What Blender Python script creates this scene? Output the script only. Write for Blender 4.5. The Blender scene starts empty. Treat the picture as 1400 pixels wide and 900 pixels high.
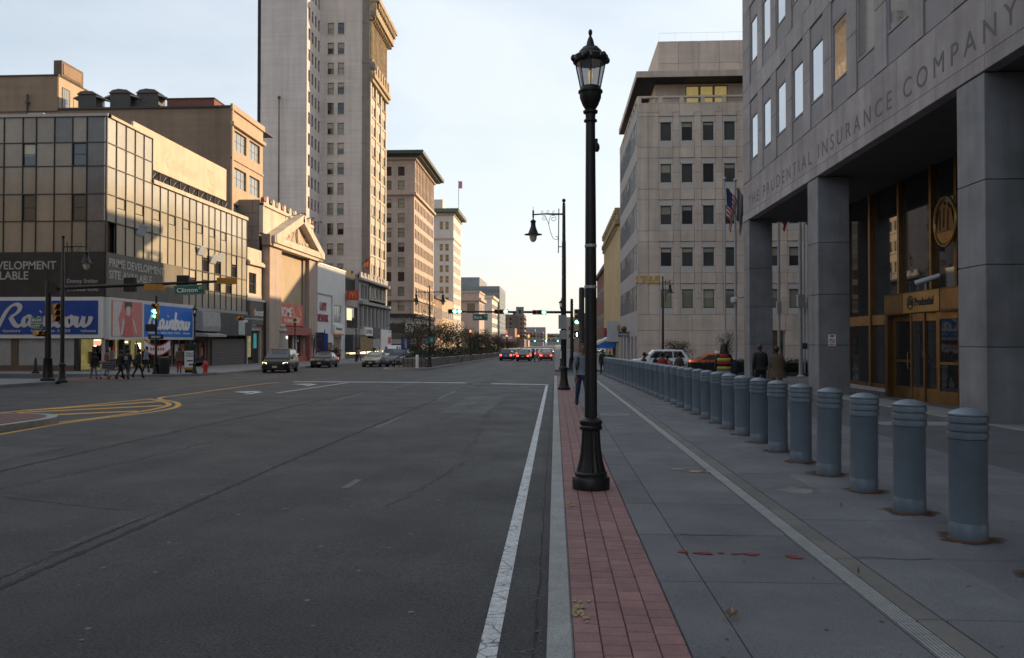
import bpy, bmesh, math, random
from mathutils import Vector, Matrix
R = math.radians
random.seed(11)
SC = bpy.context.scene
C = SC.collection

# ------------------------------------------------------------------ camera
cam = bpy.data.cameras.new("camera")
cam.sensor_width = 36.0
cam.lens = 36.0 * 1100 / 1400
cam.clip_start, cam.clip_end = 0.05, 6000
cam.dof.use_dof = True
cam.dof.focus_distance = 10.0
cam.dof.aperture_fstop = 3.8
cam_o = bpy.data.objects.new("camera", cam)
C.objects.link(cam_o)
cam_o.location = (0, 0, 1.8)
cam_o.rotation_euler = (R(90) + math.atan(17.5 / 1100), 0, math.atan(59 / 1100))
SC.camera = cam_o

# ------------------------------------------------------------------ light
SUN_AZ, SUN_EL = R(55), R(17)          # azimuth from +Y towards +X
W = bpy.data.worlds.new("World")
SC.world = W
W.use_nodes = True
nt = W.node_tree
nt.nodes.clear()
def wn(t, **k):
    n = nt.nodes.new(t)
    for a, b in k.items():
        setattr(n, a, b)
    return n
sky = wn('ShaderNodeTexSky', sky_type='NISHITA', sun_disc=False)
sky.sun_elevation, sky.sun_rotation = SUN_EL, SUN_AZ
sky.air_density, sky.dust_density, sky.ozone_density = 1.0, 1.2, 1.0
tc = wn('ShaderNodeTexCoord')
mp = wn('ShaderNodeMapping')
mp.inputs['Scale'].default_value = (1.0, 1.0, 3.2)
nz = wn('ShaderNodeTexNoise')
nz.inputs['Scale'].default_value = 1.35
nz.inputs['Detail'].default_value = 7
nz.inputs['Roughness'].default_value = .52
nz.inputs['Distortion'].default_value = .35
mr = wn('ShaderNodeMapRange')
mr.inputs['From Min'].default_value, mr.inputs['From Max'].default_value = .36, .60
mr.inputs['To Min'].default_value, mr.inputs['To Max'].default_value = .52, .90
# thin cloud is thicker towards the sun, and warm where it lies low on the horizon
dotn = wn('ShaderNodeVectorMath', operation='DOT_PRODUCT')
dotn.inputs[1].default_value = (math.sin(SUN_AZ), math.cos(SUN_AZ), 0)
mr3 = wn('ShaderNodeMapRange')
for _k, _v in zip(('From Min', 'From Max', 'To Min', 'To Max'), (-.1, .75, -.20, .10)):
    mr3.inputs[_k].default_value = _v
add_ = wn('ShaderNodeMath', operation='ADD', use_clamp=True)
sep = wn('ShaderNodeSeparateXYZ')
mr4 = wn('ShaderNodeMapRange', interpolation_type='SMOOTHSTEP')
for _k, _v in zip(('From Min', 'From Max', 'To Min', 'To Max'), (.0, .20, 1, 0)):
    mr4.inputs[_k].default_value = _v
cl = wn('ShaderNodeMix', data_type='RGBA')
cl.inputs['A'].default_value = (5.5, 5.95, 6.35, 1)
cl.inputs['B'].default_value = (6.15, 5.9, 5.3, 1)
mx = wn('ShaderNodeMix', data_type='RGBA')
bg = wn('ShaderNodeBackground')
bg.inputs['Strength'].default_value = .094
wo = wn('ShaderNodeOutputWorld')
L_ = nt.links.new
L_(tc.outputs['Generated'], mp.inputs[0]); L_(mp.outputs[0], nz.inputs['Vector'])
L_(nz.outputs['Fac'], mr.inputs['Value'])
L_(tc.outputs['Generated'], dotn.inputs[0]); L_(dotn.outputs['Value'], mr3.inputs['Value'])
L_(mr.outputs[0], add_.inputs[0]); L_(mr3.outputs[0], add_.inputs[1]); L_(add_.outputs[0], mx.inputs['Factor'])
L_(tc.outputs['Generated'], sep.inputs[0]); L_(sep.outputs['Z'], mr4.inputs['Value']); L_(mr4.outputs[0], cl.inputs['Factor'])
L_(sky.outputs[0], mx.inputs['A']); L_(cl.outputs['Result'], mx.inputs['B'])
L_(mx.outputs['Result'], bg.inputs['Color']); L_(bg.outputs[0], wo.inputs[0])
sl = bpy.data.lights.new("sun", 'SUN')
sl.energy, sl.angle, sl.color = 4.0, R(.53), (1.0, .71, .41)
sun = bpy.data.objects.new("sun", sl)
C.objects.link(sun)
sd = Vector((math.sin(SUN_AZ) * math.cos(SUN_EL), math.cos(SUN_AZ) * math.cos(SUN_EL), math.sin(SUN_EL)))
sun.rotation_euler = sd.to_track_quat('Z', 'Y').to_euler()
sun.location = (60, 60, 90)
vs = SC.view_settings
vs.view_transform, vs.look, vs.exposure, vs.gamma = 'Standard', 'None', 0.86, 1.0
vs.use_curve_mapping = False

# ------------------------------------------------------------------ materials
def lin(h):
    return tuple(((c / 255 + .055) / 1.055) ** 2.4 if c > 10 else c / 255 / 12.92 for c in h)
MATS = {}
def M(name, col=(.5, .5, .5), rough=.75, var=.18, sc=1.5, bump=0., bsc=50., metal=0., obj=0., spec=.5, streak=0., emit=0., ecol=None, det=6, speck=0., speckscale=220., crk=None, along=0., course=0.):
    if name in MATS:
        return MATS[name]
    m = bpy.data.materials.new(name)
    m.use_nodes = True
    t = m.node_tree
    N, K = t.nodes.new, t.links.new
    b = t.nodes['Principled BSDF']
    b.inputs['Roughness'].default_value = rough
    b.inputs['Metallic'].default_value = metal
    b.inputs['Specular IOR Level'].default_value = spec
    geo = N('ShaderNodeNewGeometry')
    def noise(scale, detail=6, vec=None):
        n = N('ShaderNodeTexNoise')
        n.inputs['Scale'].default_value = scale
        n.inputs['Detail'].default_value = detail
        n.inputs['Roughness'].default_value = .62
        K(vec or geo.outputs['Position'], n.inputs['Vector'])
        return n.outputs['Fac']
    def rng(v, a, bb, c, d):
        r = N('ShaderNodeMapRange')
        for i, x in zip(('From Min', 'From Max', 'To Min', 'To Max'), (a, bb, c, d)):
            r.inputs[i].default_value = x
        K(v, r.inputs['Value'])
        return r.outputs[0]
    def mul(a, bb):
        n = N('ShaderNodeMath'); n.operation = 'MULTIPLY'
        K(a, n.inputs[0]); K(bb, n.inputs[1])
        return n.outputs[0]
    f = rng(noise(sc, det), .3, .7, 1 - var, 1 + var)
    if obj:
        oi = N('ShaderNodeObjectInfo')
        f = mul(f, rng(oi.outputs['Random'], 0, 1, 1 - obj, 1 + obj))
    if streak:
        mpn = N('ShaderNodeMapping')
        mpn.inputs['Scale'].default_value = (1.6, 1.6, .09)
        K(geo.outputs['Position'], mpn.inputs[0])
        f = mul(f, rng(noise(1.0, 5, mpn.outputs[0]), .42, .68, 1, 1 - streak))
    if speck:
        f = mul(f, rng(noise(speckscale, 2), .3, .7, 1 - speck, 1 + speck))
    if course:           # faint horizontal courses and blotches of masonry
        mpn = N('ShaderNodeMapping')
        mpn.inputs['Scale'].default_value = (.10, .10, 2.2)
        K(geo.outputs['Position'], mpn.inputs[0])
        f = mul(f, rng(noise(1.0, 7, mpn.outputs[0]), .3, .7, 1 - course, 1 + course))
        f = mul(f, rng(noise(.13, 3), .35, .65, 1 - course * .8, 1 + course * .5))
    if along:            # wear running along the street
        mpn = N('ShaderNodeMapping')
        mpn.inputs['Scale'].default_value = (1.1, .035, 1)
        K(geo.outputs['Position'], mpn.inputs[0])
        f = mul(f, rng(noise(1.0, 5, mpn.outputs[0]), .3, .7, 1 - along, 1 + along))
    if crk:              # (scale, width, dark, share) a net of fine cracks where the mask noise is high
        nd = N('ShaderNodeTexNoise'); nd.inputs['Scale'].default_value = crk[0] * 1.7; nd.inputs['Detail'].default_value = 4
        K(geo.outputs['Position'], nd.inputs['Vector'])
        ad = N('ShaderNodeMix'); ad.data_type = 'VECTOR'; ad.inputs['Factor'].default_value = min(.5, .25 / crk[0])
        K(geo.outputs['Position'], ad.inputs[4]); K(nd.outputs['Color'], ad.inputs[5])
        vo = N('ShaderNodeTexVoronoi'); vo.feature = 'DISTANCE_TO_EDGE'; vo.inputs['Scale'].default_value = crk[0]
        K(ad.outputs[1], vo.inputs['Vector'])
        ln = rng(vo.outputs['Distance'], crk[1] * .35, crk[1], 1, 0)
        mk = rng(noise(crk[0] * .35, 3), crk[3], crk[3] + .12, 0, crk[2])
        pr_ = mul(ln, mk)
        iv = N('ShaderNodeMath'); iv.operation = 'SUBTRACT'; iv.inputs[0].default_value = 1; K(pr_, iv.inputs[1])
        f = mul(f, iv.outputs[0])
    s = N('ShaderNodeVectorMath'); s.operation = 'SCALE'
    s.inputs[0].default_value = col[:3]
    K(f, s.inputs['Scale'])
    K(s.outputs[0], b.inputs['Base Color'])
    if rough > .25:
        K(rng(noise(sc * 2.3, 4), .3, .7, max(0, rough - .08), min(1, rough + .08)), b.inputs['Roughness'])
    if bump:
        bp = N('ShaderNodeBump')
        bp.inputs['Strength'].default_value = bump
        bp.inputs['Distance'].default_value = .02
        K(noise(bsc, 5), bp.inputs['Height'])
        K(bp.outputs[0], b.inputs['Normal'])
    if emit:
        b.inputs['Emission Color'].default_value = (*(ecol or col)[:3], 1)
        b.inputs['Emission Strength'].default_value = emit
    MATS[name] = m
    return m

asphalt = M('asphalt', (.0315, .0325, .0358), .70, .20, .30, .6, 90, speck=.95, speckscale=48, crk=(.42, .012, .6, .50), along=.22)
crackm = M('tar_crack', (.010, .010, .011), .8, .3, 6)
paint_w = M('road_paint_white', (.56, .57, .58), .7, .22, 9, speck=.3, speckscale=60, crk=(8, .045, .75, .42))
paint_wf = M('road_paint_faded', (.11, .11, .115), .75, .4, 8, speck=.5, speckscale=60)
paint_y = M('road_paint_yellow', (.50, .27, .045), .7, .22, 5, speck=.3, speckscale=60)
slabm = M('concrete_slab', (.138, .140, .150), .82, .24, .9, .25, 120, obj=.10, speck=.3, speckscale=90, crk=(.55, .008, .45, .55))
bandm = M('drain_border_concrete', (.150, .143, .134), .82, .2, 1.6, .25, 120, obj=.06, speck=.2)
joint = M('dark_joint', (.05, .048, .046), .9, .2, 5)
curbm = M('granite_curb', (.29, .295, .29), .75, .14, 5, .2, 160, obj=.08, speck=.4, speckscale=130)
brickp = M('red_paver', (.262, .140, .134), .8, .2, 5, .25, 110, obj=.11, speck=.25, speckscale=120)
groundm = M('city_ground', (.13, .13, .13), .9, .2, .3)
walkm = M('concrete_walk', (.16, .16, .165), .85, .2, .6, .1, 60)
black = M('black_paint', (.006, .006, .0065), .45, .25, 8, .05, 60)
blackm = M('black_matte', (.012, .012, .012), .7, .2, 4)
steelb = M('blue_grey_steel', (.150, .186, .226), .40, .09, 4, .015, 30, metal=.2, obj=.09, speck=.03, speckscale=25)
rust = M('rust', (.13, .05, .017), .9, .4, 14)
alu = M('grey_metal', (.36, .37, .39), .42, .08, 2, metal=.4)
white = M('white_paint', (.72, .72, .70), .6, .06, 1)
pstone = M('office_limestone', (.36, .318, .312), .78, .16, .9, .12, 60, obj=.10, streak=.24, course=.05)
pcol = M('column_granite', (.205, .205, .215), .62, .26, .9, .1, 40, obj=.07, streak=.25)
pspan = M('office_spandrel', (.27, .25, .255), .7, .08, 1)
inscr = M('incised_letter', (.155, .138, .134), .9, .1, 2)
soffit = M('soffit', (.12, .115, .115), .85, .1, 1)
bronze = M('bronze', (.26, .145, .055), .36, .18, 2.5, metal=.75)
bronzed = M('bronze_dark', (.13, .066, .022), .4, .2, 2, metal=.6)
gold = M('gold_metal', (.44, .26, .08), .33, .1, 2, metal=.85)
goldp = M('gold_letter', (.62, .38, .08), .5, .1, 2, metal=.3)
stone765 = M('beige_stone', (.64, .52, .435), .8, .11, .6, .08, 40, obj=.07, streak=.18, course=.05)
span765 = M('pale_spandrel', (.56, .50, .465), .75, .06, 1, obj=.03)
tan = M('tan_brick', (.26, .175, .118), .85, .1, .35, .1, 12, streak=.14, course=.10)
tanlit = M('buff_sunlit_brick', (.44, .33, .235), .85, .1, .35, streak=.08)  # paler copy of the tan brick, sunlight on street faces put into the colour
gpanel = M('opaque_glass_panel', (.56, .52, .43), .12, .08, .7, obj=.07, metal=.30, streak=.06, bump=.04, bsc=1.2)
gpanels = M('brown_shaded_panel', (.245, .19, .138), .22, .12, .7, obj=.14, spec=.6, streak=.12)  # same cladding as gpanel, the side face's shade put into the colour
gpaneld = M('dark_glass_panel', (.115, .10, .092), .28, .2, 1, obj=.15, spec=.6)
mullm = M('dark_mullion', (.022, .02, .02), .5, .2, 1)
towerw = M('pale_tower_brick', (.57, .515, .485), .85, .06, .25, .1, 8, streak=.14, course=.09)
towers = M('tower_limestone', (.48, .42, .345), .8, .1, .4, streak=.12)
towerd = M('dark_brown_stone', (.21, .185, .165), .85, .14, .6, streak=.15)  # darker brown stone for the corner pier, bands and carving
beige = M('pink_beige_stone', (.46, .355, .29), .82, .08, .4, streak=.14, course=.07)
greenroof = M('copper_cornice', (.045, .06, .05), .6, .2, 1)
wtower = M('white_glazed_brick', (.60, .55, .50), .7, .06, .4, streak=.08)
cream = M('cream_stone', (.57, .48, .385), .8, .11, .8, streak=.2, course=.05)
creamd = M('grey_brown_stone', (.27, .22, .185), .85, .12, .8, streak=.15)
tanpanel = M('tan_infill_panel', (.42, .325, .22), .8, .08, .6, streak=.14)
whitew = M('white_wall', (.66, .66, .655), .75, .05, .5, streak=.08)
greyst = M('grey_stone', (.33, .315, .305), .8, .1, .7, streak=.1)
greyb = M('grey_concrete_far', (.22, .23, .24), .85, .1, .2)
bluegl = M('far_curtain_wall', (.12, .14, .16), .4, .1, .3)
pinkst = M('pinkish_stone', (.42, .33, .285), .85, .1, .4)
yellowb = M('yellow_brick', (.62, .50, .30), .8, .1, .4, streak=.1)
redbr = M('red_brick', (.17, .06, .045), .85, .15, .5)
dkbr = M('dark_brown_brick', (.11, .085, .075), .85, .15, .5)
bluesign = M('blue_sign', (.005, .045, .25), .4, .06, 1)
bluesignb = M('bright_blue_sign', (.012, .155, .60), .4, .06, 1)
signfr = M('sign_frame_white', (.58, .57, .55), .6, .08, 1)
lettw = M('white_letter', (.76, .75, .73), .6, .04, 1)
lettg = M('grey_letter', (.34, .32, .31), .7, .06, 1)
bannerd = M('brown_banner', (.034, .025, .021), .8, .2, .8)
bannerg = M('grey_banner', (.155, .135, .11), .8, .18, .8, .3, 2)
pink = M('poster_pink', (.60, .20, .18), .6, .12, 3)
posterw = M('poster_pale', (.58, .53, .50), .6, .1, 3)
greens = M('street_sign_green', (.008, .115, .09), .45, .05, 2)
amber = M('signal_amber', (.48, .21, .018), .5, .12, 3)
redp = M('red_paint', (.50, .035, .03), .45, .1, 3)
redw = M('dull_red_wood', (.34, .09, .075), .6, .12, 2)
coral = M('coral_banner', (.62, .17, .10), .65, .14, 2)
shutter = M('roller_shutter', (.115, .105, .095), .55, .1, 1)
charc = M('charcoal_panel', (.045, .048, .054), .55, .12, 1)
awn = M('grey_awning', (.34, .335, .33), .75, .12, 2)
board = M('white_board', (.30, .285, .275), .75, .14, 1.5)
brownp = M('brown_pilaster', (.11, .068, .045), .7, .15, 1.5)
glass = M('window_glass', (.018, .020, .023), .06, .1, 1, spec=.9)
glassy = M('window_glass_blinds', (.24, .225, .17), .12, .12, 1.2, spec=.8, obj=.3)
glassl = M('window_shade', (.36, .32, .25), .4, .1, 1, spec=.5, obj=.25)
glassm = M('coated_glass', (.52, .55, .58), .03, .05, .4, metal=.85, bump=.03, bsc=.7)
shopgl = M('shop_glass', (.022, .022, .022), .02, .2, 1, spec=.9)
skin_d = M('skin_dark', (.075, .038, .025), .55, .1, 8)
skin_m = M('skin_tan', (.24, .125, .08), .55, .1, 8)
hairb = M('hair_black', (.008, .007, .006), .6, .2, 20)
tyre = M('tyre_rubber', (.012, .012, .012), .8, .1, 5)
rimm = M('wheel_rim', (.34, .34, .35), .35, .1, 3, metal=.7)
carglass = M('car_glass', (.02, .024, .03), .05, .05, 1, spec=1.0)
lampw = M('headlamp', (.9, .85, .7), .2, 0, 1, emit=3.0, ecol=(1, .82, .42))
lampoff = M('headlamp_off', (.55, .57, .58), .12, 0, 1, spec=.9)
tail = M('tail_lamp', (.5, .02, .015), .3, 0, 1, emit=2.0, ecol=(1, .10, .05))
plate = M('licence_plate', (.55, .50, .34), .5, .1, 5)
gsig = M('signal_green_lit', (.2, .8, .6), .3, 0, 1, emit=7, ecol=(.10, 1.0, .72))
rsig = M('signal_red_lit', (.8, .1, .05), .3, 0, 1, emit=5, ecol=(1, .13, .04))
wsig = M('walk_signal_lit', (.9, .9, .9), .3, 0, 1, emit=3, ecol=(.9, .95, 1))
lensoff = M('signal_lens_dark', (.03, .02, .015), .3, .1, 2)
shoplit = M('shop_lamp', (.9, .8, .6), .5, .3, 2, emit=1.6, ecol=(1, .80, .45))
shopglow = M('glowing_shop_wall', (.5, .42, .22), .7, .6, 2.2, emit=.07, ecol=(1, .78, .32))  # surface glows by itself in place of shop lighting
litwin = M('lit_office_window', (.5, .42, .2), .3, .3, 1.5, emit=.12, ecol=(1, .72, .26))
lampglass = M('lamp_glass', (.30, .31, .32), .15, .1, 3, spec=.7)
lampcl = M('pendant_glass', (.62, .57, .46), .2, .1, 3, spec=.6)
bark = M('bark', (.07, .05, .038), .9, .2, 8)
leafb = M('autumn_leaf', (.085, .062, .028), .8, .4, 3, obj=.2)
leafg = M('dark_green_leaf', (.030, .042, .018), .75, .4, 3)
leafd = M('dry_leaf', (.115, .088, .055), .8, .35, 3)
hedgem = M('hedge_leaf', (.022, .030, .014), .75, .4, 4)
planterm = M('planter_concrete', (.24, .23, .22), .85, .12, 1)
terrac = M('terracotta', (.22, .075, .05), .8, .15, 2)

# ------------------------------------------------------------------ mesh helpers
def gz(y):
    return -0.0078 * max(-30., min(300., y))

class MB:
    def __init__(s):
        s.v, s.f, s.m, s.k = [], [], [], 0
    def poly(s, pts):
        n = len(s.v); s.v += [tuple(p) for p in pts]
        s.f.append(tuple(range(n, n + len(pts)))); s.m.append(s.k)
        return s
    def hexa(s, a):          # 8 points: bottom loop 4, top loop 4
        n = len(s.v); s.v += [tuple(p) for p in a]
        for q in ((3, 2, 1, 0), (4, 5, 6, 7), (0, 1, 5, 4), (1, 2, 6, 5), (2, 3, 7, 6), (3, 0, 4, 7)):
            s.f.append(tuple(n + i for i in q)); s.m.append(s.k)
        return s
    def box(s, x0, x1, y0, y1, z0, z1):
        return s.hexa([(x0, y0, z0), (x1, y0, z0), (x1, y1, z0), (x0, y1, z0), (x0, y0, z1), (x1, y0, z1), (x1, y1, z1), (x0, y1, z1)])
    def prism(s, pts, ext):  # 3D outline swept along ext
        e = Vector(ext); n = len(s.v); k = len(pts)
        s.v += [tuple(p) for p in pts] + [tuple(Vector(p) + e) for p in pts]
        s.f.append(tuple(range(n + k - 1, n - 1, -1))); s.f.append(tuple(range(n + k, n + 2 * k)))
        s.m += [s.k] * 2
        for i in range(k):
            j = (i + 1) % k
            s.f.append((n + i, n + j, n + k + j, n + k + i)); s.m.append(s.k)
        return s
    def tube(s, pts, r, seg=8, cap=True):
        pts = [Vector(p) for p in pts]; n0 = len(s.v); k = len(pts)
        rr = r if isinstance(r, (list, tuple)) else [r] * k
        px = None
        for i, p in enumerate(pts):
            d = (pts[min(i + 1, k - 1)] - pts[max(i - 1, 0)]).normalized()
            if px is None:
                a = Vector((1, 0, 0)) if abs(d.x) < .8 else Vector((0, 1, 0))
                px = d.cross(a).normalized()
            px = (px - d * px.dot(d)).normalized(); py = d.cross(px)
            for j in range(seg):
                t = 2 * math.pi * j / seg
                s.v.append(tuple(p + (px * math.cos(t) + py * math.sin(t)) * rr[i]))
        for i in range(k - 1):
            for j in range(seg):
                a, b2 = n0 + i * seg + j, n0 + i * seg + (j + 1) % seg
                s.f.append((a, b2, b2 + seg, a + seg)); s.m.append(s.k)
        if cap:
            s.f.append(tuple(range(n0 + seg - 1, n0 - 1, -1))); s.f.append(tuple(range(n0 + (k - 1) * seg, n0 + k * seg))); s.m += [s.k] * 2
        return s
    def lathe(s, prof, cx=0, cy=0, z0=0, seg=20, sx=1, sy=1, flute=0, fr=()):
        n0 = len(s.v)
        for i, (r, z) in enumerate(prof):
            for j in range(seg):
                t = 2 * math.pi * j / seg
                q = r * (1 - (flute if (j % 2 and i in fr) else 0))
                s.v.append((cx + q * sx * math.cos(t), cy + q * sy * math.sin(t), z0 + z))
        for i in range(len(prof) - 1):
            for j in range(seg):
                a, b2 = n0 + i * seg + j, n0 + i * seg + (j + 1) % seg
                s.f.append((a, b2, b2 + seg, a + seg)); s.m.append(s.k)
        s.f.append(tuple(range(n0 + seg - 1, n0 - 1, -1))); s.m.append(s.k)
        n1 = n0 + (len(prof) - 1) * seg
        s.f.append(tuple(range(n1, n1 + seg))); s.m.append(s.k)
        return s
    def ball(s, c, r, seg=10, rings=6):
        rx, ry, rz = r if isinstance(r, (list, tuple)) else (r, r, r)
        prof = [(max(.02, math.sin(math.pi * i / rings)), -math.cos(math.pi * i / rings)) for i in range(rings + 1)]
        n0 = len(s.v)
        s.lathe(prof, seg=seg)
        for i in range(n0, len(s.v)):
            v = s.v[i]; s.v[i] = (c[0] + v[0] * rx, c[1] + v[1] * ry, c[2] + v[2] * rz)
        return s
    def loft(s, rings, cap=True):
        n0 = len(s.v); k = len(rings[0])
        for r_ in rings:
            s.v += [tuple(p) for p in r_]
        for i in range(len(rings) - 1):
            for j in range(k):
                a, b2 = n0 + i * k + j, n0 + i * k + (j + 1) % k
                s.f.append((a, b2, b2 + k, a + k)); s.m.append(s.k)
        if cap:
            s.f.append(tuple(range(n0 + k - 1, n0 - 1, -1))); s.f.append(tuple(range(n0 + (len(rings) - 1) * k, n0 + len(rings) * k))); s.m += [s.k] * 2
        return s
    def mesh(s, name, mats, org=(0, 0, 0), smooth=False):
        me = bpy.data.meshes.new(name)
        o = Vector(org)
        me.from_pydata([(v[0] - o.x, v[1] - o.y, v[2] - o.z) for v in s.v], [], s.f)
        for mm in (mats if isinstance(mats, (list, tuple)) else [mats]):
            me.materials.append(mm)
        me.polygons.foreach_set('material_index', s.m)
        bm = bmesh.new(); bm.from_mesh(me)
        bmesh.ops.recalc_face_normals(bm, faces=bm.faces)
        bm.to_mesh(me); bm.free()
        if smooth:
            me.polygons.foreach_set('use_smooth', [True] * len(me.polygons))
            me.set_sharp_from_angle(angle=R(38))
        me.update()
        return me

WL = {}
def wloc(o):
    v = Vector((0, 0, 0))
    while o:
        v += o.location; o = o.parent
    return v
def put(name, me, par=None, loc=(0, 0, 0), rz=0, label=None):
    o = bpy.data.objects.new(name, me)
    C.objects.link(o)
    o.parent = par; o.location = loc
    if rz:
        o.rotation_euler = (0, 0, rz)
    if label:
        o['label'] = label
    return o
def thing(name, label, cat, loc=(0, 0, 0), rz=0, group=None):
    o = put(name, None, None, loc, rz, label)
    o['category'] = cat
    if group:
        o['group'] = group
    return o
def part(name, mb, mat, par, label=None, smooth=False):      # local coordinates
    return put(name, mb.mesh(name, mat, smooth=smooth), par, label=label)
def wpart(name, mb, mat, par, label=None, smooth=False):     # world coordinates, unrotated parents
    return put(name, mb.mesh(name, mat, org=wloc(par), smooth=smooth), par, label=label)
def single(name, mb, mat, label, cat, org, group=None, smooth=False):   # a thing that is one mesh
    o = put(name, mb.mesh(name, mat, org=org, smooth=smooth), None, org, label=label)
    o['category'] = cat
    if group:
        o['group'] = group
    return o
def struct(name, mb, mat, org=(0, 0, 0)):
    o = put(name, mb.mesh(name, mat, org=org), None, org)
    o['kind'] = 'structure'
    return o
def dup(o, loc=None, rz=None, label=None, par=None):
    c = o.copy(); C.objects.link(c)
    if par:
        c.parent = par
    if loc is not None:
        c.location = loc
    if rz is not None:
        c.rotation_euler = (0, 0, rz)
    if label:
        c['label'] = label
    for ch in list(o.children):
        dup(ch, par=c)
    return c
CACHE = {}
def cbox(sx, sy, sz, mat, ch=.012):
    k = ('b', round(sx, 2), round(sy, 2), round(sz, 2), mat.name)
    if k not in CACHE:
        bm = bmesh.new()
        bmesh.ops.create_cube(bm, size=1, matrix=Matrix.Diagonal((sx, sy, sz, 1)))
        bmesh.ops.bevel(bm, geom=bm.edges[:], offset=min(ch, .3 * min(sx, sy, sz)), segments=1, affect='EDGES')
        me = bpy.data.meshes.new('piece'); bm.to_mesh(me); bm.free()
        me.materials.append(mat)
        CACHE[k] = me
    return CACHE[k]
def text_mesh(s, mat, w=None, h=None, bold=0, shear=0, ext=.01, spacing=1, align='LEFT'):
    cu = bpy.data.curves.new('txt', 'FONT')
    cu.body, cu.size, cu.extrude, cu.offset, cu.shear, cu.space_character = s, 1, 0, bold, shear, spacing
    cu.resolution_u = 4
    ob = bpy.data.objects.new('txt', cu)
    C.objects.link(ob)
    bpy.context.view_layer.update()
    me = bpy.data.meshes.new_from_object(ob.evaluated_get(bpy.context.evaluated_depsgraph_get()))
    bpy.data.objects.remove(ob)
    xs = [v.co.x for v in me.vertices]; ys = [v.co.y for v in me.vertices]
    x0, x1, y0, y1 = min(xs), max(xs), min(ys), max(ys)
    kx = w / (x1 - x0) if w else None
    ky = h / (y1 - y0) if h else None
    kx = kx or ky; ky = ky or kx
    bm = bmesh.new(); bm.from_mesh(me)
    r_ = bmesh.ops.extrude_face_region(bm, geom=bm.faces[:])
    for e in r_['geom']:
        if isinstance(e, bmesh.types.BMVert):
            e.co.z += 1
    bmesh.ops.recalc_face_normals(bm, faces=bm.faces)
    for v in bm.verts:       # text plane x,z ; front towards -y
        v.co = Vector(((v.co.x - x0) * kx, -v.co.z * ext, (v.co.y - y0) * ky))
    bm.to_mesh(me); bm.free()
    me.materials.clear(); me.materials.append(mat)
    me.polygons.foreach_set('material_index', [0] * len(me.polygons)); me.polygons.foreach_set('use_smooth', [False] * len(me.polygons))
    return me

def script_mesh(mat, w, h, ext=.02, step=.0022):
    """the store's name in a brush script: flat strokes with a broad-pen width"""
    S = [[(.0, .0), (.35, .75), (.8, 1.55), (1.3, 2.05), (1.8, 2.2), (2.15, 1.95), (2.0, 1.5), (1.55, 1.12), (1.2, .95)], [(1.2, .95), (1.4, .5), (1.7, .1), (2.05, .02), (2.35, .2)],
         [(3.25, .85), (2.95, 1.0), (2.6, .78), (2.48, .35), (2.62, .05), (2.95, .2), (3.25, .65), (3.32, .98)], [(3.32, .98), (3.22, .4), (3.32, .06), (3.6, .12), (3.85, .4)],
         [(4.12, .98), (3.98, .4), (4.05, .06), (4.3, .1), (4.55, .4)], [(4.2, 1.42), (4.3, 1.52)],
         [(4.75, .98), (4.6, .0)], [(4.66, .45), (4.95, .88), (5.25, .95), (5.32, .7), (5.22, .25), (5.38, .04), (5.7, .25)],
         [(6.12, 2.0), (5.88, .9), (5.82, .25), (6.05, .02), (6.4, .2), (6.55, .65), (6.38, .97), (6.05, .8), (5.92, .5)],
         [(7.2, .97), (6.85, .7), (6.82, .22), (7.1, .02), (7.42, .25), (7.48, .75), (7.2, .97)], [(7.3, .9), (7.7, .78)],
         [(7.95, .98), (7.82, .35), (7.95, .04), (8.25, .12), (8.5, .55), (8.62, .98)], [(8.62, .98), (8.5, .35), (8.66, .04), (8.98, .12), (9.22, .5), (9.32, .98)]]
    mb = MB(); kx, kz = w / 9.4, h / 2.3
    pen = Vector((.135, .075))
    for si, st in enumerate(S):
        P = []
        for i in range(len(st) - 1):
            p = [st[max(0, i - 1)], st[i], st[i + 1], st[min(len(st) - 1, i + 2)]]
            for k in range(6):
                t = k / 6
                P.append([.5 * ((2 * p[1][j]) + (-p[0][j] + p[2][j]) * t + (2 * p[0][j] - 5 * p[1][j] + 4 * p[2][j] - p[3][j]) * t * t + (-p[0][j] + 3 * p[1][j] - 3 * p[2][j] + p[3][j]) * t ** 3) for j in (0, 1)])
        P.append(list(st[-1]))
        P = [Vector(q) for q in P]; n0 = len(mb.v)
        for i, q in enumerate(P):
            d = (P[min(i + 1, len(P) - 1)] - P[max(i - 1, 0)]).normalized(); n = Vector((-d.y, d.x))
            n = n * (.115 + abs(n.dot(pen)) * .85)
            for a in (q + n, q - n):
                for y in (0, -ext - step * si - step * .13 * i):
                    mb.v.append((a.x * kx, y, a.y * kz))
        for i in range(len(P) - 1):
            a = n0 + 4 * i
            for f in ((a + 1, a + 3, a + 7, a + 5), (a, a + 1, a + 5, a + 4), (a + 2, a + 6, a + 7, a + 3)):
                mb.f.append(f); mb.m.append(0)
    return mb.mesh('script', mat)
WIN = {}
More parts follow.
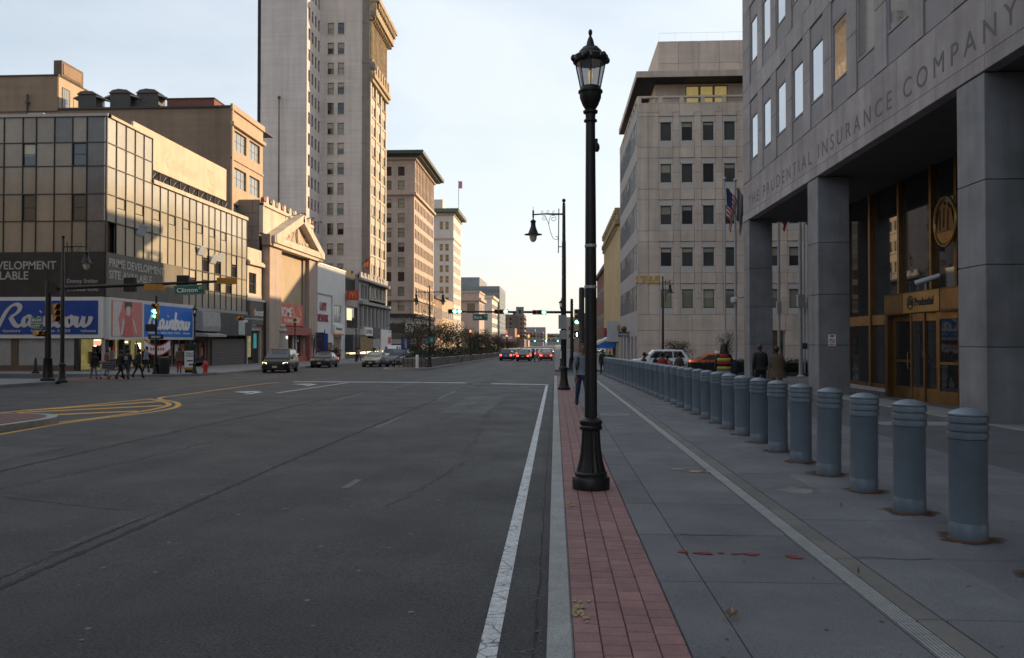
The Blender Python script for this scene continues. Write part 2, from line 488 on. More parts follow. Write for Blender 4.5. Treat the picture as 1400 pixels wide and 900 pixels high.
class Face:
    """a vertical facade: u runs along it (left to right seen from outside), d into it"""
    def __init__(s, ox, oy, deg):
        s.o = Vector((ox, oy, 0)); s.rz = R(deg)
        s.u = Vector((math.cos(s.rz), math.sin(s.rz), 0)); s.i = Vector((-math.sin(s.rz), math.cos(s.rz), 0))
    def p(s, u, d, z):
        return s.o + s.u * u + s.i * d + Vector((0, 0, z))
    def box(s, mb, u0, u1, d0, d1, z0, z1):
        P = s.p
        return mb.hexa([P(u0, d0, z0), P(u1, d0, z0), P(u1, d1, z0), P(u0, d1, z0), P(u0, d0, z1), P(u1, d0, z1), P(u1, d1, z1), P(u0, d1, z1)])
    def wall(s, mb, u0, u1, z0, z1, ops=(), depth=.25, d=0):
        us = sorted({u0, u1, *[o[0] for o in ops], *[o[1] for o in ops]}); zs = sorted({z0, z1, *[o[2] for o in ops], *[o[3] for o in ops]})
        for a, b2 in zip(us, us[1:]):
            for c, e in zip(zs, zs[1:]):
                mu, mz = (a + b2) / 2, (c + e) / 2
                if not any(o[0] < mu < o[1] and o[2] < mz < o[3] for o in ops):
                    mb.poly([s.p(a, d, c), s.p(b2, d, c), s.p(b2, d, e), s.p(a, d, e)])
        for a, b2, c, e in ops:
            D = d + depth
            mb.poly([s.p(a, d, c), s.p(a, D, c), s.p(a, D, e), s.p(a, d, e)]); mb.poly([s.p(b2, d, c), s.p(b2, d, e), s.p(b2, D, e), s.p(b2, D, c)])
            mb.poly([s.p(a, d, c), s.p(b2, d, c), s.p(b2, D, c), s.p(a, D, c)]); mb.poly([s.p(a, d, e), s.p(a, D, e), s.p(b2, D, e), s.p(b2, d, e)])
        return mb
    def piece(s, name, par, u0, u1, z0, z1, d0, d1, mat, gap=.01, ch=.012, label=None):
        me = cbox(u1 - u0 - gap, d1 - d0, z1 - z0 - gap, mat, ch)
        return put(name, me, par, s.p((u0 + u1) / 2, (d0 + d1) / 2, (z0 + z1) / 2) - wloc(par), s.rz, label)
    def part(s, name, par, u0, u1, z0, z1, d0, d1, mat, label=None):
        return s.piece(name, par, u0, u1, z0, z1, d0, d1, mat, 0, .004, label)
    def text(s, name, par, u, z, d, st, mat, w=None, h=None, **k):
        return put(name, text_mesh(st, mat, w, h, **k), par, s.p(u, d, z) - wloc(par), s.rz)
    def window(s, par, u0, u1, z0, z1, d=.15, fr=.06, frm=None, style='plain', blind=0, gl=None, name='window'):
        w, h = round(u1 - u0, 2), round(z1 - z0, 2); frm = frm or mullm; gl = gl or glass
        k = (w, h, fr, frm.name, style)
        if k not in WIN:
            mb = MB()
            mb.box(0, fr, 0, .08, 0, h).box(w - fr, w, 0, .08, 0, h).box(fr, w - fr, 0, .08, 0, fr).box(fr, w - fr, 0, .08, h - fr, h)
            if style == 'sash':
                mb.box(fr, w - fr, .01, .07, h * .49, h * .49 + fr)
            if style in ('grid', 'tri'):
                for q in ((1, 2) if style == 'tri' else (1, 2, 3)):
                    n_ = 3 if style == 'tri' else 4
                    mb.box(w * q / n_ - fr * .3, w * q / n_ + fr * .3, .01, .07, fr, h - fr)
                mb.box(fr, w - fr, .015, .065, h * .5 - fr * .3, h * .5 + fr * .3)
            WIN[k] = mb.mesh('window', frm)
        o = put(name, WIN[k], par, s.p(u0, d, z0) - wloc(par), s.rz)
        k2 = (w, h, fr, blind, gl.name)
        if k2 not in WIN:
            mb = MB()
            t = h - fr - (h - 2 * fr) * blind
            mb.box(fr, w - fr, .035, .055, fr, t)
            if blind:
                mb.k = 1; mb.box(fr, w - fr, .033, .055, t, h - fr)
            WIN[k2] = mb.mesh('pane', [gl, glassl] if blind else [gl])
        put('pane', WIN[k2], o)
        return o
def rect(mb, x0, x1, y0, y1, dz):      # sheet that follows the street's fall
    ys = [y0] + [k for k in (-30., 300.) if y0 < k < y1] + [y1]
    for a, b2 in zip(ys, ys[1:]):
        mb.poly([(x0, a, gz(a) + dz), (x1, a, gz(a) + dz), (x1, b2, gz(b2) + dz), (x0, b2, gz(b2) + dz)])
    return mb
def slabbox(mb, x0, x1, y0, y1, z0, z1):
    ys = [y0] + [k for k in (-30., 300.) if y0 < k < y1] + [y1]
    for a, b2 in zip(ys, ys[1:]):
        mb.hexa([(x0, a, gz(a) + z0), (x1, a, gz(a) + z0), (x1, b2, gz(b2) + z0), (x0, b2, gz(b2) + z0), (x0, a, gz(a) + z1), (x1, a, gz(a) + z1), (x1, b2, gz(b2) + z1), (x0, b2, gz(b2) + z1)])
    return mb
def ribbon(mb, pts, w, dz=.004):        # painted line along ground points
    P = [Vector((p[0], p[1])) for p in pts]
    n0 = len(mb.v)
    for i, p in enumerate(P):
        d = (P[min(i + 1, len(P) - 1)] - P[max(i - 1, 0)]).normalized()
        n = Vector((-d.y, d.x)) * w / 2
        for q in (p + n, p - n):
            mb.v.append((q.x, q.y, gz(q.y) + dz))
    for i in range(len(P) - 1):
        a = n0 + 2 * i
        mb.f.append((a, a + 1, a + 3, a + 2)); mb.m.append(mb.k)
    return mb
# ------------------------------------------------------------------ ground, road, pavements
mb = MB()
rect(mb, -2500, 2500, -400, 5000, -.30)
struct('ground', mb, groundm)
mb = MB()
rect(mb, -26.5, 0.02, -30, 1400, 0)
road = struct('road', mb, asphalt)
mb = MB(); rect(mb, -220, -26.5, 40.0, 52.0, 0)
struct('side_road', mb, asphalt)
mb = MB(); rect(mb, .02, 160, 49.6, 61.5, 0)
struct('side_road', mb, asphalt)

def prismg(mb, pts, z0, z1):      # footprint polygon raised along the street's fall
    n = len(mb.v); k = len(pts)
    mb.v += [(p[0], p[1], gz(p[1]) + z0) for p in pts] + [(p[0], p[1], gz(p[1]) + z1) for p in pts]
    mb.f += [tuple(range(n + k - 1, n - 1, -1)), tuple(range(n + k, n + 2 * k))]; mb.m += [mb.k] * 2
    for i in range(k):
        j = (i + 1) % k
        mb.f.append((n + i, n + j, n + k + j, n + k + i)); mb.m.append(mb.k)
    return mb
def arc(cx, cy, rx, ry, a0, a1, n=8):
    return [(cx + rx * math.cos(R(a0 + (a1 - a0) * i / n)), cy + ry * math.sin(R(a0 + (a1 - a0) * i / n))) for i in range(n + 1)]
# right-hand pavement: dark bed, pavers, slabs, drain on top of it
mb = MB(); slabbox(mb, .10, 9.2, -20, 46, -.2, .132)
side = struct('sidewalk', mb, joint)
mb = MB(); prismg(mb, [(.10, 46), (9.2, 46), (9.2, 49.2), (3.2, 49.2)] + arc(3.2, 46.1, 3.1, 3.1, 90, 180, 6)[1:], -.2, .146)
part('corner_slab', mb, slabm, side)
mb = MB(); slabbox(mb, 9.2, 60, -20, 49.2, -.2, .140)
struct('plaza', mb, M('plaza_paving', (.085, .085, .09), .8, .2, .8, .2, 60))
mb = MB()
prismg(mb, [(-.03, 61.8), (60, 61.8), (60, 118), (-.03, 118)], -.2, .15)
slabbox(mb, -.03, 30, 118, 1400, -.2, .15)
struct('far_sidewalk', mb, walkm)
mb = MB()
prismg(mb, [(-80, -30), (-24.7, -30), (-24.7, 39)] + arc(-27.7, 38.6, 3, 3, 0, 90, 6) + [(-80, 41.6)], -.2, .15)
struct('corner_sidewalk', mb, walkm)
mb = MB()
prismg(mb, [(-80, 49.6)] + [(-27.5, 49.6)] + arc(-25.4, 51.6, 2.6, 3, -100, 0, 6)[1:] + [(-22.8, 118), (-80, 118)], -.2, .15)
slabbox(mb, -80, -22.8, 118, 1400, -.2, .15)
fs = struct('opposite_sidewalk', mb, walkm)
mb = MB(); prismg(mb, [(-22.6, 53), (-22.6, 118), (-22.8, 118), (-22.8, 53)], -.2, .153); slabbox(mb, -22.8, -22.6, 118, 500, -.2, .153)
part('curb', mb, curbm, fs)
mb = MB(); rect(mb, -29, -24.2, 41.9, 49.2, .006)
struct('brick_crosswalk', mb, M('red_crosswalk', (.12, .06, .055), .8, .2, 2))
mb = MB()
ribbon(mb, [(-29, 41.95), (-24.4, 42.0)], .16, .012); ribbon(mb, [(-29, 49.1), (-24.4, 49.15)], .16, .012)
struct('crosswalk_line', mb, paint_wf)

# kerb stones of granite, 1.87 m each
for i in range(-3, 26):
    y0 = 4.88 - 1.87 + i * 1.87
    if y0 > 46.5:
        break
    me = cbox(.15, 1.862, .34, curbm, .012)
    put('curb_stone', me, side, (.027, y0 + .935, gz(y0 + .93) - .02))
# red pavers, four columns
cnt = 0
stuff = MB()
bx = [.103 + i * .157 for i in range(5)]
for c in range(4):
    y = 2.2 + random.random() * .1
    while y < 46:
        L = random.choice((.135, .145, .15, .15, .155, .165, .15, .19))
        xa, xb = bx[c], bx[c + 1]
        zc = random.uniform(-.0015, .002)
        if 3.3 < y < 14.2 and cnt < 300:
            me = cbox(.151, round(L, 2) - .006, .05, brickp, .005)
            put('paver_brick', me, side, ((xa + xb) / 2, y + L / 2, gz(y) + .125 + zc), random.uniform(-.008, .008))
            cnt += 1
        else:
            z = gz(y) + .150 + zc
            stuff.poly([(xa + .004, y + .004, z), (xb - .004, y + .004, z), (xb - .004, y + L - .004, z), (xa + .004, y + L - .004, z)])
        y += L
o = part('far_paver_bricks', stuff, brickp, side); o['kind'] = 'stuff'
# concrete slabs
def slab(x0, x1, y0, y1, mat, g=.007, nm='paving_slab'):
    me = cbox(x1 - x0 - g, y1 - y0 - g, .06, mat, .008)
    put(nm, me, side, ((x0 + x1) / 2, (y0 + y1) / 2, gz((y0 + y1) / 2) + .120 + random.uniform(-.001, .0015))).rotation_euler = (-.0078, 0, 0)
stuff = MB()
def cols(xs, off, pitch, mat, yend=24, nm='paving_slab'):
    for k, (a, b) in enumerate(zip(xs, xs[1:])):
        y = off - pitch * 4
        while y < 45.5:
            y1 = min(y + pitch, 46)
            if 2 < y < yend:
                slab(a, b, y, y1, mat, nm=nm)
            elif y >= yend:
                rect(stuff, a + .006, b - .006, y + .006, y1 - .006, .150)
            y += pitch
cols([.737, 1.055, 2.035], 7.21, 1.43, slabm)
cols([2.195, 2.36], 6.48, 1.43, bandm, nm='border_slab')
cols([2.372, 3.05, 4.05, 5.1, 6.15], 6.48, 1.43, slabm)
dark = M('dark_plaza_slab', (.082, .084, .092), .8, .16, 1.2, .2, 90, obj=.1)
cols([6.16, 7.6, 9.19], 6.9, 1.5, dark, yend=34, nm='plaza_slab')
o = part('distant_slabs', stuff, slabm, side); o['kind'] = 'stuff'
# lighter bands of stone in front of the columns
mb = MB(); mb2 = M('light_band_stone', (.22, .215, .21), .8, .14, 1.5, .1, 60, obj=.05)
for i in range(16):
    put('band_stone', cbox(1.3, 1.48, .03, mb2, .006), side, (10.0, 15.3 + 1.5 * i, gz(15.3 + 1.5 * i) + .148)).rotation_euler = (-.0078, 0, 0)
for i in range(3):
    put('band_stone', cbox(.62, .78, .03, mb2, .006), side, (7.35 + .64 * i, 18.05, gz(18) + .146))
# trench drain: bars of a long grating
mb = MB()
for i in range(6):
    x = -.0555 + i * .0222
    mb.box(x - .0052, x + .0052, -.495, .495, -.02, 0)
for i in range(14):
    mb.box(-.058, .058, -.49 + i * .0745, -.482 + i * .0745, -.02, -.003)
gm = mb.mesh('grate', M('grate_steel', (.42, .43, .43), .45, .15, 6, metal=.25))
for i in range(44):
    y = 2.5 + i
    o = put('drain_grate', gm, side, (2.115, y, gz(y) + .151)); o.rotation_euler = (-.0078, 0, 0)

# marks on the pavement
def splat(pts, w, mat, name, par, dz=.1555, n=9):
    mb = MB()
    for (x, y, r) in pts:
        ring = [(x + w * r * random.uniform(.6, 1.25) * math.cos(6.283 * i / n), y + r * random.uniform(.6, 1.25) * math.sin(6.283 * i / n)) for i in range(n)]
        mb.poly([(a, b, gz(b) + dz) for a, b in ring])
    return part(name, mb, mat, par)
redspray = M('red_spray_paint', (.25, .025, .03), .8, .3, 12)
yelspray = M('yellow_spray_paint', (.40, .31, .15), .8, .3, 14, speck=.3)
splat([(1.03, 6.6, .035), (1.13, 6.57, .03), (1.2, 6.56, .04), (1.33, 6.58, .02), (1.43, 6.56, .025), (1.57, 6.56, .04), (1.5, 6.57, .02), (1.86, 6.51, .035), (1.9, 6.46, .03)], 1.7, redspray, 'spray_mark', side)
def scatter(cx, cy, sx, sy, n, nm, dz):
    splat([(cx + random.gauss(0, sx), cy + random.gauss(0, sy), random.uniform(.006, .024)) for _ in range(n)], .7, yelspray, nm, side, dz)
scatter(.165, 8.5, .022, .11, 34, 'yellow_mark', .1585); scatter(.15, 5.1, .025, .10, 40, 'yellow_mark', .1605)
splat([(1.66, 11.08, .06), (1.9, 10.9, .08), (1.97, 10.88, .06)], 1.5, yelspray, 'yellow_mark', side)
splat([(2.78, 9.47, .22)], 1.0, M('pale_patch', (.20, .195, .185), .85, .2, 5), 'concrete_patch', side, .1535, 12)
mb = MB()
for k in range(28):
    a, b = 6.283 * k / 28, 6.283 * (k + 1) / 28
    mb.poly([(1.47 + r * math.cos(t), 20.1 + r * 1.0 * math.sin(t), gz(20.1) + .156) for r, t in ((.33, a), (.36, a), (.36, b), (.33, b))])
part('manhole_ring', mb, M('pale_ring', (.36, .36, .35), .7, .2, 6), side)
mb = MB()
mb.poly([(1.47 + .32 * math.cos(6.283 * k / 20), 20.1 + .32 * math.sin(6.283 * k / 20), gz(20.1) + .1545) for k in range(20)])
part('manhole_lid', mb, M('manhole_iron', (.10, .10, .10), .6, .2, 6), side)
for nm_, pts in (('pavement_crack', [(2.35, 9.7), (2.5, 9.62), (2.62, 9.66), (2.8, 9.60), (2.93, 9.72), (3.08, 9.66)]), ('pavement_crack', [(1.1, 7.22), (1.35, 7.19), (1.5, 7.23), (1.62, 7.15)]), ('pavement_crack', [(2.36, 6.5), (2.5, 6.52), (2.75, 6.45), (2.95, 6.5)])):
    mb = MB(); ribbon(mb, pts, .011, .1545); part(nm_, mb, joint, side)
def leaf(x, y, z, s, rz, label):
    mb = MB()
    pts = []
    for k in range(10):
        a = 6.283 * k / 10; r = s * ((1.0 if k % 2 == 0 else .42) * (1.25 if k == 0 else 1))
        pts.append((r * math.cos(a) * .9, r * math.sin(a) * .6, .012 + .028 * (k % 3)))
    for k in range(10):
        mb.poly([(0, 0, .02), pts[k], pts[(k + 1) % 10]])
    mb.tube([(0, 0, .02), (-s * .9, .02, .012), (-s * 1.5, -.02, .01)], .003, 4)
    o = single('fallen_leaf', mb, M('tan_leaf', (.30, .22, .14), .8, .2, 20), label, 'leaf', (0, 0, 0))
    o.location = (x, y, z); o.rotation_euler = (0, 0, rz)
leaf(1.08, 5.0, gz(5) + .152, .06, .4, 'curled tan leaf lying on the pavement slabs beside the red pavers')
for x, y in ((2.95, 8.5), (2.2, 6.0)):
    mb = MB(); 
    leaf(x, y, gz(y) + .152, .022, 1.2, 'tiny brown leaf scrap near the second bollard' if x > 2.5 else 'tiny leaf scrap caught on the long drain grating')

# ------------------------------------------------------------------ painted markings and wear on the road
def mark(nm, pts, w, mat, dz=.004):
    mb = MB(); ribbon(mb, pts, w, dz)
    return struct(nm, mb, mat)
mark('edge_line', [(-.40, 3.2 + .4 * i) for i in range(90)], .115, paint_w)
mark('stop_line', [(-13.9, 42.2), (-8.0, 42.0), (-7.0, 41.8)], .5, paint_w); mark('stop_line', [(-6.9, 41.7), (-4.6, 41.4)], .5, paint_w); mark('stop_line', [(-3.2, 40.6), (-.35, 39.6)], .5, paint_w)
mark('turn_lane_line', [(-11.1, 31.6), (-10.75, 41.2)], .14, paint_w)
for a, b, x, m in ((18.0, 20.8, -4.03, paint_wf), (28.3, 33.4, -4.15, paint_wf), (27.2, 31.2, -7.55, paint_wf), (36, 40.5, -7.3, paint_wf), (10.2, 10.9, -2.69, paint_wf), (6.9, 8.3, -4.42, M('road_paint_ghost', (.06, .06, .062), .8, .4, 9, speck=.5, speckscale=60))):
    mark('lane_dash', [(x, a), (x, b)], .11, m)
for a, b in ((25.6, 28.6), (36.3, 38.9), (46, 49), (58, 61)):
    mark('lane_dash', [(-17.5, a), (-17.3, b)], .13, paint_wf)
def arrow(x, y):
    mb = MB()
    for poly in ([(x - .08, y - 1.5), (x + .17, y - 1.5), (x + .17, y - .1), (x - .1, y + .25), (x - .35, y + .25), (x - .08, y - .25)], [(x - .3, y + .75), (x - 1.15, y + .05), (x - .3, y - .65)], [(x - .3, y + .28), (x - .3, y - .05), (x - .05, y - .05), (x - .05, y + .28)]):
        mb.poly([(a, b, gz(b) + .005) for a, b in poly])
    return struct('turn_arrow', mb, paint_w)
arrow(-12.05, 32.3); arrow(-11.9, 39.3)
def smooth(pts, n=5):
    out = []
    for i in range(len(pts) - 1):
        p = [pts[max(0, i - 1)], pts[i], pts[i + 1], pts[min(len(pts) - 1, i + 2)]]
        for k in range(n):
            t = k / n
            out.append(tuple(.5 * ((2 * p[1][j]) + (-p[0][j] + p[2][j]) * t + (2 * p[0][j] - 5 * p[1][j] + 4 * p[2][j] - p[3][j]) * t * t + (-p[0][j] + 3 * p[1][j] - 3 * p[2][j] + p[3][j]) * t ** 3) for j in (0, 1)))
    return out + [pts[-1]]
mark('yellow_line', smooth([(-11.1, 6), (-11.25, 10), (-11.54, 16.2), (-11.72, 18.44), (-11.62, 19.82), (-11.4, 21), (-11.3, 22.6), (-11.5, 23.87), (-12.01, 25.11), (-12.71, 26.26), (-13.82, 27.5), (-14.33, 28.81), (-14.3, 30.4), (-14.6, 38), (-14.48, 41.4)]), .17, paint_y)
mark('yellow_line', smooth([(-12.0, 18.8), (-11.7, 20.6), (-11.70, 22.2), (-11.9, 23.9), (-12.31, 25.1), (-13.05, 26.24), (-14.18, 27.55)]), .17, paint_y)
mark('yellow_line', smooth([(-15.4, 14), (-15.3, 21.4), (-14.78, 24), (-14.25, 27.7)]), .2, paint_y, .005)
mark('yellow_hatch', [(-15.2, 22.3), (-13.3, 26.3)], .42, paint_y, .006); mark('yellow_hatch', [(-13.75, 20.7), (-11.85, 22.3)], .42, paint_y, .006); mark('yellow_hatch', [(-14.9, 21.6), (-12.2, 24.5)], .42, paint_y, .006)
def jag(x0, y0, x1, y1, n, a):
    return [(x0 + (x1 - x0) * i / n + random.uniform(-a, a), y0 + (y1 - y0) * i / n) for i in range(n + 1)]
def crack(x0, y0, x1, y1, n, a, w, mat=crackm):
    mb = MB(); P = jag(x0, y0, x1, y1, n, a)
    for p, q in zip(P, P[1:]):
        d = Vector((q[0] - p[0], q[1] - p[1])).normalized(); nn = Vector((-d.y, d.x)); wa, wb = w * random.uniform(.35, 1.3) / 2, w * random.uniform(.35, 1.3) / 2
        mb.poly([(p[0] - nn.x * wa, p[1] - nn.y * wa, gz(p[1]) + .003), (p[0] + nn.x * wa, p[1] + nn.y * wa, gz(p[1]) + .003), (q[0] + nn.x * wb, q[1] + nn.y * wb, gz(q[1]) + .003), (q[0] - nn.x * wb, q[1] - nn.y * wb, gz(q[1]) + .003)])
    return struct('road_crack', mb, mat)
crack(-4.12, 3, -4.22, 12, 150, .016, .07); crack(-4.22, 12, -4.12, 40, 150, .03, .085); crack(-4.3, 4, -4.35, 9, 90, .03, .012)
crack(-8.07, 7, -8.15, 16, 60, .03, .09); crack(-8.15, 16, -7.95, 34, 80, .04, .13)
crack(-7.1, 9, -6.3, 18, 60, .09, .022); crack(-1.9, 9, -1.3, 13.5, 50, .07, .016); crack(-1.5, 13.5, -1.9, 24, 60, .09, .022); crack(-2.9, 18, -2.3, 31, 50, .1, .025)
crack(-11, 11, -4.8, 8.7, 70, .05, .014); crack(-6.5, 13.9, -3.4, 13.4, 40, .04, .012); crack(-.13, 2.8, -.1, 40, 120, .012, .018)
for _ in range(8):       # breaks in the white edge line
    y = random.uniform(3.8, 12); crack(-.47, y, -.33, y + random.uniform(-.08, .08), 5, .01, .012)
for sgn in (-.455, -.348):
    crack(sgn, 3.4, sgn, 9.5, 70, .012, .012)
mb = MB()                # flattened gum spots, one scattered mass
for _ in range(260):
    x, y = random.uniform(-11, -.6), 4 + 34 * random.random() ** 1.6
    r = random.choice((.010, .014, .018, .024))
    mb.poly([(x + r * random.uniform(.7, 1.3) * math.cos(k * 1.047), y + r * random.uniform(.7, 1.3) * math.sin(k * 1.047), gz(y) + .004) for k in range(6)])
o = put('road_gum', mb.mesh('gum', M('gum_spot', (.16, .16, .165), .8, .3, 9)), None); o['kind'] = 'stuff'
mb = MB()
for (x, y, rx, ry) in ((-3.6, 38.5, .35, .5), (-4.3, 40, .25, .6), (-14.2, 38.4, .5, .35), (-12, 28.4, .7, .25), (-10.5, 27, .5, .15)):
    mb.poly([(x + rx * random.uniform(.7, 1.2) * math.cos(k * .628), y + ry * random.uniform(.7, 1.2) * math.sin(k * .628), gz(y) + .003) for k in range(10)])
struct('tar_patch', mb, crackm)

# medians
def median(nm, cx, hw, y0, y1, nose, label):
    mb = MB()
    if nose > 0:
        pts = [(cx - hw, y0), (cx + hw, y0)] + arc(cx, y1, hw, nose, 0, 180, 14)
    else:
        pts = arc(cx, y0, hw, -nose, 180, 360, 14) + [(cx + hw, y1), (cx - hw, y1)]
    prismg(mb, pts, -.1, .15)
    o = struct(nm, mb, curbm)
    mb = MB(); inner = [(cx + (p[0] - cx) * .88, p[1] + (-.16 if nose > 0 and p[1] > y1 else .16 if nose < 0 and p[1] < y0 else 0)) for p in pts]
    prismg(mb, inner, .1, .156)
    part('brick_paving', mb, M('median_brick', (.135, .07, .064), .85, .2, 5, .2, 80), o)
    return o
median('median', -13.5, 1.72, -25, 18.0, 1.75, '')
median('median', -12.3, 1.9, 66.5, 260, -3.0, '')

# dirt on the slabs: gum and grit, one scattered mass; a few repair patches and a lid in the road
mb = MB()
for _ in range(260):
    x, y = random.choice((random.uniform(.78, 2.0), random.uniform(2.4, 6.1))), 3 + 26 * random.random() ** 1.5
    r = random.choice((.004, .006, .008, .011, .015))
    mb.poly([(x + r * random.uniform(.7, 1.3) * math.cos(k * 1.047), y + r * random.uniform(.7, 1.3) * math.sin(k * 1.047), gz(y) + .1545) for k in range(6)])
o = part('gum_spots', mb, M('dark_gum', (.105, .104, .106), .8, .4, 9), side); o['kind'] = 'stuff'
mb = MB()
for _ in range(300):         # grit and fallen scraps along the kerb
    x, y = -.06 - abs(random.gauss(0, .10)), 3 + 30 * random.random() ** 1.4
    r = random.uniform(.004, .014)
    a = random.random() * 6.28
    mb.poly([(x + r * math.cos(a + k * 1.571) * (1.4 if k % 2 else .7), y + r * math.sin(a + k * 1.571), gz(y) + .006 + .004 * (k % 2)) for k in range(4)])
o = put('gutter_grit', mb.mesh('grit', M('grit', (.13, .115, .095), .9, .4, 20)), None); o['kind'] = 'stuff'
pm1, pm2 = M('patch_asphalt_dark', (.031, .031, .033), .72, .2, .6, .5, 90, speck=.8, speckscale=55), M('patch_asphalt_grey', (.056, .056, .058), .7, .2, .6, .5, 90, speck=.8, speckscale=55)
for (x0, x1, y0, y1, m_) in ((-6.9, -5.6, 15.5, 21, pm1), (-3.2, -1.9, 22, 30, pm2), (-10.1, -8.9, 10.5, 14.2, pm2), (-20.5, -18.4, 31, 35, pm1), (-6.8, -4.6, 33, 38, pm1)):
    mb = MB(); pts = [(x0, y0), (x1, y0 + .1), (x1 + .06, y1), (x0 - .05, y1 - .1)]
    mb.poly([(a, b, gz(b) + .002) for a, b in pts]); struct('road_patch', mb, m_)
# ------------------------------------------------------------------ right: office building with the portico
ob = thing('office_building', 'dark stone office block with carved company name above its columned portico', 'building', (9.35, 40.5, gz(40.5)))
F1 = Face(9.35, 40.5, -90)             # street face, u = 40.5 - Y
mb = MB(); mb.box(9.75, 48, -70, 40.2, 7.90, 48); wpart('building_core', mb, pstone, ob)
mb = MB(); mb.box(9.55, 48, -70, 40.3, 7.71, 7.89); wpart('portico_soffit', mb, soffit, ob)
u = 0.0
edges = [0.0] + [40.5 - 38.35 + 2.27 * i for i in range(20)]
for a, b in zip(edges, edges[1:]):
    F1.piece('fascia_panel', ob, a, b, 8.07, 9.56, 0, .35, pstone, .014)
    F1.piece('lip_panel', ob, a, b, 7.70, 8.06, -.03, .3, pstone, .012)
def letters(F, name, par, u, z, d, st, mat, w, h, **k):      # every letter an object
    me = text_mesh(st, mat, w, h, **k)
    bm = bmesh.new(); bm.from_mesh(me); bm.verts.ensure_lookup_table()
    seen, isl = set(), []
    for v0 in bm.verts:
        if v0.index in seen: continue
        st_, comp = [v0], []
        seen.add(v0.index)
        while st_:
            q = st_.pop(); comp.append(q)
            for e in q.link_edges:
                o_ = e.other_vert(q)
                if o_.index not in seen: seen.add(o_.index); st_.append(o_)
        isl.append(comp)
    isl.sort(key=lambda c: min(v_.co.x for v_ in c))
    for comp in isl:
        x0 = min(v_.co.x for v_ in comp); ids = {v_.index: i for i, v_ in enumerate(comp)}
        fs_ = {f for v_ in comp for f in v_.link_faces}
        m2 = bpy.data.meshes.new(name); m2.from_pydata([(v_.co.x - x0, v_.co.y, v_.co.z) for v_ in comp], [], [[ids[v_.index] for v_ in f.verts] for f in fs_]); m2.materials.append(mat)
        put(name, m2, par, F.p(u + x0, d, z) - wloc(par), F.rz)
    bm.free(); bpy.data.meshes.remove(me)
letters(F1, 'incised_letter', ob, 1.15, 8.30, 0, 'THE PRUDENTIAL INSURANCE COMPANY', inscr, 22.65, .52, ext=.006, spacing=1.55)
RW, PT = 1.44, 2.27
for fl in range(3):
    zb = 9.58 + 4.6 * fl
    for k in range(-1, 13):
        r0 = 40.5 - 39.05 + PT * k          # recess left edge
        pa, pb = max(0, r0 - (PT - RW)), r0
        if pb > .1:
            F1.piece('stone_panel', ob, pa if k else 0, pb, zb, zb + 1.9, 0, .3, pstone)
            F1.piece('stone_panel', ob, pa if k else 0, pb, zb + 1.9, zb + 3.75, 0, .3, pstone)
        if k < 0:
            continue
        r1 = r0 + RW
        F1.piece('stone_panel', ob, (pa if k else 0), r0 + RW * .5, zb + 3.75, zb + 4.6, 0, .3, pstone)
        F1.piece('stone_panel', ob, r0 + RW * .5, r1, zb + 3.75, zb + 4.6, 0, .3, pstone)
        if k > 10:
            continue
        F1.piece('spandrel_panel', ob, r0 + .02, r1 - .02, zb + .02, zb + .88, .05, .3, pspan)
        F1.piece('spandrel_panel', ob, r0 + .02, r1 - .02, zb + 2.98, zb + 3.73, .05, .3, pspan)
        F1.window(ob, r0 + .02, r1 - .02, zb + .90, zb + 2.96, .04, .07, pspan, 'plain', 0, glassm)
mb = MB()
F1.box(mb, 1.5, 30, .27, .38, 9.5, 23.5); wpart('backing_wall', mb, pspan, ob)
for yn, yf in ((39.3, 40.45), (29.15, 30.3), (18.0, 19.2), (6.8, 8.0)):
    g0 = gz(yn) + .14
    mb = MB(); mb.box(9.38, 10.42, yn + .03, yf - .03, g0 - .2, 7.7)
    c = wpart('column', mb, joint, ob)
    zs = [g0, 1.68, 3.48, 5.34, 7.69]
    for a, b in zip(zs, zs[1:]):
        put('column_block', cbox(1.10, yf - yn, b - a - .014, pcol, .012), c, (9.90 - 9.35, (yn + yf) / 2 - 40.5, (a + b) / 2 - gz(40.5)))
# lobby
mb = MB()
mb.box(12.9, 48, 35.4, 35.6, -.4, 7.7); mb.box(17, 17.3, 8, 35.4, -.4, 7.7); mb.box(12.7, 17, 8, 35.4, -.4, .1 + gz(35)); mb.box(12.7, 17, 7.8, 8, -.4, 7.7)
wpart('lobby_wall', mb, M('lobby_dark', (.045, .036, .028), .6, .3, .8), ob)
mb = MB(); mb.box(12.5, 12.9, 8, 35.45, gz(35) - .2, .02); wpart('glazing_plinth', mb, pspan, ob)
F2 = Face(12.65, 35.5, -90)
ms = [0, 2.66, 5.38, 7.9, 9.6, 12.2, 14.8, 17.4, 20, 22.6, 25.2, 27.4]
for a in ms:
    F2.part('mullion', ob, a - .075, a + .075, .02, 7.71, -.12, .12, bronze)
for a, b in zip(ms, ms[1:]):
    F2.part('transom', ob, a + .08, b - .08, 2.45, 2.85, -.06, .08, bronze)
    F2.part('sill_rail', ob, a + .08, b - .08, .03, .17, -.06, .08, bronzed)
    F2.part('pane', ob, a + .08, b - .08, 2.86, 7.70, .02, .05, shopgl)
    F2.part('pane', ob, a + .08, b - .08, .18, 2.44, .02, .05, shopgl)
